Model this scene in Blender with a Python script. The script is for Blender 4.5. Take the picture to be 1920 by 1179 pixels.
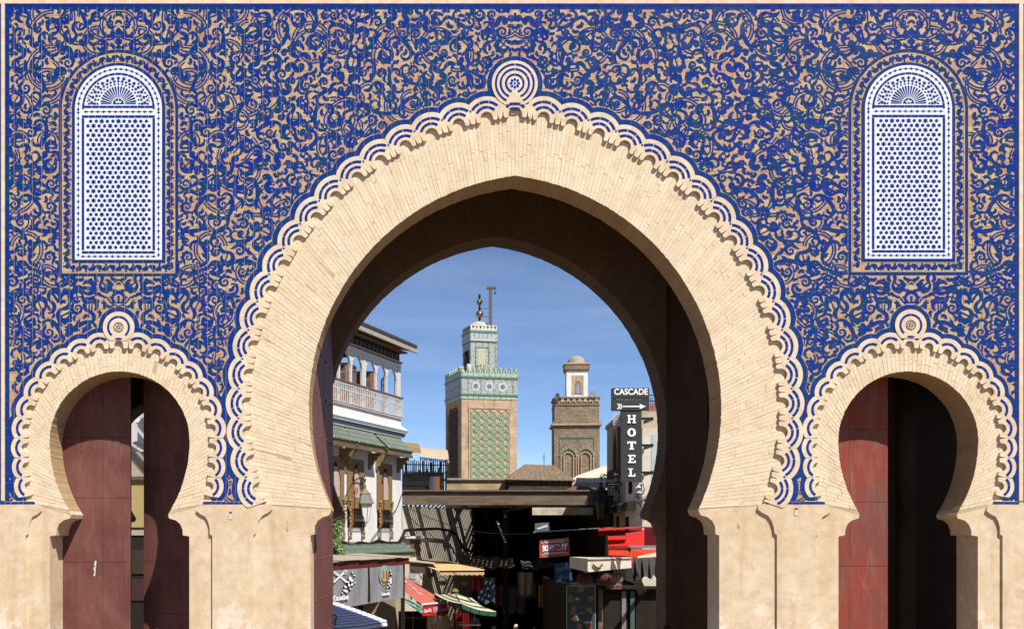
import bpy, math, random
import numpy as np
from mathutils import Vector, Matrix
from mathutils.geometry import tessellate_polygon

# ------------------------------------------------------------------ clearing
for o in list(bpy.data.objects):
    bpy.data.objects.remove(o)
S = bpy.context.scene
COL = S.collection
R = math.radians

# ------------------------------------------------------------------ camera, sky, sun, exposure
U = 0.0075                 # metres per photograph pixel in the plane of the gate front (16 m away)
CAMD, CAMZ = 16.0, 3.2
VX, VY = 750.0, 1000.0     # vanishing point of the photograph
cd = bpy.data.cameras.new('camera')
cam = bpy.data.objects.new('camera', cd); COL.objects.link(cam)
cam.location = (0, -CAMD, CAMZ); cam.rotation_euler = (R(90), 0, 0)
cd.sensor_width = 36; cd.lens = 36 * CAMD / (1920 * U)
cd.shift_x = (960 - VX) / 1920; cd.shift_y = (VY - 589.5) / 1920
cd.clip_start = 0.1; cd.clip_end = 5000
S.camera = cam

SUN = Vector((-0.45, 0.66, -0.95)).normalized()      # direction the light travels
w = bpy.data.worlds.new('World'); S.world = w; w.use_nodes = True
nt = w.node_tree
sky = nt.nodes.new('ShaderNodeTexSky'); sky.sky_type = 'NISHITA'; sky.sun_disc = False
sky.sun_elevation = math.asin(-SUN.z)
sky.sun_rotation = math.atan2(-SUN.x, -SUN.y)
sky.altitude = 3500; sky.air_density = 0.75; sky.dust_density = 0.0; sky.ozone_density = 3.5
bg = nt.nodes['Background']; bg.inputs['Strength'].default_value = 0.10
tc = nt.nodes.new('ShaderNodeTexCoord'); mp = nt.nodes.new('ShaderNodeMapping'); mp.inputs['Scale'].default_value = (1.6, 1.6, 11.0); mp.inputs['Rotation'].default_value = (0, R(4), 0)
nz = nt.nodes.new('ShaderNodeTexNoise'); nz.inputs['Scale'].default_value = 2.2; nz.inputs['Detail'].default_value = 7; nz.inputs['Roughness'].default_value = .58; nz.inputs['Distortion'].default_value = .6
mr = nt.nodes.new('ShaderNodeMapRange'); mr.inputs['From Min'].default_value = .42; mr.inputs['From Max'].default_value = .80; mr.inputs['To Max'].default_value = .14
mx = nt.nodes.new('ShaderNodeMix'); mx.data_type = 'RGBA'; mx.inputs[7].default_value = (8.0, 8.6, 9.4, 1)          # thin high cirrus
nt.links.new(tc.outputs['Generated'], mp.inputs[0]); nt.links.new(mp.outputs[0], nz.inputs['Vector']); nt.links.new(nz.outputs['Fac'], mr.inputs['Value'])
nt.links.new(mr.outputs[0], mx.inputs[0]); nt.links.new(sky.outputs[0], mx.inputs[6]); nt.links.new(mx.outputs[2], bg.inputs['Color'])
ld = bpy.data.lights.new('sun', 'SUN'); ld.energy = 5.0; ld.angle = R(0.5); ld.color = (1.0, 0.95, 0.875)
sun = bpy.data.objects.new('sun', ld); COL.objects.link(sun)
sun.rotation_euler = (-SUN).to_track_quat('Z', 'Y').to_euler(); sun.location = (20, -40, 60)
vs = S.view_settings
vs.view_transform = 'Standard'; vs.look = 'None'; vs.exposure = 0.48; vs.gamma = 1.0; vs.use_curve_mapping = False

# ------------------------------------------------------------------ helpers
def P(px, py, Y=0.0):
    """gate-plane pixel -> world point, at depth Y behind the gate front (parallel, not perspective)"""
    return Vector(((px - VX) * U, Y, CAMZ + (VY - py) * U))
def at(px, py, d):
    """pixel seen at distance d from the camera -> world point"""
    k = U * d / CAMD
    return Vector(((px - VX) * k, d - CAMD, CAMZ + (VY - py) * k))

class MB:
    def __init__(s): s.v = []; s.f = []; s.m = []; s.cur = 0; s.M = None
    def mat(s, i): s.cur = i; return s
    def frame(s, M): s.M = M; return s
    def vert(s, p):
        p = Vector(p)
        if s.M is not None: p = s.M @ p
        s.v.append(p); return len(s.v) - 1
    def face(s, pts):
        s.f.append([s.vert(p) for p in pts]); s.m.append(s.cur); return s
    def idx(s, ids): s.f.append(list(ids)); s.m.append(s.cur)
    def box(s, a, b):
        x0, y0, z0 = a; x1, y1, z1 = b
        i = [s.vert(p) for p in ((x0,y0,z0),(x1,y0,z0),(x1,y1,z0),(x0,y1,z0),(x0,y0,z1),(x1,y0,z1),(x1,y1,z1),(x0,y1,z1))]
        for q in ((0,3,2,1),(4,5,6,7),(0,1,5,4),(1,2,6,5),(2,3,7,6),(3,0,4,7)): s.idx([i[k] for k in q])
        return s
    def hexa(s, lo, hi):
        """eight-cornered block: lo and hi are matching quads"""
        i = [s.vert(p) for p in lo]; j = [s.vert(p) for p in hi]; n = len(lo)
        s.idx(i[::-1]); s.idx(j)
        for k in range(n): s.idx([i[k], i[(k+1)%n], j[(k+1)%n], j[k]])
        return s
    def poly(s, pts, depth):
        """prism: planar loop pts (Vectors) extruded by vector depth"""
        n = len(pts); a = [s.vert(p) for p in pts]; d = Vector(depth)
        b = [s.vert(Vector(p) + d) for p in pts]
        for t in tessellate_polygon([[Vector(p) for p in pts]]):
            s.idx([a[k] for k in t]); s.idx([b[k] for k in reversed(t)])
        for k in range(n): s.idx([a[k], a[(k+1)%n], b[(k+1)%n], b[k]])
        return s
    def sheet(s, pts):
        a = [s.vert(p) for p in pts]
        for t in tessellate_polygon([[Vector(p) for p in pts]]): s.idx([a[k] for k in t])
        return s
    def tube(s, pts, r, n=6, cap=True):
        pts = [Vector(p) for p in pts]
        rr = r if isinstance(r, (list, tuple)) else [r]*len(pts)
        rings = []
        up = Vector((0.13, 0.21, 0.97)); 
        for k, p in enumerate(pts):
            t = (pts[min(k+1, len(pts)-1)] - pts[max(k-1, 0)])
            if t.length < 1e-9: t = Vector((0,0,1))
            t.normalize()
            if abs(t.dot(up)) > 0.98: up = Vector((0.9, 0.3, 0.1)).normalized()
            x = t.cross(up).normalized(); y = t.cross(x).normalized()
            rings.append([s.vert(p + (x*math.cos(a)+y*math.sin(a))*rr[k]) for a in [2*math.pi*q/n for q in range(n)]])
        for k in range(len(rings)-1):
            for q in range(n): s.idx([rings[k][q], rings[k][(q+1)%n], rings[k+1][(q+1)%n], rings[k+1][q]])
        if cap: s.idx(rings[0][::-1]); s.idx(rings[-1])
        return s
    def lathe(s, c, prof, n=16, axis='z', sweep=2*math.pi, sq=False):
        """prof: (radius, height) list about vertical axis through c"""
        c = Vector(c); rings = []
        off = math.pi/4 if sq else 0
        for r, h in prof:
            rings.append([s.vert(c + Vector((r*math.cos(off+sweep*q/n), r*math.sin(off+sweep*q/n), h))) for q in range(n)])
        for k in range(len(rings)-1):
            for q in range(n): s.idx([rings[k][q], rings[k][(q+1)%n], rings[k+1][(q+1)%n], rings[k+1][q]])
        s.idx(rings[0][::-1]); s.idx(rings[-1]); return s
    def ball(s, c, r, n=12, m=8, sc=(1,1,1)):
        c = Vector(c); rings = []
        for k in range(1, m):
            a = math.pi*k/m
            rings.append([s.vert(c + Vector((r*sc[0]*math.sin(a)*math.cos(2*math.pi*q/n), r*sc[1]*math.sin(a)*math.sin(2*math.pi*q/n), r*sc[2]*math.cos(a)))) for q in range(n)])
        t = s.vert(c + Vector((0,0,r*sc[2]))); b = s.vert(c - Vector((0,0,r*sc[2])))
        for q in range(n):
            s.idx([t, rings[0][q], rings[0][(q+1)%n]]); s.idx([b, rings[-1][(q+1)%n], rings[-1][q]])
            for k in range(len(rings)-1): s.idx([rings[k][q], rings[k+1][q], rings[k+1][(q+1)%n], rings[k][(q+1)%n]])
        return s
    def mesh(s, name, mats, org=Vector((0,0,0)), smooth=False):
        me = bpy.data.meshes.new(name)
        me.from_pydata([tuple(v - org) for v in s.v], [], s.f)
        for m in (mats if isinstance(mats, (list, tuple)) else [mats]): me.materials.append(m)
        if len(me.polygons) == len(s.m): me.polygons.foreach_set('material_index', s.m)
        if smooth: me.polygons.foreach_set('use_smooth', [True]*len(me.polygons))
        me.update(); return me
    def build(s, name, mats, parent=None, smooth=False, org=None):
        base = worldloc(parent) if parent else (Vector(org) if org is not None else Vector((0,0,0)))
        o = bpy.data.objects.new(name, s.mesh(name, mats, base, smooth)); COL.objects.link(o)
        if parent: o.parent = parent
        else: o.location = base
        return o
def worldloc(o):
    p = Vector((0,0,0))
    while o: p += Vector(o.location); o = o.parent
    return p
def tag(o, label=None, cat=None, group=None, kind=None):
    if label: o['label'] = label
    if cat: o['category'] = cat
    if group: o['group'] = group
    if kind: o['kind'] = kind
    return o
def thing(name, loc, label, cat, group=None):
    o = bpy.data.objects.new(name, None); COL.objects.link(o); o.location = loc
    o.empty_display_size = 0.2
    return tag(o, label, cat, group)
def inst(name, me, parent, loc=(0,0,0), rot=(0,0,0)):
    o = bpy.data.objects.new(name, me); COL.objects.link(o); o.parent = parent
    o.location = loc; o.rotation_euler = rot; return o
def recalc(o):
    import bmesh
    bm = bmesh.new(); bm.from_mesh(o.data); bmesh.ops.recalc_face_normals(bm, faces=bm.faces); bm.to_mesh(o.data); bm.free(); return o

# ------------------------------------------------------------------ materials
def srgb(r, g, b):
    f = lambda c: (c/255/12.92) if c/255 <= .04045 else ((c/255+.055)/1.055)**2.4
    return (f(r), f(g), f(b), 1)
class NT:
    def __init__(s, name):
        s.m = bpy.data.materials.new(name); s.m.use_nodes = True; s.t = s.m.node_tree
        s.b = s.t.nodes['Principled BSDF']; s.pos = None
    def n(s, typ, **kw):
        nd = s.t.nodes.new(typ)
        for k, v in kw.items():
            if k in nd.inputs.keys(): s.set(nd.inputs[k], v)
            else: setattr(nd, k, v)
        return nd
    def set(s, inp, v):
        if hasattr(v, 'is_output') or isinstance(v, bpy.types.NodeSocket): s.t.links.new(v, inp)
        else: inp.default_value = v
    def P(s):
        if s.pos is None: s.pos = s.n('ShaderNodeNewGeometry').outputs['Position']
        return s.pos
    def vec(s, sx=1, sy=1, sz=1, rot=(0,0,0)):
        mp = s.n('ShaderNodeMapping'); s.set(mp.inputs['Vector'], s.P()); mp.inputs['Scale'].default_value = (sx, sy, sz); mp.inputs['Rotation'].default_value = rot
        return mp.outputs[0]
    def noise(s, scale, detail=4, rough=.55, vec=None):
        nd = s.n('ShaderNodeTexNoise'); s.set(nd.inputs['Vector'], vec or s.P())
        nd.inputs['Scale'].default_value = scale; nd.inputs['Detail'].default_value = detail; nd.inputs['Roughness'].default_value = rough
        return nd.outputs['Fac']
    def ramp(s, fac, a, b):
        nd = s.n('ShaderNodeMapRange'); s.set(nd.inputs['Value'], fac); nd.inputs['From Min'].default_value = a; nd.inputs['From Max'].default_value = b
        return nd.outputs[0]
    def mix(s, fac, a, b, mode='MIX'):
        nd = s.n('ShaderNodeMix', data_type='RGBA', blend_type=mode)
        s.set(nd.inputs[0], fac); s.set(nd.inputs[6], a); s.set(nd.inputs[7], b); return nd.outputs[2]
    def math(s, op, a, b=0.0):
        nd = s.n('ShaderNodeMath', operation=op); s.set(nd.inputs[0], a); s.set(nd.inputs[1], b); return nd.outputs[0]
    def bump(s, h, strength, dist=.01):
        nd = s.n('ShaderNodeBump'); s.set(nd.inputs['Height'], h); nd.inputs['Strength'].default_value = strength; nd.inputs['Distance'].default_value = dist
        s.t.links.new(nd.outputs[0], s.b.inputs['Normal'])
    def attr(s, name):
        return s.n('ShaderNodeAttribute', attribute_name=name).outputs['Fac']
    def out(s, col=None, rough=None, metal=None, spec=None, coat=None):
        if col is not None: s.set(s.b.inputs['Base Color'], col)
        if rough is not None: s.set(s.b.inputs['Roughness'], rough)
        if metal is not None: s.set(s.b.inputs['Metallic'], metal)
        if spec is not None: s.set(s.b.inputs['Specular IOR Level'], spec)
        if coat is not None: s.b.inputs['Coat Weight'].default_value = coat; s.b.inputs['Coat Roughness'].default_value = .08
        return s.m
def simple(name, c, rough=.75, var=.25, scale=6, bump=.2, bscale=40, c2=None, metal=0, spec=.4, detail=5, stretch=None, coat=None, bdist=.01):
    t = NT(name); v = t.vec(*stretch) if stretch else None
    f = t.ramp(t.noise(scale, detail, .6, v), .3, .7)
    c = tuple(c)[:3] + (1,)
    c2 = (tuple(c2)[:3] + (1,)) if c2 else tuple(x*(1-var) for x in c[:3]) + (1,)
    if bump: t.bump(t.noise(bscale, 4, .6, v), bump, bdist)
    return t.out(t.mix(f, c, c2), rough, metal, spec, coat)
S.cycles.use_denoising = True
rnd = random.Random(7)

# ---- gate materials
def plaster_mat(name, c1, c2, c3, stain=True):
    t = NT(name)
    a = t.ramp(t.noise(1.1, 6, .6), .35, .68); b = t.ramp(t.noise(7, 5, .65), .4, .72)
    col = t.mix(a, c1, c2); col = t.mix(t.math('MULTIPLY', b, .5), col, c3)
    streak = t.ramp(t.noise(2.2, 6, .68, t.vec(2.2, 2.2, .28)), .52, .74)
    col = t.mix(t.math('MULTIPLY', streak, .55), col, c3)
    if stain:
        w_ = t.ramp(t.noise(1.7, 8, .7), .63, .70)
        col = t.mix(t.math('MULTIPLY', w_, .35), col, (.72, .62, .47, 1))
        sp = t.ramp(t.noise(24, 3, .5), .70, .78)
        col = t.mix(t.math('MULTIPLY', sp, .35), col, (.22, .13, .06, 1))
    if stain:
        sz = t.n('ShaderNodeSeparateXYZ'); t.set(sz.inputs[0], t.P())
        low = t.ramp(sz.outputs[2], 2.75, 1.6); pk = t.ramp(t.math('ADD', t.noise(1.5, 9, .72), t.math('MULTIPLY', low, .12)), .60, .64)
        col = t.mix(t.math('MULTIPLY', t.math('MULTIPLY', pk, low), .7), col, (.76, .70, .60, 1))
        ck = t.n('ShaderNodeTexVoronoi', feature='DISTANCE_TO_EDGE'); t.set(ck.inputs['Vector'], t.P()); ck.inputs['Scale'].default_value = .8
        wv = t.noise(.9, 3, .5); cr = t.math('MULTIPLY', t.ramp(ck.outputs['Distance'], .012, .004), t.ramp(wv, .50, .60))
        col = t.mix(t.math('MULTIPLY', cr, .0), col, (.25, .15, .08, 1))
    h = t.math('ADD', t.noise(3, 4, .5), t.math('MULTIPLY', t.noise(45, 4, .7), .25))
    t.bump(h, .45, .03)
    return t.out(col, .9, spec=.2)
M = {}
M['plaster'] = plaster_mat('ochre plaster', (.67,.54,.385,1), (.585,.445,.29,1), (.43,.27,.135,1))
M['lime'] = plaster_mat('pale lime stucco', (.72,.60,.44,1), (.64,.50,.335,1), (.46,.30,.16,1), False)
def brick_mat(name, c1, c2, c3):
    t = NT(name)
    rn = t.n('ShaderNodeObjectInfo').outputs['Random']
    at_ = t.attr('tint')
    a = t.ramp(t.noise(2.0, 5, .6), .33, .7); b = t.ramp(t.noise(5, 6, .75), .47, .72)
    f = t.math('ADD', t.math('MULTIPLY', a, .55), t.math('MULTIPLY', at_, .55))
    col = t.mix(f, c1, c2); col = t.mix(t.math('MULTIPLY', b, .45), col, c3)
    t.bump(t.noise(30, 5, .7), .5, .015)
    return t.out(col, .9, spec=.2)
M['brick'] = brick_mat('limewashed brick', (.725,.60,.435,1), (.64,.505,.34,1), (.47,.31,.165,1))
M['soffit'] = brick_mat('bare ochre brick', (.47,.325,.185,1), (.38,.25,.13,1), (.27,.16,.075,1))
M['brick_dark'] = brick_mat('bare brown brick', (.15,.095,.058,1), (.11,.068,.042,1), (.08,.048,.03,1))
M['mortar'] = simple('ochre mortar', (.54,.41,.27), .95, .3, 9, .4, 60, spec=.1)
M['mortar_dark'] = simple('brown mortar', (.16,.095,.055), .95, .3, 9, .4, 60, spec=.1)
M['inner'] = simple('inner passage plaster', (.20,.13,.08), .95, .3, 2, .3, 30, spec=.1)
t = NT('terracotta tile ground')
a = t.ramp(t.noise(2.6, 5, .6), .36, .66); b = t.attr('tint')
col = t.mix(a, (.49,.335,.18,1), (.38,.19,.075,1)); col = t.mix(t.math('MULTIPLY', b, .45), col, (.56,.415,.245,1))
sp = t.ramp(t.noise(30, 3, .6), .52, .8); col = t.mix(t.math('MULTIPLY', sp, .5), col, (.33,.15,.07,1))
t.bump(t.noise(60, 3, .6), .4, .006); M['terra'] = t.out(col, .75, spec=.3)
t = NT('cobalt glaze')
b = t.attr('tint'); a = t.ramp(t.noise(9, 4, .6), .3, .7); c = t.ramp(t.noise(.9, 3, .5), .42, .68)
col = t.mix(b, (.0012,.020,.20,1), (.0012,.036,.105,1)); col = t.mix(t.math('MULTIPLY', a, .4), col, (.002,.027,.25,1))
col = t.mix(t.math('MULTIPLY', c, .25), col, (.003,.058,.12,1))
t.bump(t.noise(14, 3, .5), .25, .012); M['glaze'] = t.out(col, t.ramp(t.noise(5, 3), -.1, 2.2), spec=.3)
t = NT('worn white glaze'); a = t.ramp(t.noise(12, 5, .6), .55, .8)
t.bump(t.noise(25, 3), .2, .006); M['white_glaze'] = t.out(t.mix(t.math('MULTIPLY', a, .6), (.66,.66,.64,1), (.50,.45,.36,1)), .3)

# ---- gate geometry in photograph pixels of the front plane
CX, CY, EC, RI, RN = 966.0, 765.0, 52.0, 440.0, 553.0
def arc(c, r, a0, a1, n): return [(c[0]+r*math.cos(R(a0+(a1-a0)*k/n)), c[1]-r*math.sin(R(a0+(a1-a0)*k/n))) for k in range(n+1)]
def main_half(r, yend, n=90):
    """right half, apex to bottom, offsets from CX"""
    a0 = math.degrees(math.acos(EC/r)); a1 = -math.degrees(math.asin((yend-CY)/r))
    return [(x-CX, y) for x, y in arc((CX-EC, CY), r, a0, a1, n)]
SCY = 826.0
def side_in():
    p = [(132*math.cos(R(90-a)), SCY-131*math.sin(R(90-a))) for a in np.linspace(0, 90, 40)]
    rr = 253.0
    return p + [(132-rr+rr*math.cos(b), SCY+rr*math.sin(b)) for b in np.linspace(0, math.asin(138/rr), 16)[1:]]
def side_out(off=0):
    p = [((174+off)*math.cos(R(90-a)), SCY-(178+off)*math.sin(R(90-a))) for a in np.linspace(0, 90, 48)]
    rr = 640.0
    return p + [(174+off-rr+rr*math.cos(b), SCY+rr*math.sin(b)) for b in np.linspace(0, math.asin(116/rr), 16)[1:]]
ARCH = [('main', CX), ('side', 223.0), ('side', 1705.0)]
def resample(p, n=None, step=None):
    p = np.array(p, float); d = np.r_[0, np.cumsum(np.hypot(*np.diff(p, axis=0).T))]
    if n is None: n = int(d[-1]/step)+1
    q = np.linspace(0, d[-1], n)
    return np.c_[np.interp(q, d, p[:,0]), np.interp(q, d, p[:,1])], d[-1]
# impost and jamb below the horseshoe (offset, y): lip, cove, block, jamb to ground
GROUNDY = VY + CAMZ/U + 10
IMP_MAIN = [(347,955),(349,965),(362,969),(371,976),(376,986),(377,1001),(384,1003),(384,GROUNDY)]
IMP_SIDE = [(91,964),(93,971),(106,975),(114,982),(118,992),(119,1003),(131,1005),(131,GROUNDY)]
COR_MAIN = [(466,944),(456,948),(455,954),(462,960),(474,966),(481,976),(485,988),(486,999),(491,1003),(491,GROUNDY)]
COR_SIDE = [(160,944),(147,950),(145,957),(152,963),(162,968),(167,977),(170,988),(170,1001),(175,1004),(175,GROUNDY)]
def opening(kind, layer):
    if kind == 'main':
        h = main_half(RI, 955) + IMP_MAIN[1:] if layer == 'B' else main_half(RN+17, 938) + COR_MAIN
    else:
        h = side_in() + IMP_SIDE[1:] if layer == 'B' else side_out(11) + COR_SIDE
    return h
def wall_loop(layer, xl, xr, yt):
    loop = [(xl, GROUNDY), (xl, yt), (xr, yt), (xr, GROUNDY)]
    for kind, cx in sorted(ARCH, key=lambda a: -a[1]):
        h = opening(kind, layer)
        right = [(cx+x, y) for x, y in h]; left = [(cx-x, y) for x, y in h]
        loop += right[::-1] + left[1:]
    return loop
XL, XR, YT = -150, 2080, -90
gate = thing('city_gate', P(CX, GROUNDY-10, 1.2), 'monumental city gate with three horseshoe arches and blue tiled front', 'gate')
def gate_wall(name, layer, y0, y1, mat_):
    mb = MB(); lp = wall_loop(layer, XL, XR, YT)
    mb.poly([P(x, y, y0) for x, y in lp], (0, y1-y0, 0))
    return recalc(mb.build(name, mat_, gate))
FB = 0.036          # depth of the recessed arch faces
gate_wall('facing_wall', 'A', 0.0, FB+.02, M['plaster'])
gate_wall('front_wall', 'B', FB, .65, M['plaster'])
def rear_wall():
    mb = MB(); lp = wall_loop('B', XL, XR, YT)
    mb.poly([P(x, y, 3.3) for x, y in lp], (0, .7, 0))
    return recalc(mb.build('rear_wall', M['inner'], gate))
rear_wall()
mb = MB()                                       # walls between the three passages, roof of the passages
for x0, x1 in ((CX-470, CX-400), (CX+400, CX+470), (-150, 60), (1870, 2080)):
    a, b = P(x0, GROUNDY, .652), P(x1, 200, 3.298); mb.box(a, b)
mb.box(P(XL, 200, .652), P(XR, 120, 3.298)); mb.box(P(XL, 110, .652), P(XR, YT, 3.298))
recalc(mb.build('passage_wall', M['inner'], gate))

# ---- arch bricks
brick_specs = []
def ring(kind, cx, step, nrad, y_face, y_deep, store, yout=None):
    if kind == 'main': pi, po = main_half(RI, 953), main_half(RN+9, 944)
    else: pi, po = side_in()[:-1], side_out(6)
    L = resample(po, 10)[1]; n = int(L/step)
    A, _ = resample(pi, n+1); B, _ = resample(po, n+1)
    for sgn in (1, -1):
        tj = 0.0
        for k in range(n):
            j0 = tj; j1 = rnd.uniform(-.06, .06) if k < n-1 else 0; tj = j1
            def lerp(kk, f): 
                kk = max(0, min(n, kk)); i = int(kk); fr = kk-i; i2 = min(i+1, n)
                a = A[i]*(1-fr)+A[i2]*fr; b = B[i]*(1-fr)+B[i2]*fr; return a + (b-a)*f
            cuts = [0.0]; off = rnd.random()
            if nrad > 1:
                c = (.15 + .42*off)
                while c < .84: cuts.append(c); c += rnd.uniform(.38, .62)
            cuts.append(1.0)
            for c0, c1 in zip(cuts[:-1], cuts[1:]):
                k0, k1 = k + (j0 if c0 > .05 else j0*.3), k+1+(j1 if c0 > .05 else j1*.3)
                q = [lerp(k0, c0), lerp(k1, c0), lerp(k1, c1), lerp(k0, c1)]
                q = [np.array([cx + sgn*x, y]) for x, y in q]
                store.append((q, c0 == 0.0, y_face, y_deep, cx))
def brick_mb(mb, q, first, yf, yd, tints, jit=True):
    c = sum(q)/4; u = (q[1]+q[2]-q[0]-q[3]); v = (q[2]+q[3]-q[0]-q[1]); lu, lv = np.hypot(*u)/2, np.hypot(*v)/2
    if lu < 1e-6 or lv < 1e-6: return
    u /= lu*2; v /= lv*2
    g = .27
    hu, hv = lu/2-g, lv/2-g
    def corner(su, sv, ins):
        i = (0 if su < 0 else 1) if sv < 0 else (3 if su < 0 else 2)
        d = q[i]-c; k = np.array([d@u, d@v]); 
        # shrink along both local axes
        Mx = np.array([[u@u, u@v],[u@v, v@v]]); co = np.linalg.solve(Mx, k)
        co[0] -= su*(g+ins); co[1] -= sv*(.13+ins)
        p = c + u*co[0] + v*co[1]
        return p + (np.array([rnd.uniform(-.28,.28), rnd.uniform(-.28,.28)]) if jit else 0)
    proud = rnd.uniform(.0025, .006)
    base = [corner(*s, 0) for s in ((-1,-1),(1,-1),(1,1),(-1,1))]
    inn = rnd.uniform(.3, 1.1) if first else 0
    if first:                      # the brick's end stands into the arch opening and runs through its thickness
        for i in (0, 1): base[i] = base[i] - v*(g*.8+inn)
    top = [b + (c-b)/np.hypot(*(c-b))*.55 for b in base]
    lo = [P(b[0], b[1], yd if first else yf+.012) for b in base]
    mi = [P(b[0], b[1], yf - proud + .004) for b in base]
    hi = [P(b[0], b[1], yf - proud + rnd.uniform(-.001, .001)) for b in top]
    i0 = [mb.vert(p) for p in lo]; i1 = [mb.vert(p) for p in mi]; i2 = [mb.vert(p) for p in hi]
    tv = rnd.random()
    fs = [i2] + [[i0[k], i0[(k+1)%4], i1[(k+1)%4], i1[k]] for k in range(4)] + [[i1[k], i1[(k+1)%4], i2[(k+1)%4], i2[k]] for k in range(4)]
    for n_, f in enumerate(fs):
        mb.cur = 1 if (first and n_ == 1) else 0; mb.idx(f); tints.append(tv)
    mb.cur = 0
def set_tint(o, tints):
    at_ = o.data.attributes.new('tint', 'FLOAT', 'FACE'); at_.data.foreach_set('value', tints); return o
specs = []
ring('main', CX, 8.4, 3, FB, .64, specs)
for c_ in (223.0, 1705.0): ring('side', c_, 8.8, 2, FB, .64, specs)
def qarea(q): return abs(np.cross(q[2]-q[0], q[3]-q[1]))/2 if False else abs((q[2]-q[0])[0]*(q[3]-q[1])[1]-(q[2]-q[0])[1]*(q[3]-q[1])[0])/2
order = sorted(range(len(specs)), key=lambda i: -qarea(specs[i][0]))
big = set(order[:300])
for kind, cx in ARCH:
    # mortar bed of the ring
    mb = MB()
    if kind == 'main': pi, po = main_half(RI-.2, 954), main_half(RN+12, 946)
    else: pi, po = side_in(), side_out(9)
    A, _ = resample(pi, 60); B, _ = resample(po, 60)
    for sgn in (1, -1):
        for k in range(59):
            mb.face([P(cx+sgn*p[0], p[1], FB-.002) for p in (A[k], A[k+1], B[k+1], B[k])])
    rg = recalc(mb.build('arch_ring', M['mortar'], gate))
    rest = MB(); rt = []
    for i, (q, first, yf, yd, c) in enumerate(specs):
        if c != cx: continue
        if i in big:
            b = MB(); tt = []; brick_mb(b, q, first, yf, yd, tt)
            if b.f: set_tint(recalc(b.build('brick', [M['brick'], M['soffit']], rg)), tt)
        else: brick_mb(rest, q, first, yf, yd, rt)
    if rest.f: tag(set_tint(recalc(rest.build('small_bricks', [M['brick'], M['soffit']], rg)), rt), kind='stuff')
# ring of the rear arch, deep in the shade of the passage
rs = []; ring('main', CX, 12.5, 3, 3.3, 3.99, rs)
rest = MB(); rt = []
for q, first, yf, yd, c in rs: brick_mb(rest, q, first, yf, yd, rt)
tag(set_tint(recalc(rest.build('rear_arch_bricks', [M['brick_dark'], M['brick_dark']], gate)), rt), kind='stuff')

# ---- scalloped band
def lobe_poly(rn, pitch, nr, out_r, slits, R_curv):
    """outline in (t, n): one scallop with its notch, fingers and outer round; t along the arch, n outward"""
    h = pitch/2
    def side(s):
        L = [(s*nr, -4)] if slits == 2 else [(s*nr, -3)]
        if slits == 2:
            L += [(s*(nr+2), -6), (s*(nr+6.0), -6.4), (s*(nr+8.4), -4.5), (s*(nr+9.6), 8.0), (s*(nr+10.9), -4.5), (s*(nr+12.4), -6), (s*h, -6.3)]
        else:
            L += [(s*(nr+2), -4.2), (s*(h-3.2), -4.6), (s*(h-1.5), -3.2), (s*h, 7)]
        return L
    notch = [(nr*math.cos(a), (nr*1.05)*math.sin(a)) for a in np.linspace(0, math.pi, 13)]
    aout = math.acos(min(1, h/out_r))
    outer = [(out_r*math.cos(a), out_r*math.sin(a)) for a in np.linspace(math.pi-aout, aout, 17)]
    lp = side(-1)[::-1] + outer_start(outer) if False else None
    loop = [p for p in side(1)[::-1]]            # from +h inwards to notch edge
    loop += notch                                 # over the notch, right to left
    loop += side(-1)                              # out to -h
    loop += outer                                 # across the top, left to right
    def bend(p):
        if not R_curv: return p
        th = p[0]/R_curv; r_ = R_curv + p[1]; return (r_*math.sin(th), r_*math.cos(th)-R_curv)
    return [bend(p) for p in loop], bend
Y_SC = -0.012
def lobe_mesh(name, spec):
    loop, bend = lobe_poly(*spec); mb = MB()
    mb.poly([Vector((x*U, 0, y*U)) for x, y in loop], (0, FB - Y_SC + .004, 0))
    me = mb.mesh(name, M['lime']); return me, bend
def arc_piece(r0, r1, a0, a1, bend, y, n=5):
    mb = MB(); pts = [(r0*math.sin(R(a)), r0*math.cos(R(a))) for a in np.linspace(a0, a1, n)] + [(r1*math.sin(R(a)), r1*math.cos(R(a))) for a in np.linspace(a1, a0, n)]
    mb.poly([Vector((bend(p)[0]*U, y, bend(p)[1]*U)) for p in pts], (0, .012, 0)); return mb.mesh('inlay', M['glaze'])
def place(parent, name, me, x, y, ang, yy):
    """ang: direction of outward normal, degrees from vertical, clockwise positive"""
    p = P(x, y, yy) - worldloc(parent)
    return inst(name, me, parent, p, (0, R(ang), 0))
def fix_mesh(me):
    import bmesh
    bm = bmesh.new(); bm.from_mesh(me); bmesh.ops.recalc_face_normals(bm, faces=bm.faces); bm.to_mesh(me); bm.free(); return me
LOBES = []       # (x, y, outer radius) for the tile field
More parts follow.
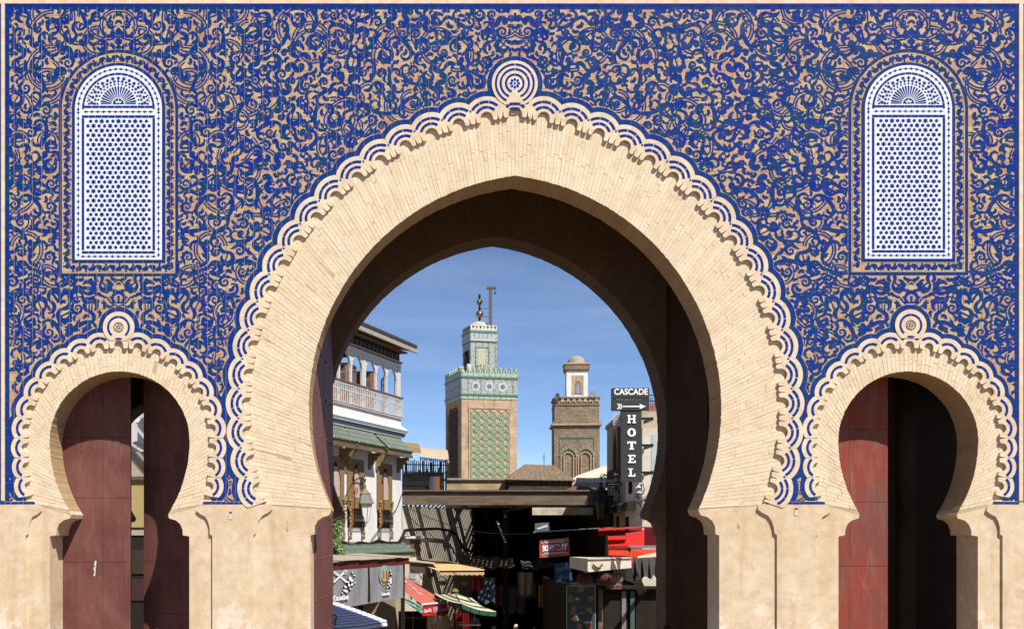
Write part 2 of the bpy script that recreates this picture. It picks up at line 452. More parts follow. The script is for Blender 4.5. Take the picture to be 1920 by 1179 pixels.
def scallop_set(kind, cx):
    band = []
    if kind == 'main':
        pitch = R(5.58)*RN; spec = (RN, pitch, 11.5, 41, 2, RN)
        me, bend = lobe_mesh('scallop', spec); fix_mesh(me)
        inl = [fix_mesh(arc_piece(r0, r1, a0, a1, bend, -.003)) for r0, r1, ex in ((17.6, 22.6, 54), (27.6, 32.6, 50)) for a0, a1 in ((-ex, -ex/3-1), (-ex/3+1, ex/3-1), (ex/3+1, ex))]
        dia = MB(); dia.poly([Vector((x*U, -.003, y*U)) for x, y in ((0, 15.5), (2.2, 18), (0, 20.5), (-2.2, 18))], (0, .012, 0)); dia = fix_mesh(dia.mesh('inlay', M['glaze']))
        a_apex = math.degrees(math.acos(EC/RN))
        pos = [(CX, CY-math.sqrt(RN*RN-EC*EC), 0.0)]
        for k in range(1, 19):
            th = a_apex-5.58*k
            pos += [(CX+s*(RN*math.cos(R(th))-EC), CY-RN*math.sin(R(th)), s*(90-th)) for s in (1, -1)]
        gaps = [(CX+s*(RN*math.cos(R(a_apex-5.58*(k+.5)))-EC), CY-RN*math.sin(R(a_apex-5.58*(k+.5))), s*(90-(a_apex-5.58*(k+.5)))) for k in range(0, 18) for s in (1, -1)]
        outr = 42
    else:
        pitch = 36.2; path = side_out(0)
        d = np.r_[0, np.cumsum(np.hypot(*np.diff(np.array(path), axis=0).T))]; pa = np.array(path)
        me, bend = lobe_mesh('scallop', (174, pitch, 8.5, 28, 1, 176)); fix_mesh(me)
        me2, bend2 = lobe_mesh('scallop', (174, pitch, 8.5, 28, 1, 0)); fix_mesh(me2)
        inl = [fix_mesh(arc_piece(15.4, 20.2, a0, a1, bend, -.003)) for a0, a1 in ((-52, -17.5), (-16, 16), (17.5, 52))]
        dia = None; gaps = []; pos = []
        for k in range(0, 11):
            s_ = k*pitch
            if s_ > d[-1]-8: break
            x = np.interp(s_, d, pa[:,0]); y = np.interp(s_, d, pa[:,1])
            x0, y0, x1, y1 = [np.interp(s_+e, d, pa[:,j]) for e in (-1, 1) for j in (0, 1)]
            ang = math.degrees(math.atan2(y1-y0, x1-x0)) if k else 0
            for s in ((1, -1) if k else (1,)): pos.append((cx+s*x, y, s*ang))
        outr = 28
    bo = None                         # the footing pieces at the foot of the band
    for s in (1, -1):
        band_o = MB()
        xe = 500 if kind == 'main' else 197
        xi = 462 if kind == 'main' else 156
        band_o.poly([P(cx+s*x, y, Y_SC+.006) for x, y in ((xi+4, 940), (xi+6, 936.5), (xe, 936.5), (xe, 940))], (0, .04, 0))
        bo = recalc(band_o.build('scallop_band', M['lime'], gate)) if bo is None else (recalc(band_o.build('band_footing', M['lime'], bo)) and bo)
    for i, (x, y, a) in enumerate(pos):
        m_ = me if kind == 'main' or y < 835 else me2
        o = place(bo, 'scallop', m_, x, y, a, Y_SC - (.003 if i == 0 else 0) + rnd.uniform(-.0012, .0012))
        jr = rnd.gauss(0, .010); o.rotation_euler = (0, o.rotation_euler[1]+jr, 0); k_ = rnd.uniform(.985, 1.02); o.scale = (1.09 if kind == 'main' and i == 0 else 1, 1, k_)
        for q in inl: inst('inlay', q, bo, o.location, (0, o.rotation_euler[1]+rnd.gauss(0, .006), 0))
        LOBES.append((x, y, outr))
    if dia:
        for x, y, a in gaps: place(bo, 'inlay', dia, x, y, a, Y_SC)
    return bo
bands = [scallop_set(k, c) for k, c in ARCH]

# ---- medallions above the arch tops
def ring_mb(mb, r0, r1, y, d, n=48, a0=0, a1=360):
    pts = [(r0*math.sin(R(a)), r0*math.cos(R(a))) for a in np.linspace(a0, a1, n)] + [(r1*math.sin(R(a)), r1*math.cos(R(a))) for a in np.linspace(a1, a0, n)]
    for k in range(n-1):
        q = [pts[k], pts[k+1], pts[2*n-2-k], pts[2*n-1-k]]
        mb.hexa([Vector((x*U, y+d, z*U)) for x, z in q], [Vector((x*U, y, z*U)) for x, z in q])
def medallion(cx, cy, r, rings, cut, ros):
    mb = MB(); pts = [(r*math.sin(R(a)), r*math.cos(R(a))) for a in np.linspace(-180+cut, 180-cut, 50)]
    mb.poly([P(cx+x, cy-y, -.0225) for x, y in pts], (0, .06, 0))
    o = recalc(mb.build('medallion', M['lime'], gate)); off = P(cx, cy, 0)
    for r0, r1, c in rings:
        for a0, a1 in ((-180+c, -60), (-58, 0), (2, 58), (60, 180-c)):
            m2 = MB().frame(Matrix.Translation(off)); ring_mb(m2, r0, r1, -.0255, .006, 12, a0, a1); recalc(m2.build('inlay', M['glaze'], o))
    m2 = MB().frame(Matrix.Translation(off))
    if ros == 8:
        m2.poly([Vector((11.6*U*math.cos(a), -.025, 11.6*U*math.sin(a))) for a in np.linspace(0, 2*math.pi, 25)[:-1]], (0, .006, 0)); recalc(m2.build('rosette', M['white_glaze'], o))
        m3 = MB().frame(Matrix.Translation(off))
        for k in range(8):
            a = R(45*k); 
            def pt(rr, da): return Vector((rr*U*math.sin(a+da), -.028, rr*U*math.cos(a+da)))
            m3.poly([pt(3.6, 0), pt(6, .33), pt(9, .3), pt(10.4, 0), pt(9, -.3), pt(6, -.33)], (0, .003, 0))
        m3.poly([Vector((2.4*U*math.cos(a), -.028, 2.4*U*math.sin(a))) for a in np.linspace(0, 2*math.pi, 9)[:-1]], (0, .003, 0))
        recalc(m3.build('rosette_petals', M['glaze'], o))
    else:
        m3 = MB().frame(Matrix.Translation(off)); ring_mb(m3, 8.2, 9.6, -.0255, .006, 24)
        ring_mb(m3, 6.2, 6.9, -.0255, .006, 20)
        for k in range(6):
            a = R(60*k)
            def pt(rr, da): return Vector((rr*U*math.sin(a+da), -.0255, rr*U*math.cos(a+da)))
            m3.poly([pt(1.2, 0), pt(3.4, .42), pt(5.6, 0), pt(3.4, -.42)], (0, .003, 0))
        recalc(m3.build('rosette', M['glaze_dark'] if 'glaze_dark' in M else M['glaze'], o))
    return o
M['glaze_dark'] = simple('manganese glaze', (.02,.014,.05), .35, .2, 9, .1, 30)
medallion(965, 158, 43, [(33.5, 37.5, 26), (24.5, 28.5, 24), (14.5, 18.5, 20)], 24, 8)
medallion(223, 614, 29.5, [(17.5, 21.5, 40)], 34, 6)
medallion(1706.5, 610, 29.5, [(17.5, 21.5, 40)], 34, 6)
for cx, cy, rx in ((965, 195.5, 11), (965, 204.5, 10), (223, 635.5, 7), (1706.5, 631.5, 7)):
    m2 = MB(); m2.poly([P(cx + rx*math.cos(a), cy - 2.0*math.sin(a), -.0265) for a in np.linspace(0, 2*math.pi, 17)[:-1]], (0, .006, 0)); recalc(m2.build('inlay', M['glaze'], gate))
# ------------------------------------------------------------------ carved tile field
NS = 12
VOFF = .52
TX0, TY0, NCOL, NROW = 9.5, 13.6, 110, 54
TPX, TPY = 17.27, 17.14
gx = TX0 + TPX*np.arange(NCOL*NS+1)/NS
gy = TY0 + TPY*np.arange(NROW*NS+1)/NS
GX, GY = np.meshgrid(gx, gy)
WIN = [(222.5, 206.0, 487.5), (1702.6, 205.0, 485.5)]
def win_sdf(X, Y, w_):
    cx, cy, yb = w_; dx = np.abs(X-cx)
    return np.where(Y < cy, np.hypot(dx, Y-cy)-81.5, np.maximum(dx-81.5, Y-yb))
def arch_n(X, Y):
    s = np.where(X > CX, 1, -1)
    n = np.hypot(X-(CX-s*EC), Y-CY)-RN - 16
    for cx in (223.0, 1705.0):
        dx = np.abs(X-cx); dy = Y-SCY
        up = np.hypot(dx, dy*174/178)-174
        lo = dx-(174-640+np.sqrt(np.maximum(1, 640**2-dy**2)))
        n = np.minimum(n, np.where(dy < 0, up, lo)-10)
    return n
def lobe_sdf(X, Y):
    L = np.full(X.shape, 1e3)
    for x, y, r_ in LOBES + [(965, 158, 43), (223, 614, 29.5), (1706.5, 610, 29.5)]:
        i0, i1 = np.searchsorted(gx, [x-110, x+110]); j0, j1 = np.searchsorted(gy, [y-110, y+110])
        sl = (slice(j0, j1), slice(i0, i1)); L[sl] = np.minimum(L[sl], np.hypot(X[sl]-x, Y[sl]-y)-r_)
    return L
NARCH = arch_n(GX, GY); LS = lobe_sdf(GX, GY); WS = np.minimum(win_sdf(GX, GY, WIN[0]), win_sdf(GX, GY, WIN[1]))
EDGE = np.minimum(np.minimum(GX-17.8, 1902.2-GX), GY-18.2)
AV = np.minimum(np.minimum(LS-10, WS-31), EDGE); AV = np.where(NARCH < 0, -20, AV)
V = np.full(GX.shape, -60.0)
def seg_sdf(X, Y, pts, rad):
    D = np.full(X.shape, 1e3)
    for (x0, y0), (x1, y1), r0, r1 in zip(pts[:-1], pts[1:], rad[:-1], rad[1:]):
        dx, dy = x1-x0, y1-y0; l2 = dx*dx+dy*dy+1e-9
        tt = np.clip(((X-x0)*dx+(Y-y0)*dy)/l2, 0, 1)
        D = np.minimum(D, np.hypot(X-x0-tt*dx, Y-y0-tt*dy)-(r0+(r1-r0)*tt))
    return D
def paint(strokes, halo, pad=16):
    P_ = np.concatenate([s[0] for s in strokes]); rm = max(np.max(s[1]) for s in strokes)
    x0, y0 = P_.min(0)-rm-pad; x1, y1 = P_.max(0)+rm+pad
    i0, i1 = np.searchsorted(gx, [x0, x1]); j0, j1 = np.searchsorted(gy, [y0, y1])
    if i1-i0 < 2 or j1-j0 < 2: return
    sl = (slice(j0, j1), slice(i0, i1)); X, Y = GX[sl], GY[sl]
    D = np.full(X.shape, 1e3)
    for p, r_ in strokes: D = np.minimum(D, seg_sdf(X, Y, p, r_))
    v = V[sl]
    if halo > 0: v = np.minimum(v, D-halo)
    V[sl] = np.maximum(v, -D)
tr = random.Random(21)
def xf(p, x, y, s, a, fl):
    p = np.array(p, float)*s
    if fl: p[:,0] = -p[:,0]
    c, sn = math.cos(a), math.sin(a)
    return np.c_[x+p[:,0]*c-p[:,1]*sn, y+p[:,0]*sn+p[:,1]*c]
def dot(x, y, r_): return ([(x, y), (x+.01, y)], [r_, r_])
def m_ring(s):
    T = np.linspace(0, 1, 20); a = R(300)*T
    p = np.c_[.68*np.cos(a), .68*np.sin(a)]; w_ = .08+.19*np.sin(math.pi*np.clip(T*1.05, 0, 1))**.75
    st = [(p, w_)]
    e = p[-1]; dr = np.array([-math.sin(a[-1]), math.cos(a[-1])]); c = e + .68*np.array([math.cos(a[-1]), math.sin(a[-1])])
    b = np.linspace(0, R(tr.uniform(90, 170)), 10); base = a[-1]+math.pi
    q = np.c_[c[0]+.68*np.cos(base-b), c[1]+.68*np.sin(base-b)]; st.append((q, np.linspace(.16, .05, 10)+.10*np.sin(np.linspace(0, math.pi, 10))))
    for aa, rr in ((R(75), .19), (R(118), .21), (R(160), .18)): st.append(dot(.90*math.cos(aa), .90*math.sin(aa), rr*.95))
    th = tr.uniform(0, 3); lines = []
    for k in range(tr.choice((1, 2, 2, 3))):
        an = th+tr.choice((0, 0, 1.5)) ; o = tr.uniform(-.2, .2)
        cx_, cy_ = -o*math.sin(an), o*math.cos(an)
        lines.append(([(cx_-.5*math.cos(an), cy_-.5*math.sin(an)), (cx_+.5*math.cos(an), cy_+.5*math.sin(an))], [.9/s, .9/s]))
    return st, lines
def m_spiral(s):
    T = np.linspace(0, 1, 26); a = R(500)*T; rr = .78*(1-T)**1.0+.10
    p = np.c_[rr*np.cos(a), rr*np.sin(a)]; w_ = .04+.21*(1-T)**1.2+.05*(T > .97)
    w_[:3] *= (.45, .7, .9)
    st = [(p, np.maximum(w_, .9/s))]
    for aa, k in ((R(28), .20), (R(66), .19), (R(104), .16)): 
        r0 = .78*(1-aa/R(500))+.30; st.append(dot(r0*math.cos(aa), r0*math.sin(aa), k))
    b = np.linspace(0, 1, 8); st.append((np.c_[.86+.25*b*b, -.75*b], .20*(1-b)**.8+.03))
    return st, []
def m_s(s):
    T = np.linspace(0, 1, 24); a = 2*math.pi*T
    p = np.c_[1.05*(2*T-1)-.14*np.sin(2*a), .52*np.sin(a)]; w_ = .05+.25*np.sin(math.pi*T)**.8
    st = [(p, w_)]
    for sg in (-1, 1):
        b = np.linspace(0, R(230), 9); c = (sg*.86, 0)
        st.append((np.c_[sg*(.80+.20*np.cos(b)), sg*(-.12+.24*np.sin(b)*.9)], np.linspace(.06, .15, 9)))
    return st, []
def m_euler(s):
    """long S-scroll: curvature grows to both ends, so it winds into two spirals"""
    n = 46; u_ = np.linspace(-1, 1, n); L = tr.uniform(2.5, 3.0); th = 2.3*L*np.abs(u_)**1.9*np.sign(u_)*np.sign(u_)
    ds = L*2/n; x = np.cumsum(np.cos(th*np.where(u_ < 0, 1, 1)))*ds; y = np.cumsum(np.sin(th*np.sign(u_)*np.sign(u_)))*ds
    th = np.cumsum(np.sign(u_)*np.abs(u_)**.85)*ds*2.55; th -= th[n//2]; th = th*np.sign(u_)*np.where(u_ < 0, -1, 1)
    th2 = np.where(u_ < 0, -th, th)
    x = np.cumsum(np.cos(th))*ds; y = np.cumsum(np.sin(th2))*ds
    p = np.c_[x-x[n//2], y-y[n//2]]; w_ = .045+.165*(1-np.abs(u_))**.75
    st = [(p, w_)]
    for k in (5, -6): st.append(dot(p[k][0], p[k][1], .16))
    for k, sg in ((n//2-8, 1), (n//2+8, -1), (n//2-3, -1)):
        t_ = p[k+1]-p[k-1]; t_ /= np.hypot(*t_); nm_ = np.array([-t_[1], t_[0]])*sg; b = np.linspace(0, 1, 7)[:, None]
        st.append((p[k]+nm_*(.10+.42*b)+t_*(.38*b*b), (.17*(1-b[:, 0])**.6+.03)))
    return st, []
def m_leaf(s):
    T = np.linspace(0, 1, 14)
    p = np.c_[-.9+1.8*T, .35*np.sin(math.pi*T)-.1]; w_ = np.maximum(.36*np.sin(math.pi*T**.7)**1.1, .05)
    T2 = np.linspace(0, 1, 8); q = np.c_[.05+.5*T2, .2-.75*T2]; st = [(p, w_), (q, .2*(1-T2)**.7+.04)]
    return st, []
def m_tre(s):
    return [dot(0, -.38, .40), dot(-.42, .12, .36), dot(.42, .12, .36), ([(0, 0), (.1, .5), (.35, .95)], [.22, .14, .06])], []
XM = 965.5
def motif(kind, x, y, s, halo=1.9):
    st, ln = kind(s); a = tr.uniform(0, 6.28); fl = tr.random() < .5
    paint([(xf(p, x, y, s, a, fl), np.array(r_)*s) for p, r_ in st], halo)
    if ln: paint([(xf(p, x, y, s, a, fl), np.array(r_)*s) for p, r_ in ln], 0, 4)
def av(x, y):
    i = min(len(gx)-1, max(0, int((x-TX0)/TPX*NS+.5))); j = min(len(gy)-1, max(0, int((y-TY0)/TPY*NS+.5)))
    return AV[j, i]
# long S-scrolls first, then rings, spirals and leaves wherever there is room, thin double vines in the gaps
def clear_at(x, y):
    i = min(len(gx)-1, max(0, int((x-TX0)/TPX*NS+.5))); j = min(len(gy)-1, max(0, int((y-TY0)/TPY*NS+.5)))
    return -V[j, i]
def throw(kinds, r_hi, r_lo, tries, need, halo=2.1):
    n = 0
    for q in range(tries):
        r_ = r_hi+(r_lo-r_hi)*q/tries; x, y = tr.uniform(18, XM), tr.uniform(18, 938)
        if av(x, y) < r_*.75 or XM-x < r_*.75 or clear_at(x, y) < r_*need: continue
        motif(tr.choice(kinds), x, y, r_, halo); n += 1
    return n
def vine(x, y, r_, a0, sw, gap=2.5):
    global V
    a = np.linspace(a0, a0+sw, 26); k = 1-.30*np.linspace(0, 1, 26)
    st = [(np.c_[x+(r_*k+g)*np.cos(a), y+(r_*k+g)*np.sin(a)], np.full(26, 1.0)) for g in (-gap, gap)]
    P_ = np.concatenate([q[0] for q in st]); (x0, y0), (x1, y1) = P_.min(0)-6, P_.max(0)+6
    i0, i1 = np.searchsorted(gx, [x0, x1]); j0, j1 = np.searchsorted(gy, [y0, y1])
    if i1-i0 < 2 or j1-j0 < 2: return
    sl = (slice(j0, j1), slice(i0, i1)); D = np.minimum(seg_sdf(GX[sl], GY[sl], *st[0]), seg_sdf(GX[sl], GY[sl], *st[1]))
    v = V[sl]; V[sl] = np.maximum(v, np.minimum(-D, -v-1.9))          # passes under what is already there
throw((m_euler,), 19, 15, 500, .95)
throw((m_ring, m_ring, m_ring, m_s), 17.5, 12, 5000, .78)
throw((m_spiral, m_ring, m_spiral), 13.5, 10, 5000, .70)
for _ in range(230):
    x, y = tr.uniform(18, XM+20), tr.uniform(18, 930)
    if av(x, y) > -6: vine(x, y, tr.uniform(18, 46), tr.uniform(0, 6.3), R(tr.uniform(160, 330)))
throw((m_spiral, m_leaf, m_spiral, m_leaf), 9.5, 7.0, 6000, .64, 1.8)
HALF = (gx < XM+14)
def fill(size, kinds):
    c = np.argwhere((-V >= size+1.5) & (AV > size*.5) & HALF[None, :]); c = c.tolist(); tr.shuffle(c)
    for j, i in c:
        if -V[j, i] >= size+1.5: motif(tr.choice(kinds), gx[i], gy[j], min(-V[j, i]*1.05, size*1.7), 1.5)
for sz in (5.5, 4.4, 3.4): fill(sz, (m_leaf, m_leaf, m_leaf, m_spiral) if sz > 4 else (m_leaf,))
# each side panel is symmetrical about its window axis, the whole wall about the main arch
def mirror(axis, lo, hi):
    global V
    xi = (2*axis-gx-TX0)/TPX*NS; k0 = np.clip(np.floor(xi).astype(int), 0, len(gx)-2); fr = np.clip(xi-k0, 0, 1)
    m_ = V[:, k0]*(1-fr)+V[:, k0+1]*fr; V = np.where((gx[None, :] > lo) & (gx[None, :] < hi), m_, V)
mirror(222.5, 0, 222.5)
# mirror about the axis
xi = (2*XM-gx-TX0)/TPX*NS; i0 = np.clip(np.floor(xi).astype(int), 0, len(gx)-2); fr = np.clip(xi-i0, 0, 1)
mir = V[:, i0]*(1-fr)+V[:, i0+1]*fr
V = np.where(gx[None, :] > XM, mir, V)
# borders drawn on top
def band(D, a, b, blue):
    global V
    d = np.maximum(a-D, D-b)            # <0 inside the band
    V = np.maximum(V, -d) if blue else np.minimum(V, d)
band(np.where(NARCH < -4, 100, LS), 8.8, 11.2, False); band(np.where(NARCH < -4, 100, LS), -6, 8.4, True)
band(WS, -40, 32.2, False); band(WS, 25.4, 30.2, True); band(WS, -6, 5.6, True)
band(EDGE, -.2, 1.3, False); band(EDGE, -30, -.2, True)
for w_ in WIN:                            # fine scroll frieze round the windows
    cx, cy, yb = w_; path = []; r0 = 81.5+15
    for y in np.arange(yb+15, cy, -1.0): path.append((cx-r0, y))
    path += [(cx-r0*math.cos(a), cy-r0*math.sin(a)) for a in np.linspace(0, math.pi, 300)]
    for y in np.arange(cy, yb+15, 1.0): path.append((cx+r0, y))
    for x in np.arange(cx+r0, cx-r0, -1.0): path.append((x, yb+15))
    pr, L_ = resample(path, step=1.5); tg = np.gradient(pr, axis=0); tg /= np.hypot(*tg.T)[:, None]; nm = np.c_[-tg[:,1], tg[:,0]]
    ss = np.arange(len(pr))*1.5
    wv = pr + nm*(5.0*np.sin(2*math.pi*ss/25))[:, None]
    for k in range(0, len(wv)-16, 14): paint([(wv[k:k+16:2], np.full(len(wv[k:k+16:2]), 1.15))], 0, 3)
    for q in range(int(L_/12.5)):
        k = int((q+.25)*12.5/1.5)
        if k >= len(pr): break
        sg = -1 if q % 2 == 0 else 1; c = pr[k]+nm[k]*sg*-2.2
        b = np.linspace(0, R(430), 12); rr = np.linspace(4.6, .8, 12)
        a_ = math.atan2(tg[k][1], tg[k][0])
        paint([(np.c_[c[0]+rr*np.cos(a_+sg*b), c[1]+rr*np.sin(a_+sg*b)], np.linspace(1.5, .7, 12))], 0, 3)
        paint([dot(*(pr[k]+nm[k]*sg*5.6), 1.7)], 0, 3)
V = np.clip(V+VOFF, -3, 3)
CULL = (NARCH < 0) | (WS < -4)

# ---- tiles from the field (marching squares inside every tile)
YG, YB = -0.0075, -0.0055          # glaze and ground faces
SHR = (TPX-.8)/TPX
def tile_geo(cI, cJ, tilt):
    v = []; f = []; m = []
    i0, j0 = cI*NS, cJ*NS; xc, yc = (gx[i0]+gx[i0+NS])/2, (gy[j0]+gy[j0+NS])/2
    cul = CULL[j0:j0+NS+1, i0:i0+NS+1]
    if cul.all(): return None
    def pt(x, y, d):
        x = xc+(x-xc)*SHR; y = yc+(y-yc)*SHR
        return ((x-VX)*U, d+tilt[0]*(x-xc)*U+tilt[1]*(y-yc)*U+tilt[2], CAMZ+(VY-y)*U)
    def add(ps, d, mi):
        b = len(v); v.extend(pt(x, y, d) for x, y in ps); f.append(list(range(b, b+len(ps)))); m.append(mi)
    part = cul.any()
    X0, X1, Y0, Y1 = gx[i0], gx[i0+NS], gy[j0], gy[j0+NS]
    if not part:
        add([(X0, Y1), (X1, Y1), (X1, Y0), (X0, Y0)], YB, 0)
        b = len(v); v.extend(((x_-VX)*U, -.0012, CAMZ+(VY-y_)*U) for x_, y_ in ((X0, Y1), (X1, Y1), (X1, Y0), (X0, Y0))); f.append([b, b+1, b+2, b+3]); m.append(2)
        for (xa, ya), (xb, yb) in (((X0,Y1),(X1,Y1)), ((X1,Y1),(X1,Y0)), ((X1,Y0),(X0,Y0)), ((X0,Y0),(X0,Y1))):
            b = len(v); v.extend((pt(xa,ya,YB), pt(xa,ya,.002), pt(xb,yb,.002), pt(xb,yb,YB))); f.append([b,b+1,b+2,b+3]); m.append(0)
    vals = V[j0:j0+NS+1, i0:i0+NS+1].tolist(); cl = cul.tolist(); xs = gx[i0:i0+NS+1].tolist(); ys = gy[j0:j0+NS+1].tolist()
    for j in range(NS):
        run = None; crun = None
        for i in range(NS+1):
            ok = i < NS and not (cl[j][i] and cl[j][i+1] and cl[j+1][i] and cl[j+1][i+1])
            if part:
                if ok and crun is None: crun = i
                if not ok and crun is not None:
                    add([(xs[crun], ys[j+1]), (xs[i], ys[j+1]), (xs[i], ys[j]), (xs[crun], ys[j])], YB, 0); crun = None
            full = False
            if ok:
                q = ((i, j+1), (i+1, j+1), (i+1, j), (i, j)); vv = [vals[b][a] for a, b in q]; pos = [z > 0 for z in vv]
                full = all(pos)
                if not full and any(pos):
                    ps = []
                    for k in range(4):
                        a, b = q[k]; c, d = q[(k+1) % 4]
                        if pos[k]: ps.append((xs[a], ys[b]))
                        if pos[k] != pos[(k+1) % 4]:
                            tt = vv[k]/(vv[k]-vv[(k+1) % 4]); ps.append((xs[a]+(xs[c]-xs[a])*tt, ys[b]+(ys[d]-ys[b])*tt))
                    if len(ps) >= 3: add(ps, YG, 1)
            if full and run is None: run = i
            if not full and run is not None:
                add([(xs[run], ys[j+1]), (xs[i], ys[j+1]), (xs[i], ys[j]), (xs[run], ys[j])], YG, 1); run = None
    return v, f, m
tiles = []
for cJ in range(NROW):
    for cI in range(NCOL):
        tl = (tr.gauss(0, .0045), tr.gauss(0, .0045), tr.uniform(-.0012, .0012))
        g = tile_geo(cI, cJ, tl)
        if g:
            xc, yc = gx[cI*NS]+TPX/2, gy[cJ*NS]+TPY/2
            tiles.append((math.hypot(xc-VX, yc-VY) + (2000 if CULL[cJ*NS:cJ*NS+NS+1, cI*NS:cI*NS+NS+1].any() else 0), g, min(1, max(0, tr.gauss(.4, .33)))))
tiles.sort(key=lambda t_: t_[0])
gl = worldloc(gate)
def fast_mesh(name, vs_, fs, ms, mats, tint):
    me = bpy.data.meshes.new(name); va = np.array(vs_, np.float32)-np.array(gl, np.float32)
    ln = np.array([len(f_) for f_ in fs], np.int32); lv = np.concatenate([np.array(f_, np.int32) for f_ in fs]) if len(fs) < 50 else np.fromiter((i for f_ in fs for i in f_), np.int32)
    me.vertices.add(len(va)); me.vertices.foreach_set('co', va.ravel())
    me.loops.add(len(lv)); me.loops.foreach_set('vertex_index', lv)
    me.polygons.add(len(ln)); st = np.r_[0, np.cumsum(ln)[:-1]].astype(np.int32)
    me.polygons.foreach_set('loop_start', st); me.polygons.foreach_set('material_index', np.array(ms, np.int32))
    for q in mats: me.materials.append(q)
    me.update(calc_edges=True)
    a_ = me.attributes.new('tint', 'FLOAT', 'FACE'); a_.data.foreach_set('value', np.array(tint, np.float32))
    return me
tm = [M['terra'], M['glaze'], simple('dull grey grout', (.38,.35,.33), .95, .3, 20, 0)]
for _, (v, f, m), tv in tiles[:300]:
    inst('tile', fast_mesh('tile', v, f, m, tm, [tv]*len(f)), gate)
av_, af, am, at2 = [], [], [], []
for _, (v, f, m), tv in tiles[300:]:
    b = len(av_); av_.extend(v); af.extend([[i+b for i in q] for q in f]); am.extend(m); at2.extend([tv]*len(f))
tag(inst('tile_field', fast_mesh('tile_field', av_, af, am, tm, at2), gate), kind='stuff')
NTILE = (len(tiles), len(af))
print('tiles', NTILE)

# ---- borders of the panel: cream frame and rows of blue edging tiles
def strip(name, x0, y0, x1, y1, yf, mat_, parent=gate, dep=None):
    mb = MB(); a = P(x0, y1, yf); b = P(x1, y0, dep if dep is not None else .003); mb.box(a, b); return mb.build(name, mat_, parent)
fr_ = strip('panel_frame', -2.5, 1.5, 1922.5, 8, -.016, M['lime'])
strip('frame_strip', 2.8, 8, 9.2, 938, -.016, M['lime'], fr_); strip('frame_strip', 1910, 8, 1917.5, 938, -.016, M['lime'], fr_)
edge_me = {}
def edging(x, y, wpx, hpx, yf=-.010):
    k = (round(wpx, 1), round(hpx, 1))
    if k not in edge_me:
        mb = MB(); mb.box((-wpx*U/2, 0, -hpx*U/2), (wpx*U/2, .012, hpx*U/2)); me = mb.mesh('edging_tile', M['glaze'])
        edge_me[k] = me
    inst('edging_tile', edge_me[k], fr_, P(x, y, yf+rnd.uniform(-.001, .001))-gl, (rnd.gauss(0, .004), 0, rnd.gauss(0, .004)))
x = 10.0
while x < 1908: w_ = rnd.choice((12.2, 15.2, 15.2, 13.6)); edging(x+w_/2, 10.9, w_-.8, 4.8); x += w_
for xa, xb in ((0, 66), (380, 497), (1436, 1548), (1864, 1911)):
    x = xa
    while x < xb-4: w_ = min(rnd.choice((10, 14, 15)), xb-x); edging(x+w_/2, 942.3, w_-.9, 3.6, -.008); x += w_
outer = MB(); outer.box(P(-150, -3, -.008), P(2080, -14, .003)); outer.box(P(-12, 941, -.008), P(1.5, -3, .003)); outer.box(P(1919, 941, -.008), P(1933, -3, .003))
recalc(outer.build('outer_tile_border', M['glaze'], gate))
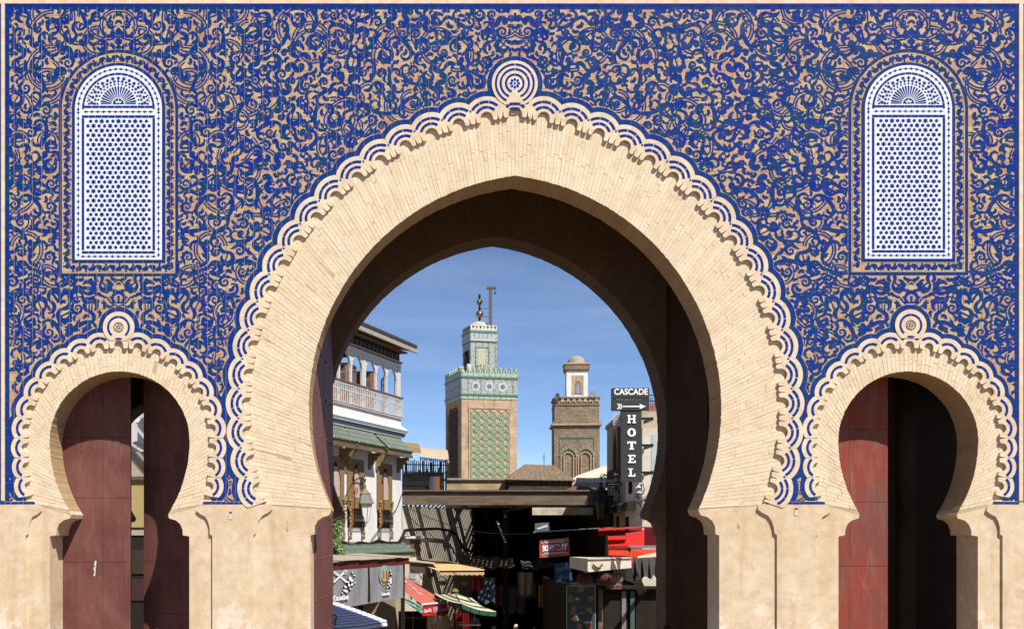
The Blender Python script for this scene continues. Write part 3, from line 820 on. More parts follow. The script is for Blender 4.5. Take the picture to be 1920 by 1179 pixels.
# ------------------------------------------------------------------ blind tiled windows
def ngon(cx, cy, r_, n, a0, yf): return [P(cx+r_*math.sin(a0+2*math.pi*k/n), cy-r_*math.cos(a0+2*math.pi*k/n), yf) for k in range(n)]
def star(cx, cy, r0, r1, n, yf): return [P(cx+(r0 if k % 2 == 0 else r1)*math.sin(math.pi*k/n), cy-(r0 if k % 2 == 0 else r1)*math.cos(math.pi*k/n), yf) for k in range(2*n)]
def win_panel(w_):
    cx, cy, yb = w_; YF = -.0155; YP = -.018; dy = yb-487.5
    mb = MB(); lp = [(cx-81.5*math.cos(a), cy-81.5*math.sin(a)) for a in np.linspace(0, math.pi, 60)] + [(cx+81.5, yb), (cx-81.5, yb)]
    mb.poly([P(x, y, YF) for x, y in lp], (0, .02, 0))
    wp = recalc(mb.build('window_panel', M['white_glaze'], gate))
    def piece(name, pts, n_=None):
        m2 = MB(); m2.poly(pts, (0, .004, 0)); return recalc(m2.build(name, M['glaze'], wp))
    # blue bands: lunette frame and lattice frame, in short edging tiles
    ns = 17
    for k in range(ns):
        a0, a1 = math.pi*k/ns+.006, math.pi*(k+1)/ns-.006
        pts = [(68.2, a) for a in np.linspace(a0, a1, 4)] + [(64.2, a) for a in np.linspace(a1, a0, 4)]
        piece('band_tile', [P(cx-r_*math.cos(a), cy-r_*math.sin(a), YP) for r_, a in pts])
    def row(x0, y0, x1, y1, n):
        for k in range(n):
            if abs(x1-x0) > abs(y1-y0): a, b = x0+(x1-x0)*k/n+.3, x0+(x1-x0)*(k+1)/n-.3; q = ((a, y0), (b, y0), (b, y1), (a, y1))
            else: a, b = y0+(y1-y0)*k/n+.3, y0+(y1-y0)*(k+1)/n-.3; q = ((x0, a), (x1, a), (x1, b), (x0, b))
            piece('band_tile', [P(x, y, YP) for x, y in q])
    yl = cy-6.6
    row(cx-64, yl, cx+64, yl+4.3, 9)
    row(cx-68.6, cy+11.4, cx+68.6, cy+16, 11); row(cx-68.6, 467+dy+4.5, cx+68.6, 471.5+dy+4.5, 11)
    for s in (-1, 1): row(cx+s*64, cy+16.6, cx+s*68.6, 470+dy, 18)
    for s in (-1, 1):
        pass
    # diamonds in the white frame
    dm = MB()
    def diamond(x, y, ang, a=5.4, b=3.1):
        pts = []
        for k in range(8):
            r_ = (a if k % 4 == 0 else b) if k % 2 == 0 else 1.7
            t_ = ang+k*math.pi/4; pts.append(P(x+r_*math.cos(t_), y+r_*math.sin(t_), YP))
        dm.poly(pts, (0, .004, 0))
    for y in np.arange(cy+6, 480+dy, 11.1):
        for s in (-1, 1): diamond(cx+s*75.2, y, math.pi/2)
    na = 23
    for k in range(na+1):
        a = math.pi*k/na; diamond(cx-75.2*math.cos(a), cy-75.2*math.sin(a), a+math.pi/2)
    for x in np.arange(cx-60.5, cx+66, 11): diamond(x, cy+4.6, 0)
    for x in np.arange(cx-66, cx+70, 11): diamond(x, 481.3+dy, 0)
    tag(recalc(dm.build('diamond_frieze', M['glaze'], wp)), kind='stuff')
    # star and hexagon lattice
    lt = MB(); y = cy+22.4; rw = 0
    while y < 470+dy-2:
        x0 = cx-222.5+(170.7 if rw % 2 == 0 else 165.5); k = 0
        while x0 < cx+61:
            st = (k % 3 == 2) if rw % 2 == 0 else (k % 3 == 1)
            jx, jy = rnd.uniform(-.15, .15), rnd.uniform(-.15, .15)
            if st: lt.poly(star(x0+jx, y+jy, 5.3, 3.05, 6, YP), (0, .004, 0))
            else: lt.poly(ngon(x0+jx, y+jy, 3.4, 6, math.pi/6*0, YP), (0, .004, 0))
            x0 += 10.42; k += 1
        y += 8.73; rw += 1
    tag(recalc(lt.build('star_lattice', M['glaze'], wp)), kind='stuff')
    # thin line frame round the lattice
    # lunette: fan of rays, small flower, field of little stars
    fb = cy-9.6; fn = MB()
    for k in range(19):
        a = math.pi*(k+.0)/18; da = .055
        if k in (0, 18): continue
        fn.poly([P(cx-r_*math.cos(a+d), fb-r_*math.sin(a+d), YP) for r_, d in ((12.5, -.035), (32.5, -da), (34, 0), (32.5, da), (12.5, .035))], (0, .004, 0))
    for s in (-1, 1): fn.poly([P(cx+s*x, fb-y_, YP) for x, y_ in ((13, 0), (33, 0), (33, 2.6), (13, 1))], (0, .004, 0))
    fn.poly([P(cx-10.5*math.cos(a), fb-10.5*math.sin(a), YP) for a in np.linspace(0, math.pi, 13)], (0, .004, 0))
    for r_, n_, sz in ((39.2, 17, 2.3), (44.5, 19, 2.9), (50.2, 15, 3.6), (55.3, 25, 2.5), (58.4, 33, 1.7)):
        for k in range(n_):
            a = math.pi*(k+.5)/n_; x, y = cx-r_*math.cos(a), fb+3-(r_+1.2)*math.sin(a)
            if y > fb-.5: continue
            if (x-cx)**2+(y-cy)**2 > 61.5**2: continue
            if r_ in (50.2, 44.5) and k % 2 == 0: fn.poly(star(x, y, sz*1.25, sz*.62, 6, YP), (0, .004, 0))
            else: fn.poly(ngon(x, y, sz, 4, a+math.pi/2, YP), (0, .004, 0))
    tag(recalc(fn.build('lunette_fan', M['glaze'], wp)), kind='stuff')
    m3 = MB()
    for a in (-52, 0, 52):
        def pt(rr, da): return P(cx+rr*math.sin(R(a)+da), fb-.8-rr*math.cos(R(a)+da), YP-.002)
        m3.poly([pt(1, 0), pt(4.5, .42), pt(8.2, 0), pt(4.5, -.42)], (0, .003, 0))
    recalc(m3.build('lunette_flower', M['white_glaze'], wp))
    return wp
for w_ in WIN: win_panel(w_)

# ------------------------------------------------------------------ doors
def paint_mat(name, c1, c2, c3, vert=True, rough=.55):
    t = NT(name)
    a = t.ramp(t.noise(1.1, 6, .65), .42, .60); b = t.ramp(t.noise(7, 7, .75, t.vec(1, 1, .3)), .47, .70)
    g = t.ramp(t.noise(34, 4, .6, t.vec(1, 1, .06)), .45, .8)
    col = t.mix(a, c1, c2); col = t.mix(t.math('MULTIPLY', b, .6), col, c3); col = t.mix(t.math('MULTIPLY', g, .35), col, tuple(x*.45 for x in c1[:3])+(1,))
    t.bump(t.math('ADD', t.noise(60, 4, .6, t.vec(1, 1, .12)), t.noise(18, 5, .7)), .35, .008)
    return t.out(col, rough, spec=.12)
M['door_left'] = paint_mat('faded maroon door paint', (.165,.066,.054,1), (.125,.046,.038,1), (.215,.11,.09,1))
M['door_right'] = paint_mat('brick red door paint', (.235,.050,.034,1), (.165,.062,.05,1), (.23,.125,.105,1))
M['door_plank'] = paint_mat('maroon plank paint', (.17,.066,.058,1), (.13,.05,.045,1), (.21,.10,.09,1))
M['door_black'] = paint_mat('dark door paint with shade in it', (.03,.018,.014,1), (.024,.014,.011,1), (.042,.026,.02,1))  # shade on the folded-back leaf is put into this near-black colour
M['door_dark'] = paint_mat('brown plank paint darkened for shade', (.058,.026,.013,1), (.042,.019,.010,1), (.070,.034,.019,1), rough=1.0)  # passage shade on the right leaf is put into its dark brown
M['iron'] = simple('dark wrought iron', (.025,.024,.022), .5, .3, 20, .3, 60, metal=.6)
M['brass'] = simple('tarnished brass', (.45,.30,.10), .35, .4, 14, .2, 50, metal=.9)
def door_leaf(name, hinge, ang, wpx, top, mat_, lab, rows=(0, .26, .52, .74, 1), cols=(0, .55, 1), sgn=1, y0=.668):
    """panelled leaf turning about a hinge; sgn +1: leaf extends to +x from hinge"""
    root = bpy.data.objects.new(name, None); COL.objects.link(root); root.parent = gate
    root.location = P(hinge, GROUNDY-10, y0)-gl; root.rotation_euler = (0, 0, R(ang)); root['label'] = lab
    W = wpx*U; H = (GROUNDY-10-top)*U
    core = MB(); core.box((0, .012, .02), (sgn*W, .05, H)); recalc(core_o := bpy.data.objects.new('door_core', core.mesh('door_core', M['door_black']))); COL.objects.link(core_o); core_o.parent = root
    for r0, r1 in zip(rows[:-1], rows[1:]):
        for c0, c1 in zip(cols[:-1], cols[1:]):
            mb = MB(); g = .0025; d = rnd.uniform(0, .004)
            mb.box((sgn*(W*c0+g), -d, .02+(H-.02)*r0+g), (sgn*(W*c1-g), .012, .02+(H-.02)*r1-g))
            o = bpy.data.objects.new('door_panel', mb.mesh('door_panel', mat_)); COL.objects.link(o); o.parent = root; recalc(o)
    return root
door_leaf('door_leaf', 88, 0, 136, 640, M['door_left'], 'faded maroon door leaf standing nearly closed', (0, .30, .47, .63, .78, 1), (0, .6, 1))
door_leaf('door_leaf', 358, -25, 134, 640, M['door_left'], 'maroon door leaf pushed ajar', (0, .34, .47, .70, 1), (0, .12, 1), -1)
door_leaf('door_leaf', 1566, 0, 137, 640, M['door_right'], 'brick red door leaf standing closed', (0, .3, .46, .62, .8, 1), (0, .45, 1))
door_leaf('door_leaf', 1838, -82, 136, 640, M['door_black'], 'dark door leaf folded back into the passage', (0, .3, .46, .62, .8, 1), (0, .5, 1), -1)
mb = MB()
for k in range(6):
    a = rnd.uniform(-1, 1); mb.face([P(147+rnd.uniform(-1.6, 1.6)-k*.4+7, 1052+k*4.6, .664), P(150.5-k*.4+7, 1054+k*4.6, .664), P(149-k*.5+7, 1060+k*4.6, .664), P(147-k*.5+7, 1059+k*4.6, .664)])
recalc(mb.build('paint_drip', simple('white paint drip', (.75,.74,.72), .5, .05, 5, 0), gate))
def plank_leaf(side, x, y_hinge, top, mat_, lab, ang, n=8, lng=2.55):
    root = bpy.data.objects.new('door_leaf', None); COL.objects.link(root); root.parent = gate; root['label'] = lab
    root.location = P(x, GROUNDY-10, y_hinge)-gl; root.rotation_euler = (0, 0, R(ang)); H = (GROUNDY-10-top)*U
    wd = lng/n
    for k in range(n):
        mb = MB(); d = rnd.uniform(0, .006)*side
        mb.box((min(0, side*.07)+d, k*wd+.003, .02), (max(0, side*.07)+d, (k+1)*wd-.003, H-rnd.uniform(0, .01)))
        o = bpy.data.objects.new('plank', mb.mesh('plank', mat_)); COL.objects.link(o); o.parent = root; recalc(o)
        for z in np.arange(.35, H, .62):
            if k % 2 == 0 and side < 0:
                b = MB(); b.ball((-side*.004+d, (k+.5)*wd, z), .022, 6, 4); q = bpy.data.objects.new('stud', b.mesh('stud', mat_)); COL.objects.link(q); q.parent = o
    return root
lm = plank_leaf(-1, 582, .70, 445, M['door_plank'], 'maroon plank door leaf folded against the left jamb', -3)
rm_ = plank_leaf(1, 1350, .70, 445, M['door_dark'], 'dark plank door leaf folded against the right jamb', 0)
def ring_handle(parent, y, z, sgn):
    mb = MB(); a = np.linspace(0, 2*math.pi, 17)
    mb.tube([(sgn*-.05+.0, y+.10*math.cos(t_), z+.08*math.sin(t_)) for t_ in a], .013, 6); mb.tube([(0, y+.02, z+.08), (-sgn*.06, y+.02, z+.08)], .016, 6)
    o = bpy.data.objects.new('ring_handle', mb.mesh('ring_handle', M['iron'])); COL.objects.link(o); o.parent = parent; recalc(o)
def knob(parent, p, name='ring_handle'): pass
ring_handle(lm, 2.42, CAMZ-.0075*16*0 - 1.45, -1); ring_handle(rm_, 2.35, CAMZ-1.62, 1)
# little lamp niches in the plaster
def niche(x, y, w_=5.5, h=15):
    mb = MB(); mb.box(P(x-w_/2, y+h/2, -.006), P(x+w_/2, y-h/2, .004)); o = recalc(mb.build('wall_lamp', M['mortar'], gate))
    m2 = MB(); m2.poly([P(x-w_/2+.8, y+h/2-1, -.0075), P(x+w_/2-1.2, y+h/2-1, -.0075), P(x+w_/2-1.2, y-h/2+4, -.0075), P(x-w_/2+.8, y-h/2+4, -.0075)], (0, .004, 0)); recalc(m2.build('lens', M['white_glaze'], o))
    m3 = MB(); m3.box(P(x-w_/2+.6, y-h/2+3.6, -.0075), P(x+w_/2-.6, y-h/2+.6, .002)); recalc(m3.build('socket', M['iron'], o))
for x, y in ((432.5, 966), (1493, 959)): niche(x, y)
def niche2(x, y):
    mb = MB(); mb.ball(P(x, y, FB-.002), .045, 8, 6, (.55, .12, 1)); recalc(mb.build('wall_lamp', M['mortar'], gate))
for x, y in ((539, 990), (1387, 985)): niche2(x, y)
# ------------------------------------------------------------------ ground
M['paving'] = simple('worn ochre paving', (.23,.165,.10), .85, .4, 3, .3, 25)  # ochre chosen so the unseen plaza bounces warm light into the arches
g_ = MB(); prof = [(-70, 0), (4.5, 0), (9, -.35), (22, -1.75), (26, -1.85), (900, -1.85)]
for (y0, z0), (y1, z1) in zip(prof[:-1], prof[1:]): g_.face([(-500, y0, z0), (500, y0, z0), (500, y1, z1), (-500, y1, z1)])
tag(recalc(g_.build('ground', M['paving'])), kind='structure')
ZS = -1.85

# ------------------------------------------------------------------ materials of the town
M['white'] = simple('whitewashed wall', (.74,.73,.70), .9, .10, 1.2, .25, 25, c2=(.58,.56,.51), spec=.2)
M['offwhite'] = simple('grubby off-white wall', (.66,.61,.52), .9, .2, 1.6, .3, 20, c2=(.50,.44,.35), spec=.2)
M['tan'] = simple('stained tan render', (.44,.36,.26), .92, .3, 1.3, .4, 18, c2=(.30,.235,.16), spec=.15)
M['bluegrey'] = simple('grey blue cornice paint', (.22,.28,.33), .8, .2, 5, .1, 30)
M['wood'] = simple('carved brown wood', (.22,.135,.06), .75, .45, 16, .5, 60, c2=(.105,.06,.026), stretch=(1,1,.4))
M['gildwood'] = simple('carved ochre wood', (.30,.20,.085), .75, .5, 22, .6, 50, c2=(.12,.072,.03))
M['orange'] = simple('varnished orange wood', (.38,.135,.03), .4, .3, 12, .2, 40, stretch=(1,1,.2))
M['darkwood'] = simple('weathered grey beam', (.17,.125,.085), .85, .45, 7, .5, 40, c2=(.075,.052,.036), stretch=(.25,.25,1.5))
M['greentile'] = simple('mossy green roof tile', (.105,.145,.105), .5, .4, 4, .3, 30, c2=(.05,.075,.055))
M['whiteiron'] = simple('white painted iron', (.60,.585,.55), .5, .15, 20, .1, 40)
M['railwood'] = simple('purple brown handrail', (.20,.085,.07), .5, .2, 10, .1, 40)
M['darkint'] = simple('dark interior wall', (.028,.022,.017), .9, .3, 3, .2, 20, spec=.1)  # near-black colour holds the shade of interiors, recesses and the market
M['shade_dark'] = simple('dark market wall', (.055,.042,.032), .92, .4, 2, .3, 20, spec=.1)  # shade of the covered street put into the colour
M['glass'] = simple('window glass', (.06,.09,.12), .06, .1, 2, 0, spec=.8)
M['cobalt'] = simple('cobalt cloth', (.03,.04,.30), .7, .2, 8, 0)
def cloth(name, c, rough=.85, var=.15, fold=.25): return simple(name, c, rough, var, 3.5, fold, 5, spec=.15, bdist=.05)
def stripes(name, axis, period, cols, rot=(0,0,0)):
    """woven stripes along a world axis; cols = [(share, colour)]"""
    t = NT(name); mp = t.n('ShaderNodeMapping'); t.set(mp.inputs['Vector'], t.n('ShaderNodeTexCoord').outputs['UV'])
    sx = t.n('ShaderNodeSeparateXYZ'); t.set(sx.inputs[0], mp.outputs[0])
    f = t.math('FRACT', t.math('MULTIPLY', sx.outputs[axis], 1/period))
    r = t.n('ShaderNodeValToRGB'); r.color_ramp.interpolation = 'CONSTANT'; t.set(r.inputs[0], f)
    acc = 0; e = r.color_ramp.elements
    for i, (sh, c) in enumerate(cols):
        el = e[i] if i < 2 else e.new(acc)
        el.position = acc; el.color = tuple(c)+(1,); acc += sh
    return t.out(r.outputs[0], .85, spec=.15)
def set_uv(o, fn):
    uv = o.data.uv_layers.new(name='UVMap')
    for l in o.data.loops: uv.data[l.index].uv = fn(o.data.vertices[l.vertex_index].co)
    return o
def text(parent, name, body, M4, size, mat_, ext=.006, align='CENTER', shear=0, sx=1.0, font=None, bold=0.0, space=1.0):
    cu = bpy.data.curves.new(name, 'FONT'); cu.body = body; cu.size = size; cu.align_x = align; cu.align_y = 'CENTER'; cu.extrude = ext; cu.shear = shear; cu.offset = bold; cu.space_character = space
    tmp = bpy.data.objects.new('tmp', cu); COL.objects.link(tmp); dg = bpy.context.evaluated_depsgraph_get(); dg.update()
    me = bpy.data.meshes.new_from_object(tmp.evaluated_get(dg)); bpy.data.objects.remove(tmp); bpy.data.curves.remove(cu)
    me.transform(M4 @ Matrix.Diagonal((sx, 1, 1, 1))); me.transform(Matrix.Translation(-worldloc(parent)))
    me.materials.clear(); me.materials.append(mat_); me.name = name
    o = bpy.data.objects.new(name, me); COL.objects.link(o); o.parent = parent; return o
def facing(p, rz=0, rx=0):
    """text frame: x right, y up, facing the camera side (-Y), at world point p"""
    return Matrix.Translation(p) @ Matrix.Rotation(R(rz), 4, 'Z') @ Matrix.Rotation(R(90+rx), 4, 'X')
M['ink_white'] = simple('white lettering', (.85,.85,.83), .5, .03, 5, 0)
M['ink_black'] = simple('black lettering', (.012,.012,.012), .5, .03, 5, 0)
M['black_sign'] = simple('charcoal sign sheet', (.030,.031,.034), .6, .15, 6, .05, 30)

# ------------------------------------------------------------------ white house with the gallery
DC = 40.0
F2 = Vector((.370, .929, 0)).normalized(); N2 = Vector((.929, -.370, 0)).normalized()
C0 = at(752, 1000, DC); C0.z = 0
MH = Matrix(((F2.x, N2.x, 0, C0.x), (F2.y, N2.y, 0, C0.y), (0, 0, 1, 0), (0, 0, 0, 1)))
def fs(px, n=0.0):
    """distance along the facade (s) where pixel column px meets it, n metres proud"""
    q = C0 + N2*n; dx = (px-VX)*U/CAMD
    tt = (q.x*N2.x + (q.y+CAMD)*N2.y)/(dx*N2.x + N2.y)
    return (Vector((dx*tt, tt-CAMD, 0))-C0).dot(F2)
def cz(py): return CAMZ+(VY-py)*U*DC/CAMD
house = thing('white_house', (C0.x, C0.y, ZS), 'white house with arcaded upper gallery and green tiled window canopies', 'house')
def hb(name, boxes, mat_, parent=None, smooth=False):
    mb = MB().frame(MH)
    for a, b in boxes: mb.box(a, b)
    return recalc(mb.build(name, mat_, parent or house, smooth))
SL = fs(596)-1.5
ZG0, ZG1 = cz(784), cz(679)         # gallery floor and head
hb('wall', [((SL, -7, 2.3), (0, 0, cz(800)))], M['white'])
hb('parapet', [((SL, -7, cz(800)), (0.0, -.002, ZG0))], M['white'])
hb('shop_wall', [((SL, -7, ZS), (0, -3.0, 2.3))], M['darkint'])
hb('shop_pier', [((-.5, -3, ZS), (-.004, -.01, 2.3))], M['tan'])
cn = hb('cornice', [((SL, .003, cz(822)), (.05, .10, cz(818)))], M['white'])
hb('cornice_moulding', [((SL, .004, cz(818)), (.06, .14, cz(814)))], M['bluegrey'], cn); hb('cornice_moulding', [((SL, .004, cz(813.5)), (.10, .2, cz(811)))], M['white'], cn)
hb('cornice_moulding', [((SL, .004, cz(811)), (.12, .22, cz(808)))], M['bluegrey'], cn)
mb = MB().frame(MH); mb.hexa([(SL, .004, cz(808)), (.13, .004, cz(808)), (.13, .23, cz(808)), (SL, .23, cz(808))], [(SL, .004, cz(799)), (.02, .004, cz(799)), (.02, .03, cz(799)), (SL, .05, cz(799))]); recalc(mb.build('cornice_moulding', M['white'], cn))
mb = MB().frame(MH)
for k in range(64):
    s = -.08-k*.16; mb.box((s-.05, .003, cz(830)), (s, .06, cz(826)))
    mb.box((s-.09, .003, cz(836)), (s-.05, .04, cz(832)))
tag(recalc(mb.build('dentils', M['white'], cn)), kind='stuff')
# gallery: arcade of posts, arches, sashes, balustrade
def arch_frame(s0, s1, z0, zt, post=.06, n0=-.09, n1=-.02):
    mb = MB().frame(MH); c = (s0+s1)/2; r_ = (s1-s0)/2-post; zs = zt-.18-r_
    inner = [(c+r_*math.cos(a), zs+r_*1.15*math.sin(a)) for a in np.linspace(0, math.pi, 13)]
    loop = [(s1, z0), (s1, zt), (s0, zt), (s0, z0), (s0+post, z0)] + inner[::-1] + [(s1-post, z0)]
    mb.poly([Vector((a, n0, z)) for a, z in loop], (0, n1-n0, 0)); o = recalc(mb.build('arcade_bay', M['whiteiron'], house))
    m2 = MB().frame(MH)                       # pierced spandrel ornament
    for a in np.linspace(.25, math.pi-.25, 9): m2.box((c+(r_+.035)*math.cos(a)-.02, n1-.01, zs+(r_*1.15+.04)*math.sin(a)-.02), (c+(r_+.035)*math.cos(a)+.02, n1+.012, zs+(r_*1.15+.04)*math.sin(a)+.02))
    tag(recalc(m2.build('spandrel_ornament', M['offwhite'], o)), kind='stuff'); return o, c, r_, zs
ZA = cz(690)
bays = [(fs(686), fs(706.5)), (fs(706.5), fs(726.3)), (fs(726.3), fs(746)), (fs(660), fs(682)), (fs(637.5), fs(660)), (fs(612), fs(637.5))]
def sash(s0, s1, z0, z1, ang, side):
    w_ = (s1-s0); h = s0 if side < 0 else s1; cs, sn = math.cos(R(ang)), math.sin(R(ang)); d = 1 if side < 0 else -1
    def q(a, b, z): return Vector((h+d*(a*cs)-0*b, -.12-a*sn+b, z))
    mb = MB().frame(MH)
    for a0, a1, za, zb in ((0, .07, z0, z1), (w_-.07, w_, z0, z1), (.07, w_-.07, z0, z0+.35), (.07, w_-.07, z1-.08, z1), (.07, w_-.07, z0+.95, z0+1.0)):
        mb.hexa([q(a0, 0, za), q(a1, 0, za), q(a1, -.04, za), q(a0, -.04, za)], [q(a0, 0, zb), q(a1, 0, zb), q(a1, -.04, zb), q(a0, -.04, zb)])
    o = recalc(mb.build('window_sash', M['orange'], house)); m2 = MB().frame(MH); m2.face([q(.07, -.02, z0+.35), q(w_-.07, -.02, z0+.35), q(w_-.07, -.02, z1-.08), q(.07, -.02, z1-.08)]); m2.build('pane', M['glass'], o)
for i, (a, b) in enumerate(bays):
    o, c, r_, zs = arch_frame(a, b, ZG0, ZA)
    if i in (1, 2): sash(c-r_, c+r_, ZG0+.1, zs+.18, 30, -1)
    elif i == 3: sash(c-r_, c+r_, ZG0+.25, zs+.2, 8, -1)
    else: sash(c-r_, c+r_, ZG0+.1, zs+.18, 66, 1)
for px0, px1 in ((682, 686.5), (746, 751.5), (607, 612)): hb('gallery_post', [((fs(px0)+.005, -.14, ZG0), (fs(px1)-.005, .0, ZA+.02))], M['whiteiron'])
hb('arcade_head', [((SL, -.12, ZA), (.0, .0, cz(684)))], M['whiteiron'])
hb('lintel', [((SL, -.16, cz(682.5)), (.02, .05, cz(679)))], simple('pale wood lintel', (.42,.30,.20), .8))
hb('frieze', [((SL, -.30, cz(679)), (-.05, -.04, cz(664)))], M['darkint'])
mb = MB().frame(MH)
for k in range(26):
    s = -.25-k*.34; mb.box((s-.22, -.045, cz(676)), (s, -.03, cz(667)))
tag(recalc(mb.build('frieze_carving', simple('painted dark carving', (.07,.065,.085), .7, .4, 20), house)), kind='stuff')
for px, n in ((752, -5.0), (700, -5.0), (660, -5.0)): hb('gallery_post', [((fs(px)-.3, n-.1, ZG0), (fs(px)-.2, n, cz(664)))], M['darkint'])
hb('gallery_ceiling', [((SL, -6.5, cz(664)), (-.05, -.302, cz(661)))], M['darkint'])
# balustrade
bl = hb('balustrade', [((SL, .02, cz(748.5)), (fs(684), .10, cz(745.8))), ((fs(687), .02, cz(748.5)), (-.02, .10, cz(745.8)))], M['railwood'])
bl_me = None
s = -.06
k = 0
mb = MB(); mb.box((-.014, -.014, 0), (.014, .014, cz(748.5)-ZG0-.04)); bme = mb.mesh('baluster', M['whiteiron'])
while s > fs(612):
    o = inst('baluster', bme, bl, MH @ Vector((s, .06, ZG0+.04)) - worldloc(bl), (0, 0, math.atan2(F2.y, F2.x))); s -= .145; k += 1
for z in (ZG0+.02, ZG0+.42, ZG0+.60): hb('balustrade_rail', [((fs(612), .045, z), (-.04, .075, z+.025))], M['whiteiron'], bl)
hb('balustrade_foot', [((fs(612), .03, ZG0+.003), (-.02, .09, ZG0+.02))], M['railwood'], bl)
# roof with eave
mb = MB().frame(MH); ze = cz(656)
mb.hexa([(SL, -7, ze+1.6), (.34, -7, ze+1.6), (.34, .42, ze-.06), (SL, .42, ze-.06)], [(SL, -7, ze+1.78), (.34, -7, ze+1.78), (.34, .42, ze+.08), (SL, .42, ze+.08)])
roof = recalc(mb.build('roof', M['wood'], house)); hb('gutter', [((SL, .422, ze-.10), (.38, .50, ze+.03))], simple('pale zinc gutter', (.38,.34,.27), .6), roof)
mb = MB().frame(MH)
for k in range(62):
    s = .26-k*.2; mb.tube([(s, .48, ze+.11), (s, -2, ze+.74)], .085, 6)
tag(recalc(mb.build('roof_tiles', simple('dark mossy roof tile', (.055,.058,.045), .6, .4, 5), roof)), kind='stuff')
hb('eave_soffit', [((SL, -.3, cz(663)), (.12, .2, cz(660.5)))], M['wood'], roof)
# canopies over the windows
def canopy(s0, s1):
    z0, z1 = cz(855), cz(828); mb = MB().frame(MH)
    mb.hexa([(s0, .01, z1-.05), (s1, .01, z1-.05), (s1, .50, z0), (s0, .50, z0)], [(s0, .01, z1+.02), (s1, .01, z1+.02), (s1, .50, z0+.07), (s0, .50, z0+.07)])
    c = recalc(mb.build('canopy', M['wood'], house)); hb('canopy_fascia', [((s0-.03, .46, z0-.10), (s1+.03, .53, z0-.001))], M['darkwood'], c)
    mb = MB().frame(MH); n = int((s1-s0)/.15)
    for k in range(n):
        s = s0+(k+.5)*(s1-s0)/n
        for j in range(3):
            t0, t1 = j/3, (j+1)/3+.03
            mb.tube([(s, .02+.50*t0, z1+.06+(z0-z1+.03)*t0), (s, .02+.51*t1, z1+.08+(z0-z1+.03)*t1)], .062, 6)
    tag(recalc(mb.build('canopy_tiles', M['greentile'], c)), kind='stuff')
    for s in (s0+.12, s1-.12):
        mb = MB().frame(MH); pts = [(.01, z0-.08), (.44, z0-.08), (.41, z0-.17), (.33, z0-.20), (.30, z0-.30), (.21, z0-.34), (.17, z0-.46), (.09, z0-.50), (.07, z0-.60), (.01, z0-.62)]
        mb.poly([Vector((s-.05, n_, z)) for n_, z in pts], (.10, 0, 0)); recalc(mb.build('bracket', M['gildwood'], c))
canopy(fs(702), fs(750)-.15); canopy(fs(643), fs(696)-.1); canopy(fs(595), fs(640))
# carved windows
def hwin(pxc):
    c = fs(pxc); w_, zb, zt = .62, cz(990), cz(874); root = bpy.data.objects.new('window', None); COL.objects.link(root); root.parent = house
    hb('window_recess', [((c-w_+.06, .004, zb+.02), (c+w_-.06, .02, zt-.1))], M['darkint'], root)
    mb = MB().frame(MH); zs = zt-.75; iw = w_-.24
    top = [(c+iw*(1-t_)*1.0, zs+.62*math.sin(t_*math.pi/2)) for t_ in np.linspace(0, 1, 9)]
    left = [(2*c-a, z) for a, z in top[::-1][1:]]
    loop = [(c+w_, zb+.6), (c+w_, zt), (c-w_, zt), (c-w_, zb+.6), (c-iw, zb+.6)] + left[::-1] + top[::-1][1:] + [(c+iw, zb+.6)]
    mb.poly([Vector((a, .022, z)) for a, z in loop], (0, .05, 0)); recalc(mb.build('window_frame', M['gildwood'], root))
    hb('shutter', [((c-iw+.02, .024, zb+.05), (c-iw+.18, .07, zs+.05))], M['orange'], root)
    hb('pane', [((c-.05, .022, zb+.95), (c+iw-.02, .035, zs+.45))], simple('lace curtain behind glass', (.62,.56,.50), .5, .5, 30, 0, c2=(.30,.16,.13)), root)
    hb('carved_panel', [((c-.05, .023, zb+.62), (c+iw, .06, zb+.93))], M['gildwood'], root)
    mb = MB().frame(MH)
    for k in range(9):
        s = c-iw+.02+k*(2*iw-.04)/8; mb.tube([(s, .08, zb+.60), (s+.02, .16, zb+.40), (s-.02, .22, zb+.2), (s, .10, zb+.02)], .012, 4)
        mb.tube([(s, .12, zb+.5), (s+.05, .2, zb+.3), (s-.04, .18, zb+.1)], .009, 4)
    recalc(mb.build('grille', M['iron'], root))
    for sg in (-1, 1):
        mb = MB().frame(MH); x = c+sg*(w_-.10); pts = [(x+.012*math.cos(k*1.2), .10+.012*math.sin(k*1.2), zb-.25+k*.06) for k in range(19)]
        mb.tube(pts, [.03+.018*(k % 2) for k in range(19)], 6); mb.ball((x, .10, zb-.30), .055, 8, 6, (1, 1, 1.6)); mb.ball((x, .10, zb+.86), .075, 8, 5)
        recalc(mb.build('column', M['gildwood'], root))
for p in (719, 664.5, 626): hwin(p)
# green pent roof above the shop
mb = MB().frame(MH); zt, zb = cz(1019), cz(1038)
mb.hexa([(SL, .01, zt-.05), (-.05, .01, zt-.05), (.0, .5, zb-.05), (SL, .5, zb-.05)], [(SL, .01, zt+.03), (-.05, .01, zt+.03), (.0, .5, zb+.03), (SL, .5, zb+.03)])
pr = recalc(mb.build('pent_roof', M['wood'], house)); mb = MB().frame(MH)
for k in range(44):
    s = -.08-k*.17
    for j in range(3):
        t0, t1 = j/3, (j+1)/3+.02; mb.tube([(s, .02+.52*t0, zt+.05+(zb-zt)*t0), (s, .02+.52*t1, zt+.07+(zb-zt)*t1)], .07, 6)
tag(recalc(mb.build('roof_tiles', M['greentile'], pr)), kind='stuff')

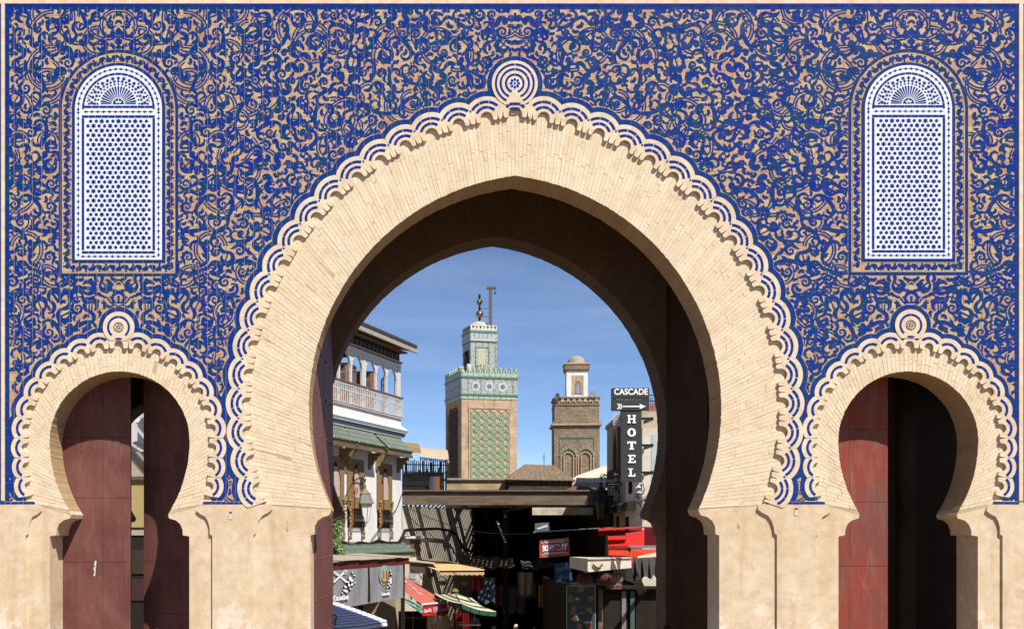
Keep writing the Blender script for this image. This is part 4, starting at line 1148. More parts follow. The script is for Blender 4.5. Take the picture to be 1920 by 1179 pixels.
# cable run along the house wall
mb = MB().frame(MH); za = cz(1016)
pts = [(SL+1+k*.4, .14, za+.05*math.sin(k*1.7)+.03*math.sin(k*.6)) for k in range(int((-.9-SL-1)/.4))] + [(-.7, .16, za-.02), (-.35, .18, za+.15), (-.15, .2, cz(994)), (.3, .22, cz(993)), (1.3, .22, cz(991.5)), (3.0, .25, cz(990)), (4.4, .25, cz(993)), (5.3, .25, cz(1004)), (6.1, .25, cz(1030)), (7.0, .25, cz(1038)), (9, .25, cz(1040))]
mb.tube(pts, .055, 6)
for k in range(26):
    i = k % (len(pts)-1); a = Vector(pts[i]); b = Vector(pts[i+1]); p = a.lerp(b, (k*.37) % 1); mb.tube([p, p+Vector((.1, .03, -.10-.05*(k % 3)))], .012, 4)
cab = recalc(mb.build('cable_bundle', M['iron'])); tag(cab, 'thick black cable bundle sagging along the white house wall', 'cable')
mb = MB().frame(MH); mb.tube([(-.02, .05, cz(925)), (-.6, .1, cz(952)), (-1.9, .15, cz(980)), (-3.0, .12, cz(1012))], .014, 4)
tag(recalc(mb.build('loose_wire', M['iron'])), 'thin slack wire slanting down the white house corner', 'wire')

# ------------------------------------------------------------------ wall lanterns
def lantern(name, base, sc, dirx, label, glassm, bodym, wall):
    """scroll bracket on a wall at 'wall', lantern body hanging with its bottom tip at base"""
    r_ = thing(name, base, label, 'lamp'); B = Vector(base)
    mb = MB()
    mb.lathe(B+Vector((0,0,.18*sc)), [(.13*sc, 0), (.24*sc, .62*sc)], 6)
    recalc(mb.build('glass', glassm, r_))
    mb = MB()
    for k in range(6):
        a = 2*math.pi*k/6; mb.tube([B+Vector((.132*sc*math.cos(a), .132*sc*math.sin(a), .18*sc)), B+Vector((.245*sc*math.cos(a), .245*sc*math.sin(a), .80*sc))], .014*sc, 4)
        mb.tube([B+Vector((.132*sc*math.cos(a), .132*sc*math.sin(a), .18*sc)), B+Vector((.05*sc*math.cos(a), .05*sc*math.sin(a), .06*sc)), B+Vector((0, 0, .02*sc))], .012*sc, 4)
    mb.ball(B, .04*sc, 8, 6); recalc(mb.build('cage', bodym, r_))
    mb = MB(); mb.lathe(B+Vector((0,0,.80*sc)), [(.33*sc, 0), (.33*sc, .03*sc), (.20*sc, .34*sc), (.22*sc, .36*sc), (.08*sc, .50*sc), (.05*sc, .56*sc), (.05*sc, .66*sc), (.02*sc, .72*sc)], 6); recalc(mb.build('cap', bodym, r_))
    T = B+Vector((0,0,1.5*sc)); W = Vector(wall); mb = MB()
    mb.tube([T, T+Vector((0,0,.16*sc))], .015*sc, 5)
    def scroll(c, r0, a0, turns, ax, n=26, sg=1):
        return [c+ax*(r0*(1-.8*k/n)*math.cos(a0+sg*turns*2*math.pi*k/n))+Vector((0,0,1))*(r0*(1-.8*k/n)*math.sin(a0+sg*turns*2*math.pi*k/n)) for k in range(n+1)]
    ax = (T-W); ax.z = 0; L = ax.length; ax.normalize(); top = T+Vector((0,0,.16*sc))
    mid = [W+ax*(L*t_)+Vector((0,0,(top.z-W.z)*math.sin(t_*math.pi/2)+.18*sc*math.sin(t_*math.pi))) for t_ in np.linspace(0, 1, 12)]
    mb.tube(mid, .022*sc, 5); mb.tube(scroll(top-ax*.12*sc+Vector((0,0,-.02)), .17*sc, 0, 1.6, ax), .016*sc, 5)
    mb.tube(scroll(W+ax*.3*sc+Vector((0,0,.0)), .2*sc, 1.5, 1.5, ax), .015*sc, 5); mb.tube(scroll(W+ax*.22*sc+Vector((0,0,-.42*sc)), .17*sc, 2.5, 1.4, ax, sg=-1), .014*sc, 5)
    mb.tube(scroll(W+ax*.6*L+Vector((0,0,(top.z-W.z)*.55)), .14*sc, 3.3, 1.4, ax), .013*sc, 5)
    mb.tube([W+Vector((0,0,.55*sc)), W+Vector((0,0,-.65*sc))], .022*sc, 5)
    recalc(mb.build('bracket', M['iron'], r_)); return r_
M['frost'] = simple('frosted lantern glass', (.80,.80,.78), .4, .05, 5, 0)
M['lampgrey'] = simple('grey green lamp metal', (.20,.19,.155), .55, .2, 10, .1, 40)
lb = at(684.5, 985, 36.6)
lantern('wall_lantern', lb, .88, 1, 'grey green six sided lantern on scroll bracket at white house', M['frost'], M['lampgrey'], MH @ Vector((fs(641), .02, cz(950))))
lantern('wall_lantern', at(1127, 982, 39.6), .98, 1, 'black iron lantern hanging in shade below the brown direction sign', simple('smoked lantern glass', (.05,.045,.04), .2), M['iron'], at(1161, 925, 39.9))

# ------------------------------------------------------------------ ivy at the left
def ivy():
    r_ = random.Random(3); mb = MB(); tints = []
    root = thing('ivy', MH @ Vector((fs(632), .3, 2.6)), 'bright green ivy hanging beside the white house windows', 'plant')
    mat_ = simple('ivy leaf', (.10,.17,.018), .5, .6, 30, 0, c2=(.035,.075,.010))
    for k in range(1500):
        t_ = r_.random(); py = 972+70*t_; xc = 630.5+(6 if t_ > .55 else 0)*(t_-.4)+7*t_*0; wid = 8.0*(1-.35*t_)
        px = xc+r_.gauss(0, wid*.42)+max(0, t_-.6)*16; p = at(px, py, 33.6+r_.uniform(-.25, .3))
        a, b = r_.uniform(0, 6.3), r_.uniform(-.9, .9); u_ = Vector((math.cos(a), .4*math.sin(a)+b*.5, math.sin(a)))*.05; v_ = u_.cross(Vector((.3, -.9, .2+b))).normalized()*.042
        mb.face([p-u_, p+v_, p+u_*1.3, p-v_])
    mb.build('leaves', mat_, root); m2 = MB(); m2.tube([at(629, 965, 33.9), at(631, 1000, 33.9), at(635, 1036, 33.9)], .03, 5); recalc(m2.build('stem', M['wood'], root))
ivy()
# ------------------------------------------------------------------ tiled minaret
def frame_at(p, deg):
    return Matrix.Translation(p) @ Matrix.Rotation(R(deg), 4, 'Z')
def weathered(name, c1, c2, c3):
    t = NT(name); a = t.ramp(t.noise(1.2, 7, .7), .38, .64); st = t.ramp(t.noise(1.6, 6, .7, t.vec(1.6, 1.6, .22)), .50, .70); pt = t.ramp(t.noise(.55, 8, .75), .55, .60)
    col = t.mix(a, c1+(1,), c2+(1,)); col = t.mix(t.math('MULTIPLY', st, .65), col, c3+(1,)); col = t.mix(t.math('MULTIPLY', pt, .6), col, tuple(x*1.15 for x in c1)+(1,)); t.bump(t.noise(5, 6, .75), .8, .10)
    return t.out(col, .92, spec=.1)
M['sand'] = weathered('weathered sand brick', (.50,.37,.25), (.40,.27,.165), (.20,.125,.075))
M['sandpanel'] = simple('pinkish panel brick', (.50,.38,.25), .9, .3, 2, .5, 8, c2=(.30,.24,.13), spec=.15)
M['teal'] = simple('green glazed tile', (.085,.20,.155), .4, .4, 4, .1, 10, c2=(.05,.12,.10))
M['leafgreen'] = simple('turquoise green tile', (.11,.29,.22), .5, .5, 1.3, .1, 10, c2=(.17,.28,.14))
M['dotwhite'] = simple('white mosaic tile', (.58,.57,.52), .5, .15, 3, 0)
M['gold'] = simple('gilded copper ball', (.42,.30,.085), .35, .5, 3, .2, 8, c2=(.16,.11,.04), metal=.85)
def mosaic(name, c1, c2, sc, c3=None):
    t = NT(name); v = t.n('ShaderNodeTexVoronoi', feature='DISTANCE_TO_EDGE'); t.set(v.inputs['Vector'], t.P()); v.inputs['Scale'].default_value = sc; v.inputs['Randomness'].default_value = .35
    f = t.ramp(v.outputs['Distance'], .06, .16); col = t.mix(f, c1+(1,), c2+(1,))
    if c3:
        v2 = t.n('ShaderNodeTexVoronoi'); t.set(v2.inputs['Vector'], t.P()); v2.inputs['Scale'].default_value = sc*.8; col = t.mix(t.ramp(v2.outputs['Distance'], .30, .22), col, c3+(1,))
    return t.out(col, .45, spec=.3)
M['mosaic'] = mosaic('fine white and dark mosaic', (.14,.17,.175), (.44,.455,.41), 6.0, (.22,.13,.08))
M['mosaic_grey'] = mosaic('fine grey mosaic', (.13,.15,.16), (.55,.56,.53), 9.0)
M['mosaic_green'] = mosaic('fine green and cream mosaic', (.14,.26,.20), (.50,.48,.36), 7.0)
K1 = U*120/CAMD
def z1(py): return CAMZ+(VY-py)*K1
A1 = 13.5
o1 = at(865.4, 1000, 120); o1.z = 0
F1 = frame_at(o1, A1); SZ = 6.15
mina = thing('minaret', (o1.x+2, o1.y+3, ZS), 'tall minaret with green tiled panels and two golden balls on top', 'minaret')
def tb(name, boxes, mat_, FR, parent):
    mb = MB().frame(FR)
    for a, b in boxes: mb.box(a, b)
    return recalc(mb.build(name, mat_, parent))
zt_, zb_ = z1(747), -2
shaft = tb('shaft', [((0, 0, zb_), (SZ, SZ, zt_))], M['sand'], F1, mina)
PX0, PX1 = .145*SZ, .86*SZ
tb('panel', [((PX0, -.03, z1(905)), (PX1, -.005, z1(765)))], M['sandpanel'], F1, mina)
for a, b in (((PX0-.12, -.10, z1(905)), (PX0-.005, -.004, z1(763))), ((PX1+.005, -.10, z1(905)), (PX1+.12, -.004, z1(763))), ((PX0-.004, -.10, z1(765)+.01), (PX1+.004, -.004, z1(763)))): tb('panel_frame', [(a, b)], M['sand'], F1, mina)
# left panel and its net, shade put into their dark colours
tb('panel', [((-.03, .2*SZ, z1(900)), (-.005, .88*SZ, z1(768)))], simple('lozenge panel darkened for shade', (.19,.14,.10), .9, .5, 2.5, .6, 6, c2=(.09,.065,.045), bdist=.05), F1, mina)
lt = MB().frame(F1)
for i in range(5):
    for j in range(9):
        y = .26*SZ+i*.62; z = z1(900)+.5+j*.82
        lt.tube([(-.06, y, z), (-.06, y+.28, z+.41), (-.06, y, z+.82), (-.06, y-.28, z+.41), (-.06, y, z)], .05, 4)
tag(recalc(lt.build('lozenge_net', simple('stone net darkened for shade', (.12,.09,.065), .9, .3, 4), mina)), kind='stuff')
# green leaves and white flowers of the lit panel
wf = MB(); wf.poly([Vector((.20*math.cos(a)*(1 if k % 2 == 0 else .55), 0, .20*math.sin(a)*(1 if k % 2 == 0 else .55))) for k, a in enumerate(np.linspace(0, 2*math.pi, 13)[:-1])], (0, .03, 0)); wf = fix_mesh(wf.mesh('flower', M['dotwhite']))
wd = MB(); wd.poly([Vector((.075*math.cos(a), 0, .075*math.sin(a))) for a in np.linspace(0, 2*math.pi, 9)[:-1]], (0, .03, 0)); wd = fix_mesh(wd.mesh('flower_eye', M['ink_black']))
gl_ = []
for sg in (1, -1):
    q = MB(); q.poly([Vector((sg*x, 0, z)) for x, z in ((.0, -.34), (.24, -.20), (.29, .04), (.09, .36), (-.08, .12), (-.07, -.18))], (0, .03, 0)); gl_.append(fix_mesh(q.mesh('leaf_tile', M['leafgreen'])))
nt_ = MB().frame(F1)
ncol, nrow = 5, 10
cw = (PX1-PX0)/ncol; rh = (z1(767)-z1(898))/nrow
rz1 = R(A1)
mb_base = worldloc(mina)
for j in range(nrow+1):
    for i in range(ncol+1):
        x = PX0+i*cw; z = z1(767)-j*rh-.25
        if 0 < i < ncol or True:
            if PX0+.1 < x < PX1-.1:
                inst('flower', wf, mina, (F1 @ Vector((x, -.07, z)))-mb_base, (0, 0, rz1)); inst('flower_eye', wd, mina, (F1 @ Vector((x, -.085, z)))-mb_base, (0, 0, rz1))
        if i < ncol:
            for sg, me in zip((1, -1), gl_):
                inst('leaf_tile', me, mina, (F1 @ Vector((x+cw/2+sg*.16, -.07, z-.42)))-mb_base, (0, 0, rz1))
            c = (x+cw/2, z-.05)
            nt_.tube([(x+.05, -.06, z-.1), (c[0], -.06, c[1]+.32), (x+cw-.05, -.06, z-.1)], .05, 4); nt_.tube([(x+.05, -.06, z-.12), (c[0], -.06, c[1]-.62), (x+cw-.05, -.06, z-.12)], .05, 4)
tag(recalc(nt_.build('lozenge_net', M['sandpanel'], mina)), kind='stuff')
# tiled gallery
def bandring(name, z0, z1_, out, mat_): return tb(name, [((-out, -out, z0), (SZ+out, SZ+out, z1_))], mat_, F1, mina)
bandring('chevron_band', z1(747)+.004, z1(741), .06, M['mosaic_green']); bandring('green_moulding', z1(741)+.003, z1(737.3), .12, M['teal'])
bandring('zellij_band', z1(737.3)+.003, z1(708.4), .05, M['mosaic']); bandring('green_moulding', z1(708.4)+.003, z1(704.3), .12, M['teal']); bandring('chevron_band', z1(704.3)+.003, z1(698), .06, M['mosaic_green'])
zc = (z1(737.3)+z1(708.4))/2
def rosette(FR):
    for r0, r1, mt, d in ((.62, .42, M['mosaic_grey'], .06), (.42, .30, M['dotwhite'], .065), (.30, .15, simple('slate blue mosaic', (.16,.22,.27)), .07), (.13, .0, M['teal'], .075)):
        m2 = MB().frame(FR); n = 24
        pts = [Vector((r0*math.sin(2*math.pi*k/n)*(1.0 if (k % 2 or r0 < .6) else .88), -d, r0*math.cos(2*math.pi*k/n)*(1.0 if (k % 2 or r0 < .6) else .88))) for k in range(n)]
        m2.poly(pts, (0, .02, 0)); recalc(m2.build('rosette', mt, mina))
for k in range(5): rosette(F1 @ Matrix.Translation((.05+k*1.5 if k < 4 else SZ-.12, -.01, zc))) if k not in (0, 4) else None
rosette(F1 @ Matrix.Translation((4.55+1.5*.0, -.011, zc)))
for k in range(4): rosette(F1 @ Matrix.Rotation(R(-90), 4, 'Z') @ Matrix.Translation((-.9-k*1.4, -.01, zc)))
# merlons, each stepped
mm = MB(); mm.poly([Vector((x, 0, z)) for x, z in ((-.24, 0), (.24, 0), (.24, .18), (.14, .30), (.14, .52), (.06, .68), (-.06, .68), (-.14, .52), (-.14, .30), (-.24, .18))], (0, .22, 0)); me_l = fix_mesh(mm.mesh('merlon', M['mosaic_green']))
mm = MB(); mm.poly([Vector((x, -.01, z)) for x, z in ((-.10, .05), (.10, .05), (.0, .55))], (0, .02, 0)); me_t = fix_mesh(mm.mesh('merlon_tile', M['teal']))
for k in range(11):
    for FR, rot in ((F1 @ Matrix.Translation((.12+k*.592, -.03, z1(698))), rz1), (F1 @ Matrix.Translation((-.03, .12+k*.592, z1(698))), rz1-math.pi/2)):
        o = inst('merlon', me_l, mina, FR.translation-mb_base, (0, 0, rot)); inst('merlon_tile', me_t, o)
tb('roof_deck', [((.25, .25, z1(698)), (SZ-.25, SZ-.25, z1(694)))], M['sand'], F1, mina)
# lantern storey
LS_ = 2.95; FL = F1 @ Matrix.Translation((1.45, 1.5, 0))
KL = U*121.8/CAMD
def z2(py): return CAMZ+(VY-py)*KL
tb('lantern_storey', [((0, 0, z1(696)), (LS_, LS_, z2(640)))], M['mosaic'], FL, mina)
tb('panel', [((.62, -.05, z2(685)), (1.95, -.004, z2(652)))], mosaic('green ochre mosaic', (.26,.32,.22), (.50,.46,.34), 4.0), FL, mina)
tb('panel_frame', [((.54, -.07, z2(652)+.01), (2.03, -.004, z2(650)))], M['teal'], FL, mina); tb('panel_frame', [((.54, -.07, z2(688)), (.615, -.004, z2(652)))], M['teal'], FL, mina); tb('panel_frame', [((1.955, -.07, z2(688)), (2.03, -.004, z2(652)))], M['teal'], FL, mina)
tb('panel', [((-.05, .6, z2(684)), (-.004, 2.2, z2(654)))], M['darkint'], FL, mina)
for a, b, o_, mt in ((640, 637.5, .08, M['teal']), (637.5, 635, .04, M['dotwhite']), (635, 623, .05, M['mosaic_grey']), (623, 620.5, .10, M['teal']), (620.5, 618, .07, M['leafgreen']), (618, 608, .0, M['dotwhite'])):
    tb('lantern_band', [((-o_, -o_, z2(a)+.003), (LS_+o_, LS_+o_, z2(b)))], mt, FL, mina)
for k in range(7):
    q = MB().frame(FL); x = .3+k*.41; q.poly([Vector((x-.14, -.02, z2(610))), Vector((x+.14, -.02, z2(610))), Vector((x, -.02, z2(616)))], (0, .015, 0)); recalc(q.build('crown_tile', [M['ink_black'], simple('red brown tile', (.30,.09,.04)), M['ink_black'], M['leafgreen']][k % 4], mina))
    q = MB().frame(FL); q.box((-.02, x-.1, z2(616)), (-.004, x+.1, z2(610))); recalc(q.build('crown_tile', M['ink_black'], mina))
q = MB().frame(FL); q.lathe((LS_/2, LS_/2, z2(608)), [(1.12*math.cos(a), .62*math.sin(a)) for a in np.linspace(0, 1.5, 8)], 20); recalc(q.build('dome', simple('chalky dome render', (.58,.46,.37), .9, .3, 2, .2, c2=(.5,.3,.2)), mina, True))
cx_ = FL @ Vector((LS_/2, LS_/2, 0))
q = MB(); q.tube([(cx_.x, cx_.y, z2(600)-.2), (cx_.x, cx_.y, z2(545))], .10, 8)
for py in (556, 549, 571, 592): q.ball((cx_.x, cx_.y, z2(py)), .17, 8, 5, (1, 1, .7))
fin = recalc(q.build('finial', M['iron'], mina))
for py, r_ in ((560.3, .33), (583, .40)): q = MB(); q.ball((cx_.x, cx_.y, z2(py)), r_, 16, 10); recalc(q.build('gilded_ball', M['gold'], fin, True))
pp = at(919.6, 608, 122.5)
q = MB(); q.box((pp.x-.16, pp.y-.16, z2(612)), (pp.x+.16, pp.y+.16, z2(535))); gal = recalc(q.build('flag_post', M['darkwood'], mina))
q = MB(); q.box((pp.x-.42, pp.y-.2, z2(539)), (pp.x+.62, pp.y+.2, z2(535))); q.tube([(pp.x+.5, pp.y, z2(539)), (pp.x+.5, pp.y, z2(545))], .03, 5); q.ball((pp.x+.5, pp.y, z2(546.5)), .12, 6, 5, (1, 1, 1.5)); recalc(q.build('cross_arm', M['darkwood'], gal))
for py in (575, 590): q = MB(); q.tube([(cx_.x+.1, cx_.y, z2(py-2)), ((cx_.x+pp.x)/2, pp.y, z2(py+1.5)), (pp.x-.1, pp.y, z2(py))], .025, 4); recalc(q.build('stay_wire', M['iron'], gal))
tb('roof_box', [((.9, .9, z1(694)), (1.35, 1.3, z1(679)))], M['dotwhite'], F1, mina)
for k in range(3): tb('pierced_screen', [((2.25+k*.42, .55, z1(690)), (2.58+k*.42, .65, z1(680)))], M['mosaic_grey'], F1, mina)
q = MB(); c_ = F1 @ Vector((.55, .2, z1(690))); q.ball(c_, .33, 10, 8, (1, .5, 1)); q.tube([c_, c_+Vector((-.05, 0, 1.0)), c_+Vector((-.3, 0, 1.6))], .09, 5); recalc(q.build('loudspeaker', M['iron'], mina))

# ------------------------------------------------------------------ brick minaret
D2 = 140.0; K2 = U*D2/CAMD
def zz(py): return CAMZ+(VY-py)*K2
def brickwork(name, c1, c2, mortar, sc):
    t = NT(name); bt = t.n('ShaderNodeTexBrick'); mp = t.n('ShaderNodeMapping'); t.set(mp.inputs['Vector'], t.P()); mp.inputs['Rotation'].default_value = (R(90), 0, 0)
    t.set(bt.inputs['Vector'], mp.outputs[0]); bt.inputs['Color1'].default_value = c1+(1,); bt.inputs['Color2'].default_value = c2+(1,); bt.inputs['Mortar'].default_value = mortar+(1,); bt.inputs['Scale'].default_value = sc; bt.inputs['Mortar Size'].default_value = .03
    f = t.ramp(t.noise(.7, 6, .7), .35, .7); col = t.mix(t.math('MULTIPLY', f, .6), bt.outputs[0], (.13,.095,.065,1)); t.bump(t.noise(3, 7, .75), 1.0, .16)
    return t.out(col, .92, spec=.15)
M['oldbrick'] = brickwork('weathered grey brown brick', (.30,.225,.155), (.19,.135,.092), (.37,.30,.225), 1.15)
o2 = at(1039, 1000, D2); o2.z = 0; FB2 = frame_at(o2, -4.5); S2 = 5.55
mi2 = thing('minaret', (o2.x+2.5, o2.y+2.5, ZS), 'plain brown brick minaret with white turret and small dome', 'minaret')
tb('shaft', [((0, 0, -2), (S2, S2, zz(797)))], M['oldbrick'], FB2, mi2); tb('cornice', [((-.28, -.28, zz(797.5)), (S2+.28, S2+.28, zz(794)))], simple('pale worn stone', (.42,.31,.19), .9, .3, 2), FB2, mi2)  # lower cornice in a paler stone than the shaft
tb('cornice', [((-.16, -.16, zz(794)+.003), (S2+.16, S2+.16, zz(790)))], M['oldbrick'], FB2, mi2); tb('upper_shaft', [((.05, .05, zz(790)+.003), (S2-.05, S2-.05, zz(745)))], M['oldbrick'], FB2, mi2)
tb('crown_moulding', [((-.04, -.04, zz(760)), (S2+.04, S2+.04, zz(757.5)))], M['oldbrick'], FB2, mi2); tb('crown_moulding', [((-.1, -.1, zz(747)), (S2+.1, S2+.1, zz(744)))], M['oldbrick'], FB2, mi2)
am_ = MB(); am_.poly([Vector((x, 0, z)) for x, z in [(-.28, 0), (.28, 0), (.28, .62), (-.28, .62)]], (0, .05, 0)); 
for k in range(8):
    x = .35+k*.69; q = MB().frame(FB2); pts = [Vector((x+.2*math.cos(a), -.06, zz(756)+.34+.2*math.sin(a))) for a in np.linspace(0, math.pi, 9)] + [Vector((x-.2, -.06, zz(756)+.02)), Vector((x-.08, -.06, zz(756)+.2)), Vector((x+.08, -.06, zz(756)+.2)), Vector((x+.2, -.06, zz(756)+.02))]
    q.poly(pts, (0, .12, 0)); recalc(q.build('blind_arch', M['sand'], mi2))
# blind arcade panel
tb('panel_moulding', [((.65, -.08, zz(821.5)), (4.9, .004, zz(819.5)))], M['teal'], FB2, mi2); tb('panel_moulding', [((4.82, -.08, zz(900)), (4.92, .004, zz(822)))], M['oldbrick'], FB2, mi2); tb('panel_moulding', [((.65, -.08, zz(900)), (.75, .004, zz(822)))], M['oldbrick'], FB2, mi2)
for c in (1.75, 3.85):
    for rr, mt, d in ((1.06, M['leafgreen'], .05), (.92, M['sand'], .10), (.58, M['sand'], .14)):
        q = MB().frame(FB2); pts = []
        for k in range(19):
            a = math.pi*k/18; r_ = rr*(1+(.13 if rr > .6 else .05)*(k % 2)); pts.append(Vector((c+r_*math.cos(a), -d, zz(858)+r_*1.15*math.sin(a))))
        q.tube([Vector((c+rr, -d, zz(900)))]+pts+[Vector((c-rr, -d, zz(900)))] if rr < 1.05 else pts, .07, 5); recalc(q.build('blind_arch', mt, mi2))
# turret
FT = FB2 @ Matrix.Translation((1.62, 1.6, 0)); TS = 2.62; D3 = U*(D2+1.6)/CAMD
def zt3(py): return CAMZ+(VY-py)*D3
tb('turret', [((0, 0, zz(748)), (TS, TS, zt3(696)))], M['white'], FT, mi2)
tb('turret_cap', [((-.12, -.12, zt3(696)+.003), (TS+.12, TS+.12, zt3(693)))], M['sand'], FT, mi2); tb('turret_cap', [((-.24, -.24, zt3(693)+.003), (TS+.24, TS+.24, zt3(683.5)))], M['oldbrick'], FT, mi2); tb('turret_cap', [((-.32, -.32, zt3(683.5)+.003), (TS+.32, TS+.32, zt3(681)))], M['sand'], FT, mi2)
q = MB().frame(FT); q.lathe((TS/2, TS/2, zt3(681)), [(1.14, 0), (1.14, .1)]+[(1.1*math.cos(a), .12+1.0*math.sin(a)) for a in np.linspace(0, 1.5, 9)], 24); recalc(q.build('dome', simple('grey lichen dome', (.40,.33,.25), .9, .4, 2.5, .3, 10, c2=(.24,.20,.15)), mi2, True))
q = MB().frame(FT); x0, x1, za, zb = .66, 2.1, zt3(740), zt3(704); c = (x0+x1)/2; top = [(c+.40*math.cos(a), zt3(722)+.5*math.sin(a)) for a in np.linspace(0, math.pi, 11)]
q.poly([Vector((a, -.05, z)) for a, z in [(x1, za), (x1, zb), (x0, zb), (x0, za), (c-.40, za)]+top[::-1]+[(c+.40, za)]], (0, .046, 0)); recalc(q.build('niche_frame', M['sand'], mi2)); tb('niche', [((c-.4, -.02, za), (c+.4, -.004, zt3(715)))], M['oldbrick'], FT, mi2); tb('niche_slot', [((c-.16, -.03, zt3(738)), (c+.2, -.021, zt3(722)))], simple('slot plate painted sky blue', (.22,.30,.45), .4, .1), FT, mi2)  # sky-blue plate stands in for sky seen through the slot
for px, py, ay in ((1111.5, 739.5, -.3), (1048.5, 743, -.9)):
    p = at(px, py, D2-.3); q = MB().frame(Matrix.Translation(p) @ Matrix.Rotation(ay, 4, 'Z') @ Matrix.Rotation(R(90), 4, 'X')); q.lathe((0, 0, 0), [(.42, .3), (.40, .32), (.16, -.1), (.12, -.3), (.05, -.32)][::-1], 14); o = recalc(q.build('loudspeaker', simple('grey loudspeaker horn', (.36,.36,.36), .5), mi2)); m2 = MB(); m2.tube([p+Vector((0, .1, -.1)), p+Vector((0, .3, -.6))], .06, 5); recalc(m2.build('loudspeaker_stand', M['iron'], o))
# ------------------------------------------------------------------ covered street behind the gate
def quadprism(name, pts, th, mat_, parent=None, uvf=None):
    a, b, c = [Vector(p) for p in pts[:3]]; n = (b-a).cross(c-a).normalized()*th
    mb = MB(); mb.hexa([Vector(p) for p in pts], [Vector(p)+n for p in pts]); return recalc(mb.build(name, mat_, parent))
SW = (MH @ Vector((8.4, 0, 0)))
w1 = thing('street_wall', MH @ Vector((4, -.3, ZS)), 'white street wall beyond the house, half in the shade of the pergola', 'wall')
hb('wall', [((.01, -.62, ZS), (8.4, -.05, 4.2))], M['offwhite'], w1)
wd_ = hb('window', [((fs(771), -.048, cz(1043)), (fs(789), -.02, cz(1012)))], M['wood'], w1)
for k in range(6): hb('window_bar', [((fs(772.5)+k*(fs(788)-fs(772.5))/5, -.018, cz(1042)), (fs(772.5)+k*(fs(788)-fs(772.5))/5+.05, -.005, cz(1013)))], M['darkwood'], wd_)
hb('window_hood', [((fs(757), -.048, cz(1009)), (fs(791), .12, cz(1004)))], M['white'], w1)
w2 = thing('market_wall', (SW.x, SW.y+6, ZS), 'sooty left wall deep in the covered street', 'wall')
mb = MB(); mb.box((SW.x-.6, SW.y-.2, ZS), (SW.x-.02, 44, 4.2)); recalc(mb.build('wall', M['shade_dark'], w2))
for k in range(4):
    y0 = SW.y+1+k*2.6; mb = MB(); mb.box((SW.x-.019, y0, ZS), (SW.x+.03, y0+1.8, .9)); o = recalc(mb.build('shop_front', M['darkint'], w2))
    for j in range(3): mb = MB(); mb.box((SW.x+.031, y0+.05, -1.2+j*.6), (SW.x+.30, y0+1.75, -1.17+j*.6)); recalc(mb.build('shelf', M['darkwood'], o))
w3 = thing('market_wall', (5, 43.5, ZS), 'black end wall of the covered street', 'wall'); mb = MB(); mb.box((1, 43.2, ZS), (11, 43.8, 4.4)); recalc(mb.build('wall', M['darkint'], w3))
w4 = thing('market_wall', (8, 34, ZS), 'dark right wall of the covered street behind the hotel', 'wall'); mb = MB(); mb.box((7.75, 26.2, ZS), (8.3, 43.2, 4.62)); recalc(mb.build('wall', M['shade_dark'], w4))
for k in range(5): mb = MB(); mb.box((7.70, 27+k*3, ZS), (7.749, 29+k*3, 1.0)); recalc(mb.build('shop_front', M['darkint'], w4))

# pergola roof: big front beam, cross beams, perforated lattice
DB = 40.2; KB = U*DB/CAMD
perg = thing('pergola', (3.7, DB-CAMD, ZS), 'brown timber pergola with perforated lattice roof over the street', 'pergola')
YB0 = DB-CAMD
def bar(name, a, b, mat_, par): mb = MB(); mb.box(a, b); return recalc(mb.build(name, mat_, par))
xb0, xb1 = at(754, 0, DB).x, at(1140, 0, DB).x
bar('front_beam', (xb0, YB0, CAMZ+(VY-946)*KB), (xb1, YB0+.14, CAMZ+(VY-921)*KB), M['darkwood'], perg)
bar('beam_cap', (xb0, YB0-.10, CAMZ+(VY-921)*KB+.002), (xb1, YB0+.18, CAMZ+(VY-918)*KB), M['darkwood'], perg)
def xleft(y):
    s = (y-C0.y)/F2.y; return max(.1, C0.x+F2.x*s) if s < 8.4 else SW.x
lat = MB(); ZR = 4.30; y = YB0+.2
while y < 43:
    if not (25.8 < y < 26.35): lat.box((xleft(y)+.02, y, ZR), (7.74, y+.11, ZR+.012))
    else: lat.box((xleft(y)+.02, y, ZR), (4.7, y+.11, ZR+.012))
    y += .18
x = .2
while x < 7.7:
    ys = YB0+.2
    if x < SW.x: ys = max(ys, C0.y+(x-C0.x)/F2.x*F2.y)
    for ya, yb in ((ys, 25.75), (26.4, 43)) if (x > 4.7 and ys < 25.5) else ((ys, 43),): lat.box((x, ya, ZR+.013), (x+.11, yb, ZR+.025))
    x += .18
tag(recalc(lat.build('lattice', M['darkwood'], perg)), kind='stuff')
for k in range(8):
    y = YB0+1.1+k*2.1
    if 25.4 < y < 26.5: y = 26.6
    bar('cross_beam', (xleft(y)+.03, y, ZR+.03), (7.7, y+.22, ZR+.25), M['darkwood'], perg)
for x in (2.4, 4.6, 6.3): bar('purlin', (x, YB0+.3 if x > 2.8 else YB0+3, ZR-.14), (x+.14, 43, ZR-.002), M['darkwood'], perg)
for px, d in ((948, 46.5),):
    p = at(px, 0, d); bar('post', (p.x-.1, p.y-.1, ZS), (p.x+.1, p.y+.1, ZR-.15), M['shade_dark'], perg)
roofslab = bar('covered_roof', (xleft(33)+.02, 31.0, ZR+.27), (7.74, 43.2, ZR+.31), M['shade_dark'], perg)
b_ = at(998, 965, 42.2); c_ = at(1112, 951, 42.2)
tag(bar('hanging_board', (b_.x, b_.y, b_.z), (c_.x, b_.y+.05, c_.z), simple('flaking pale board', (.62,.55,.45), .9, .5, 4, .4, 12, c2=(.33,.26,.19)), None), 'flaking pale board hanging under the pergola lattice', 'board')

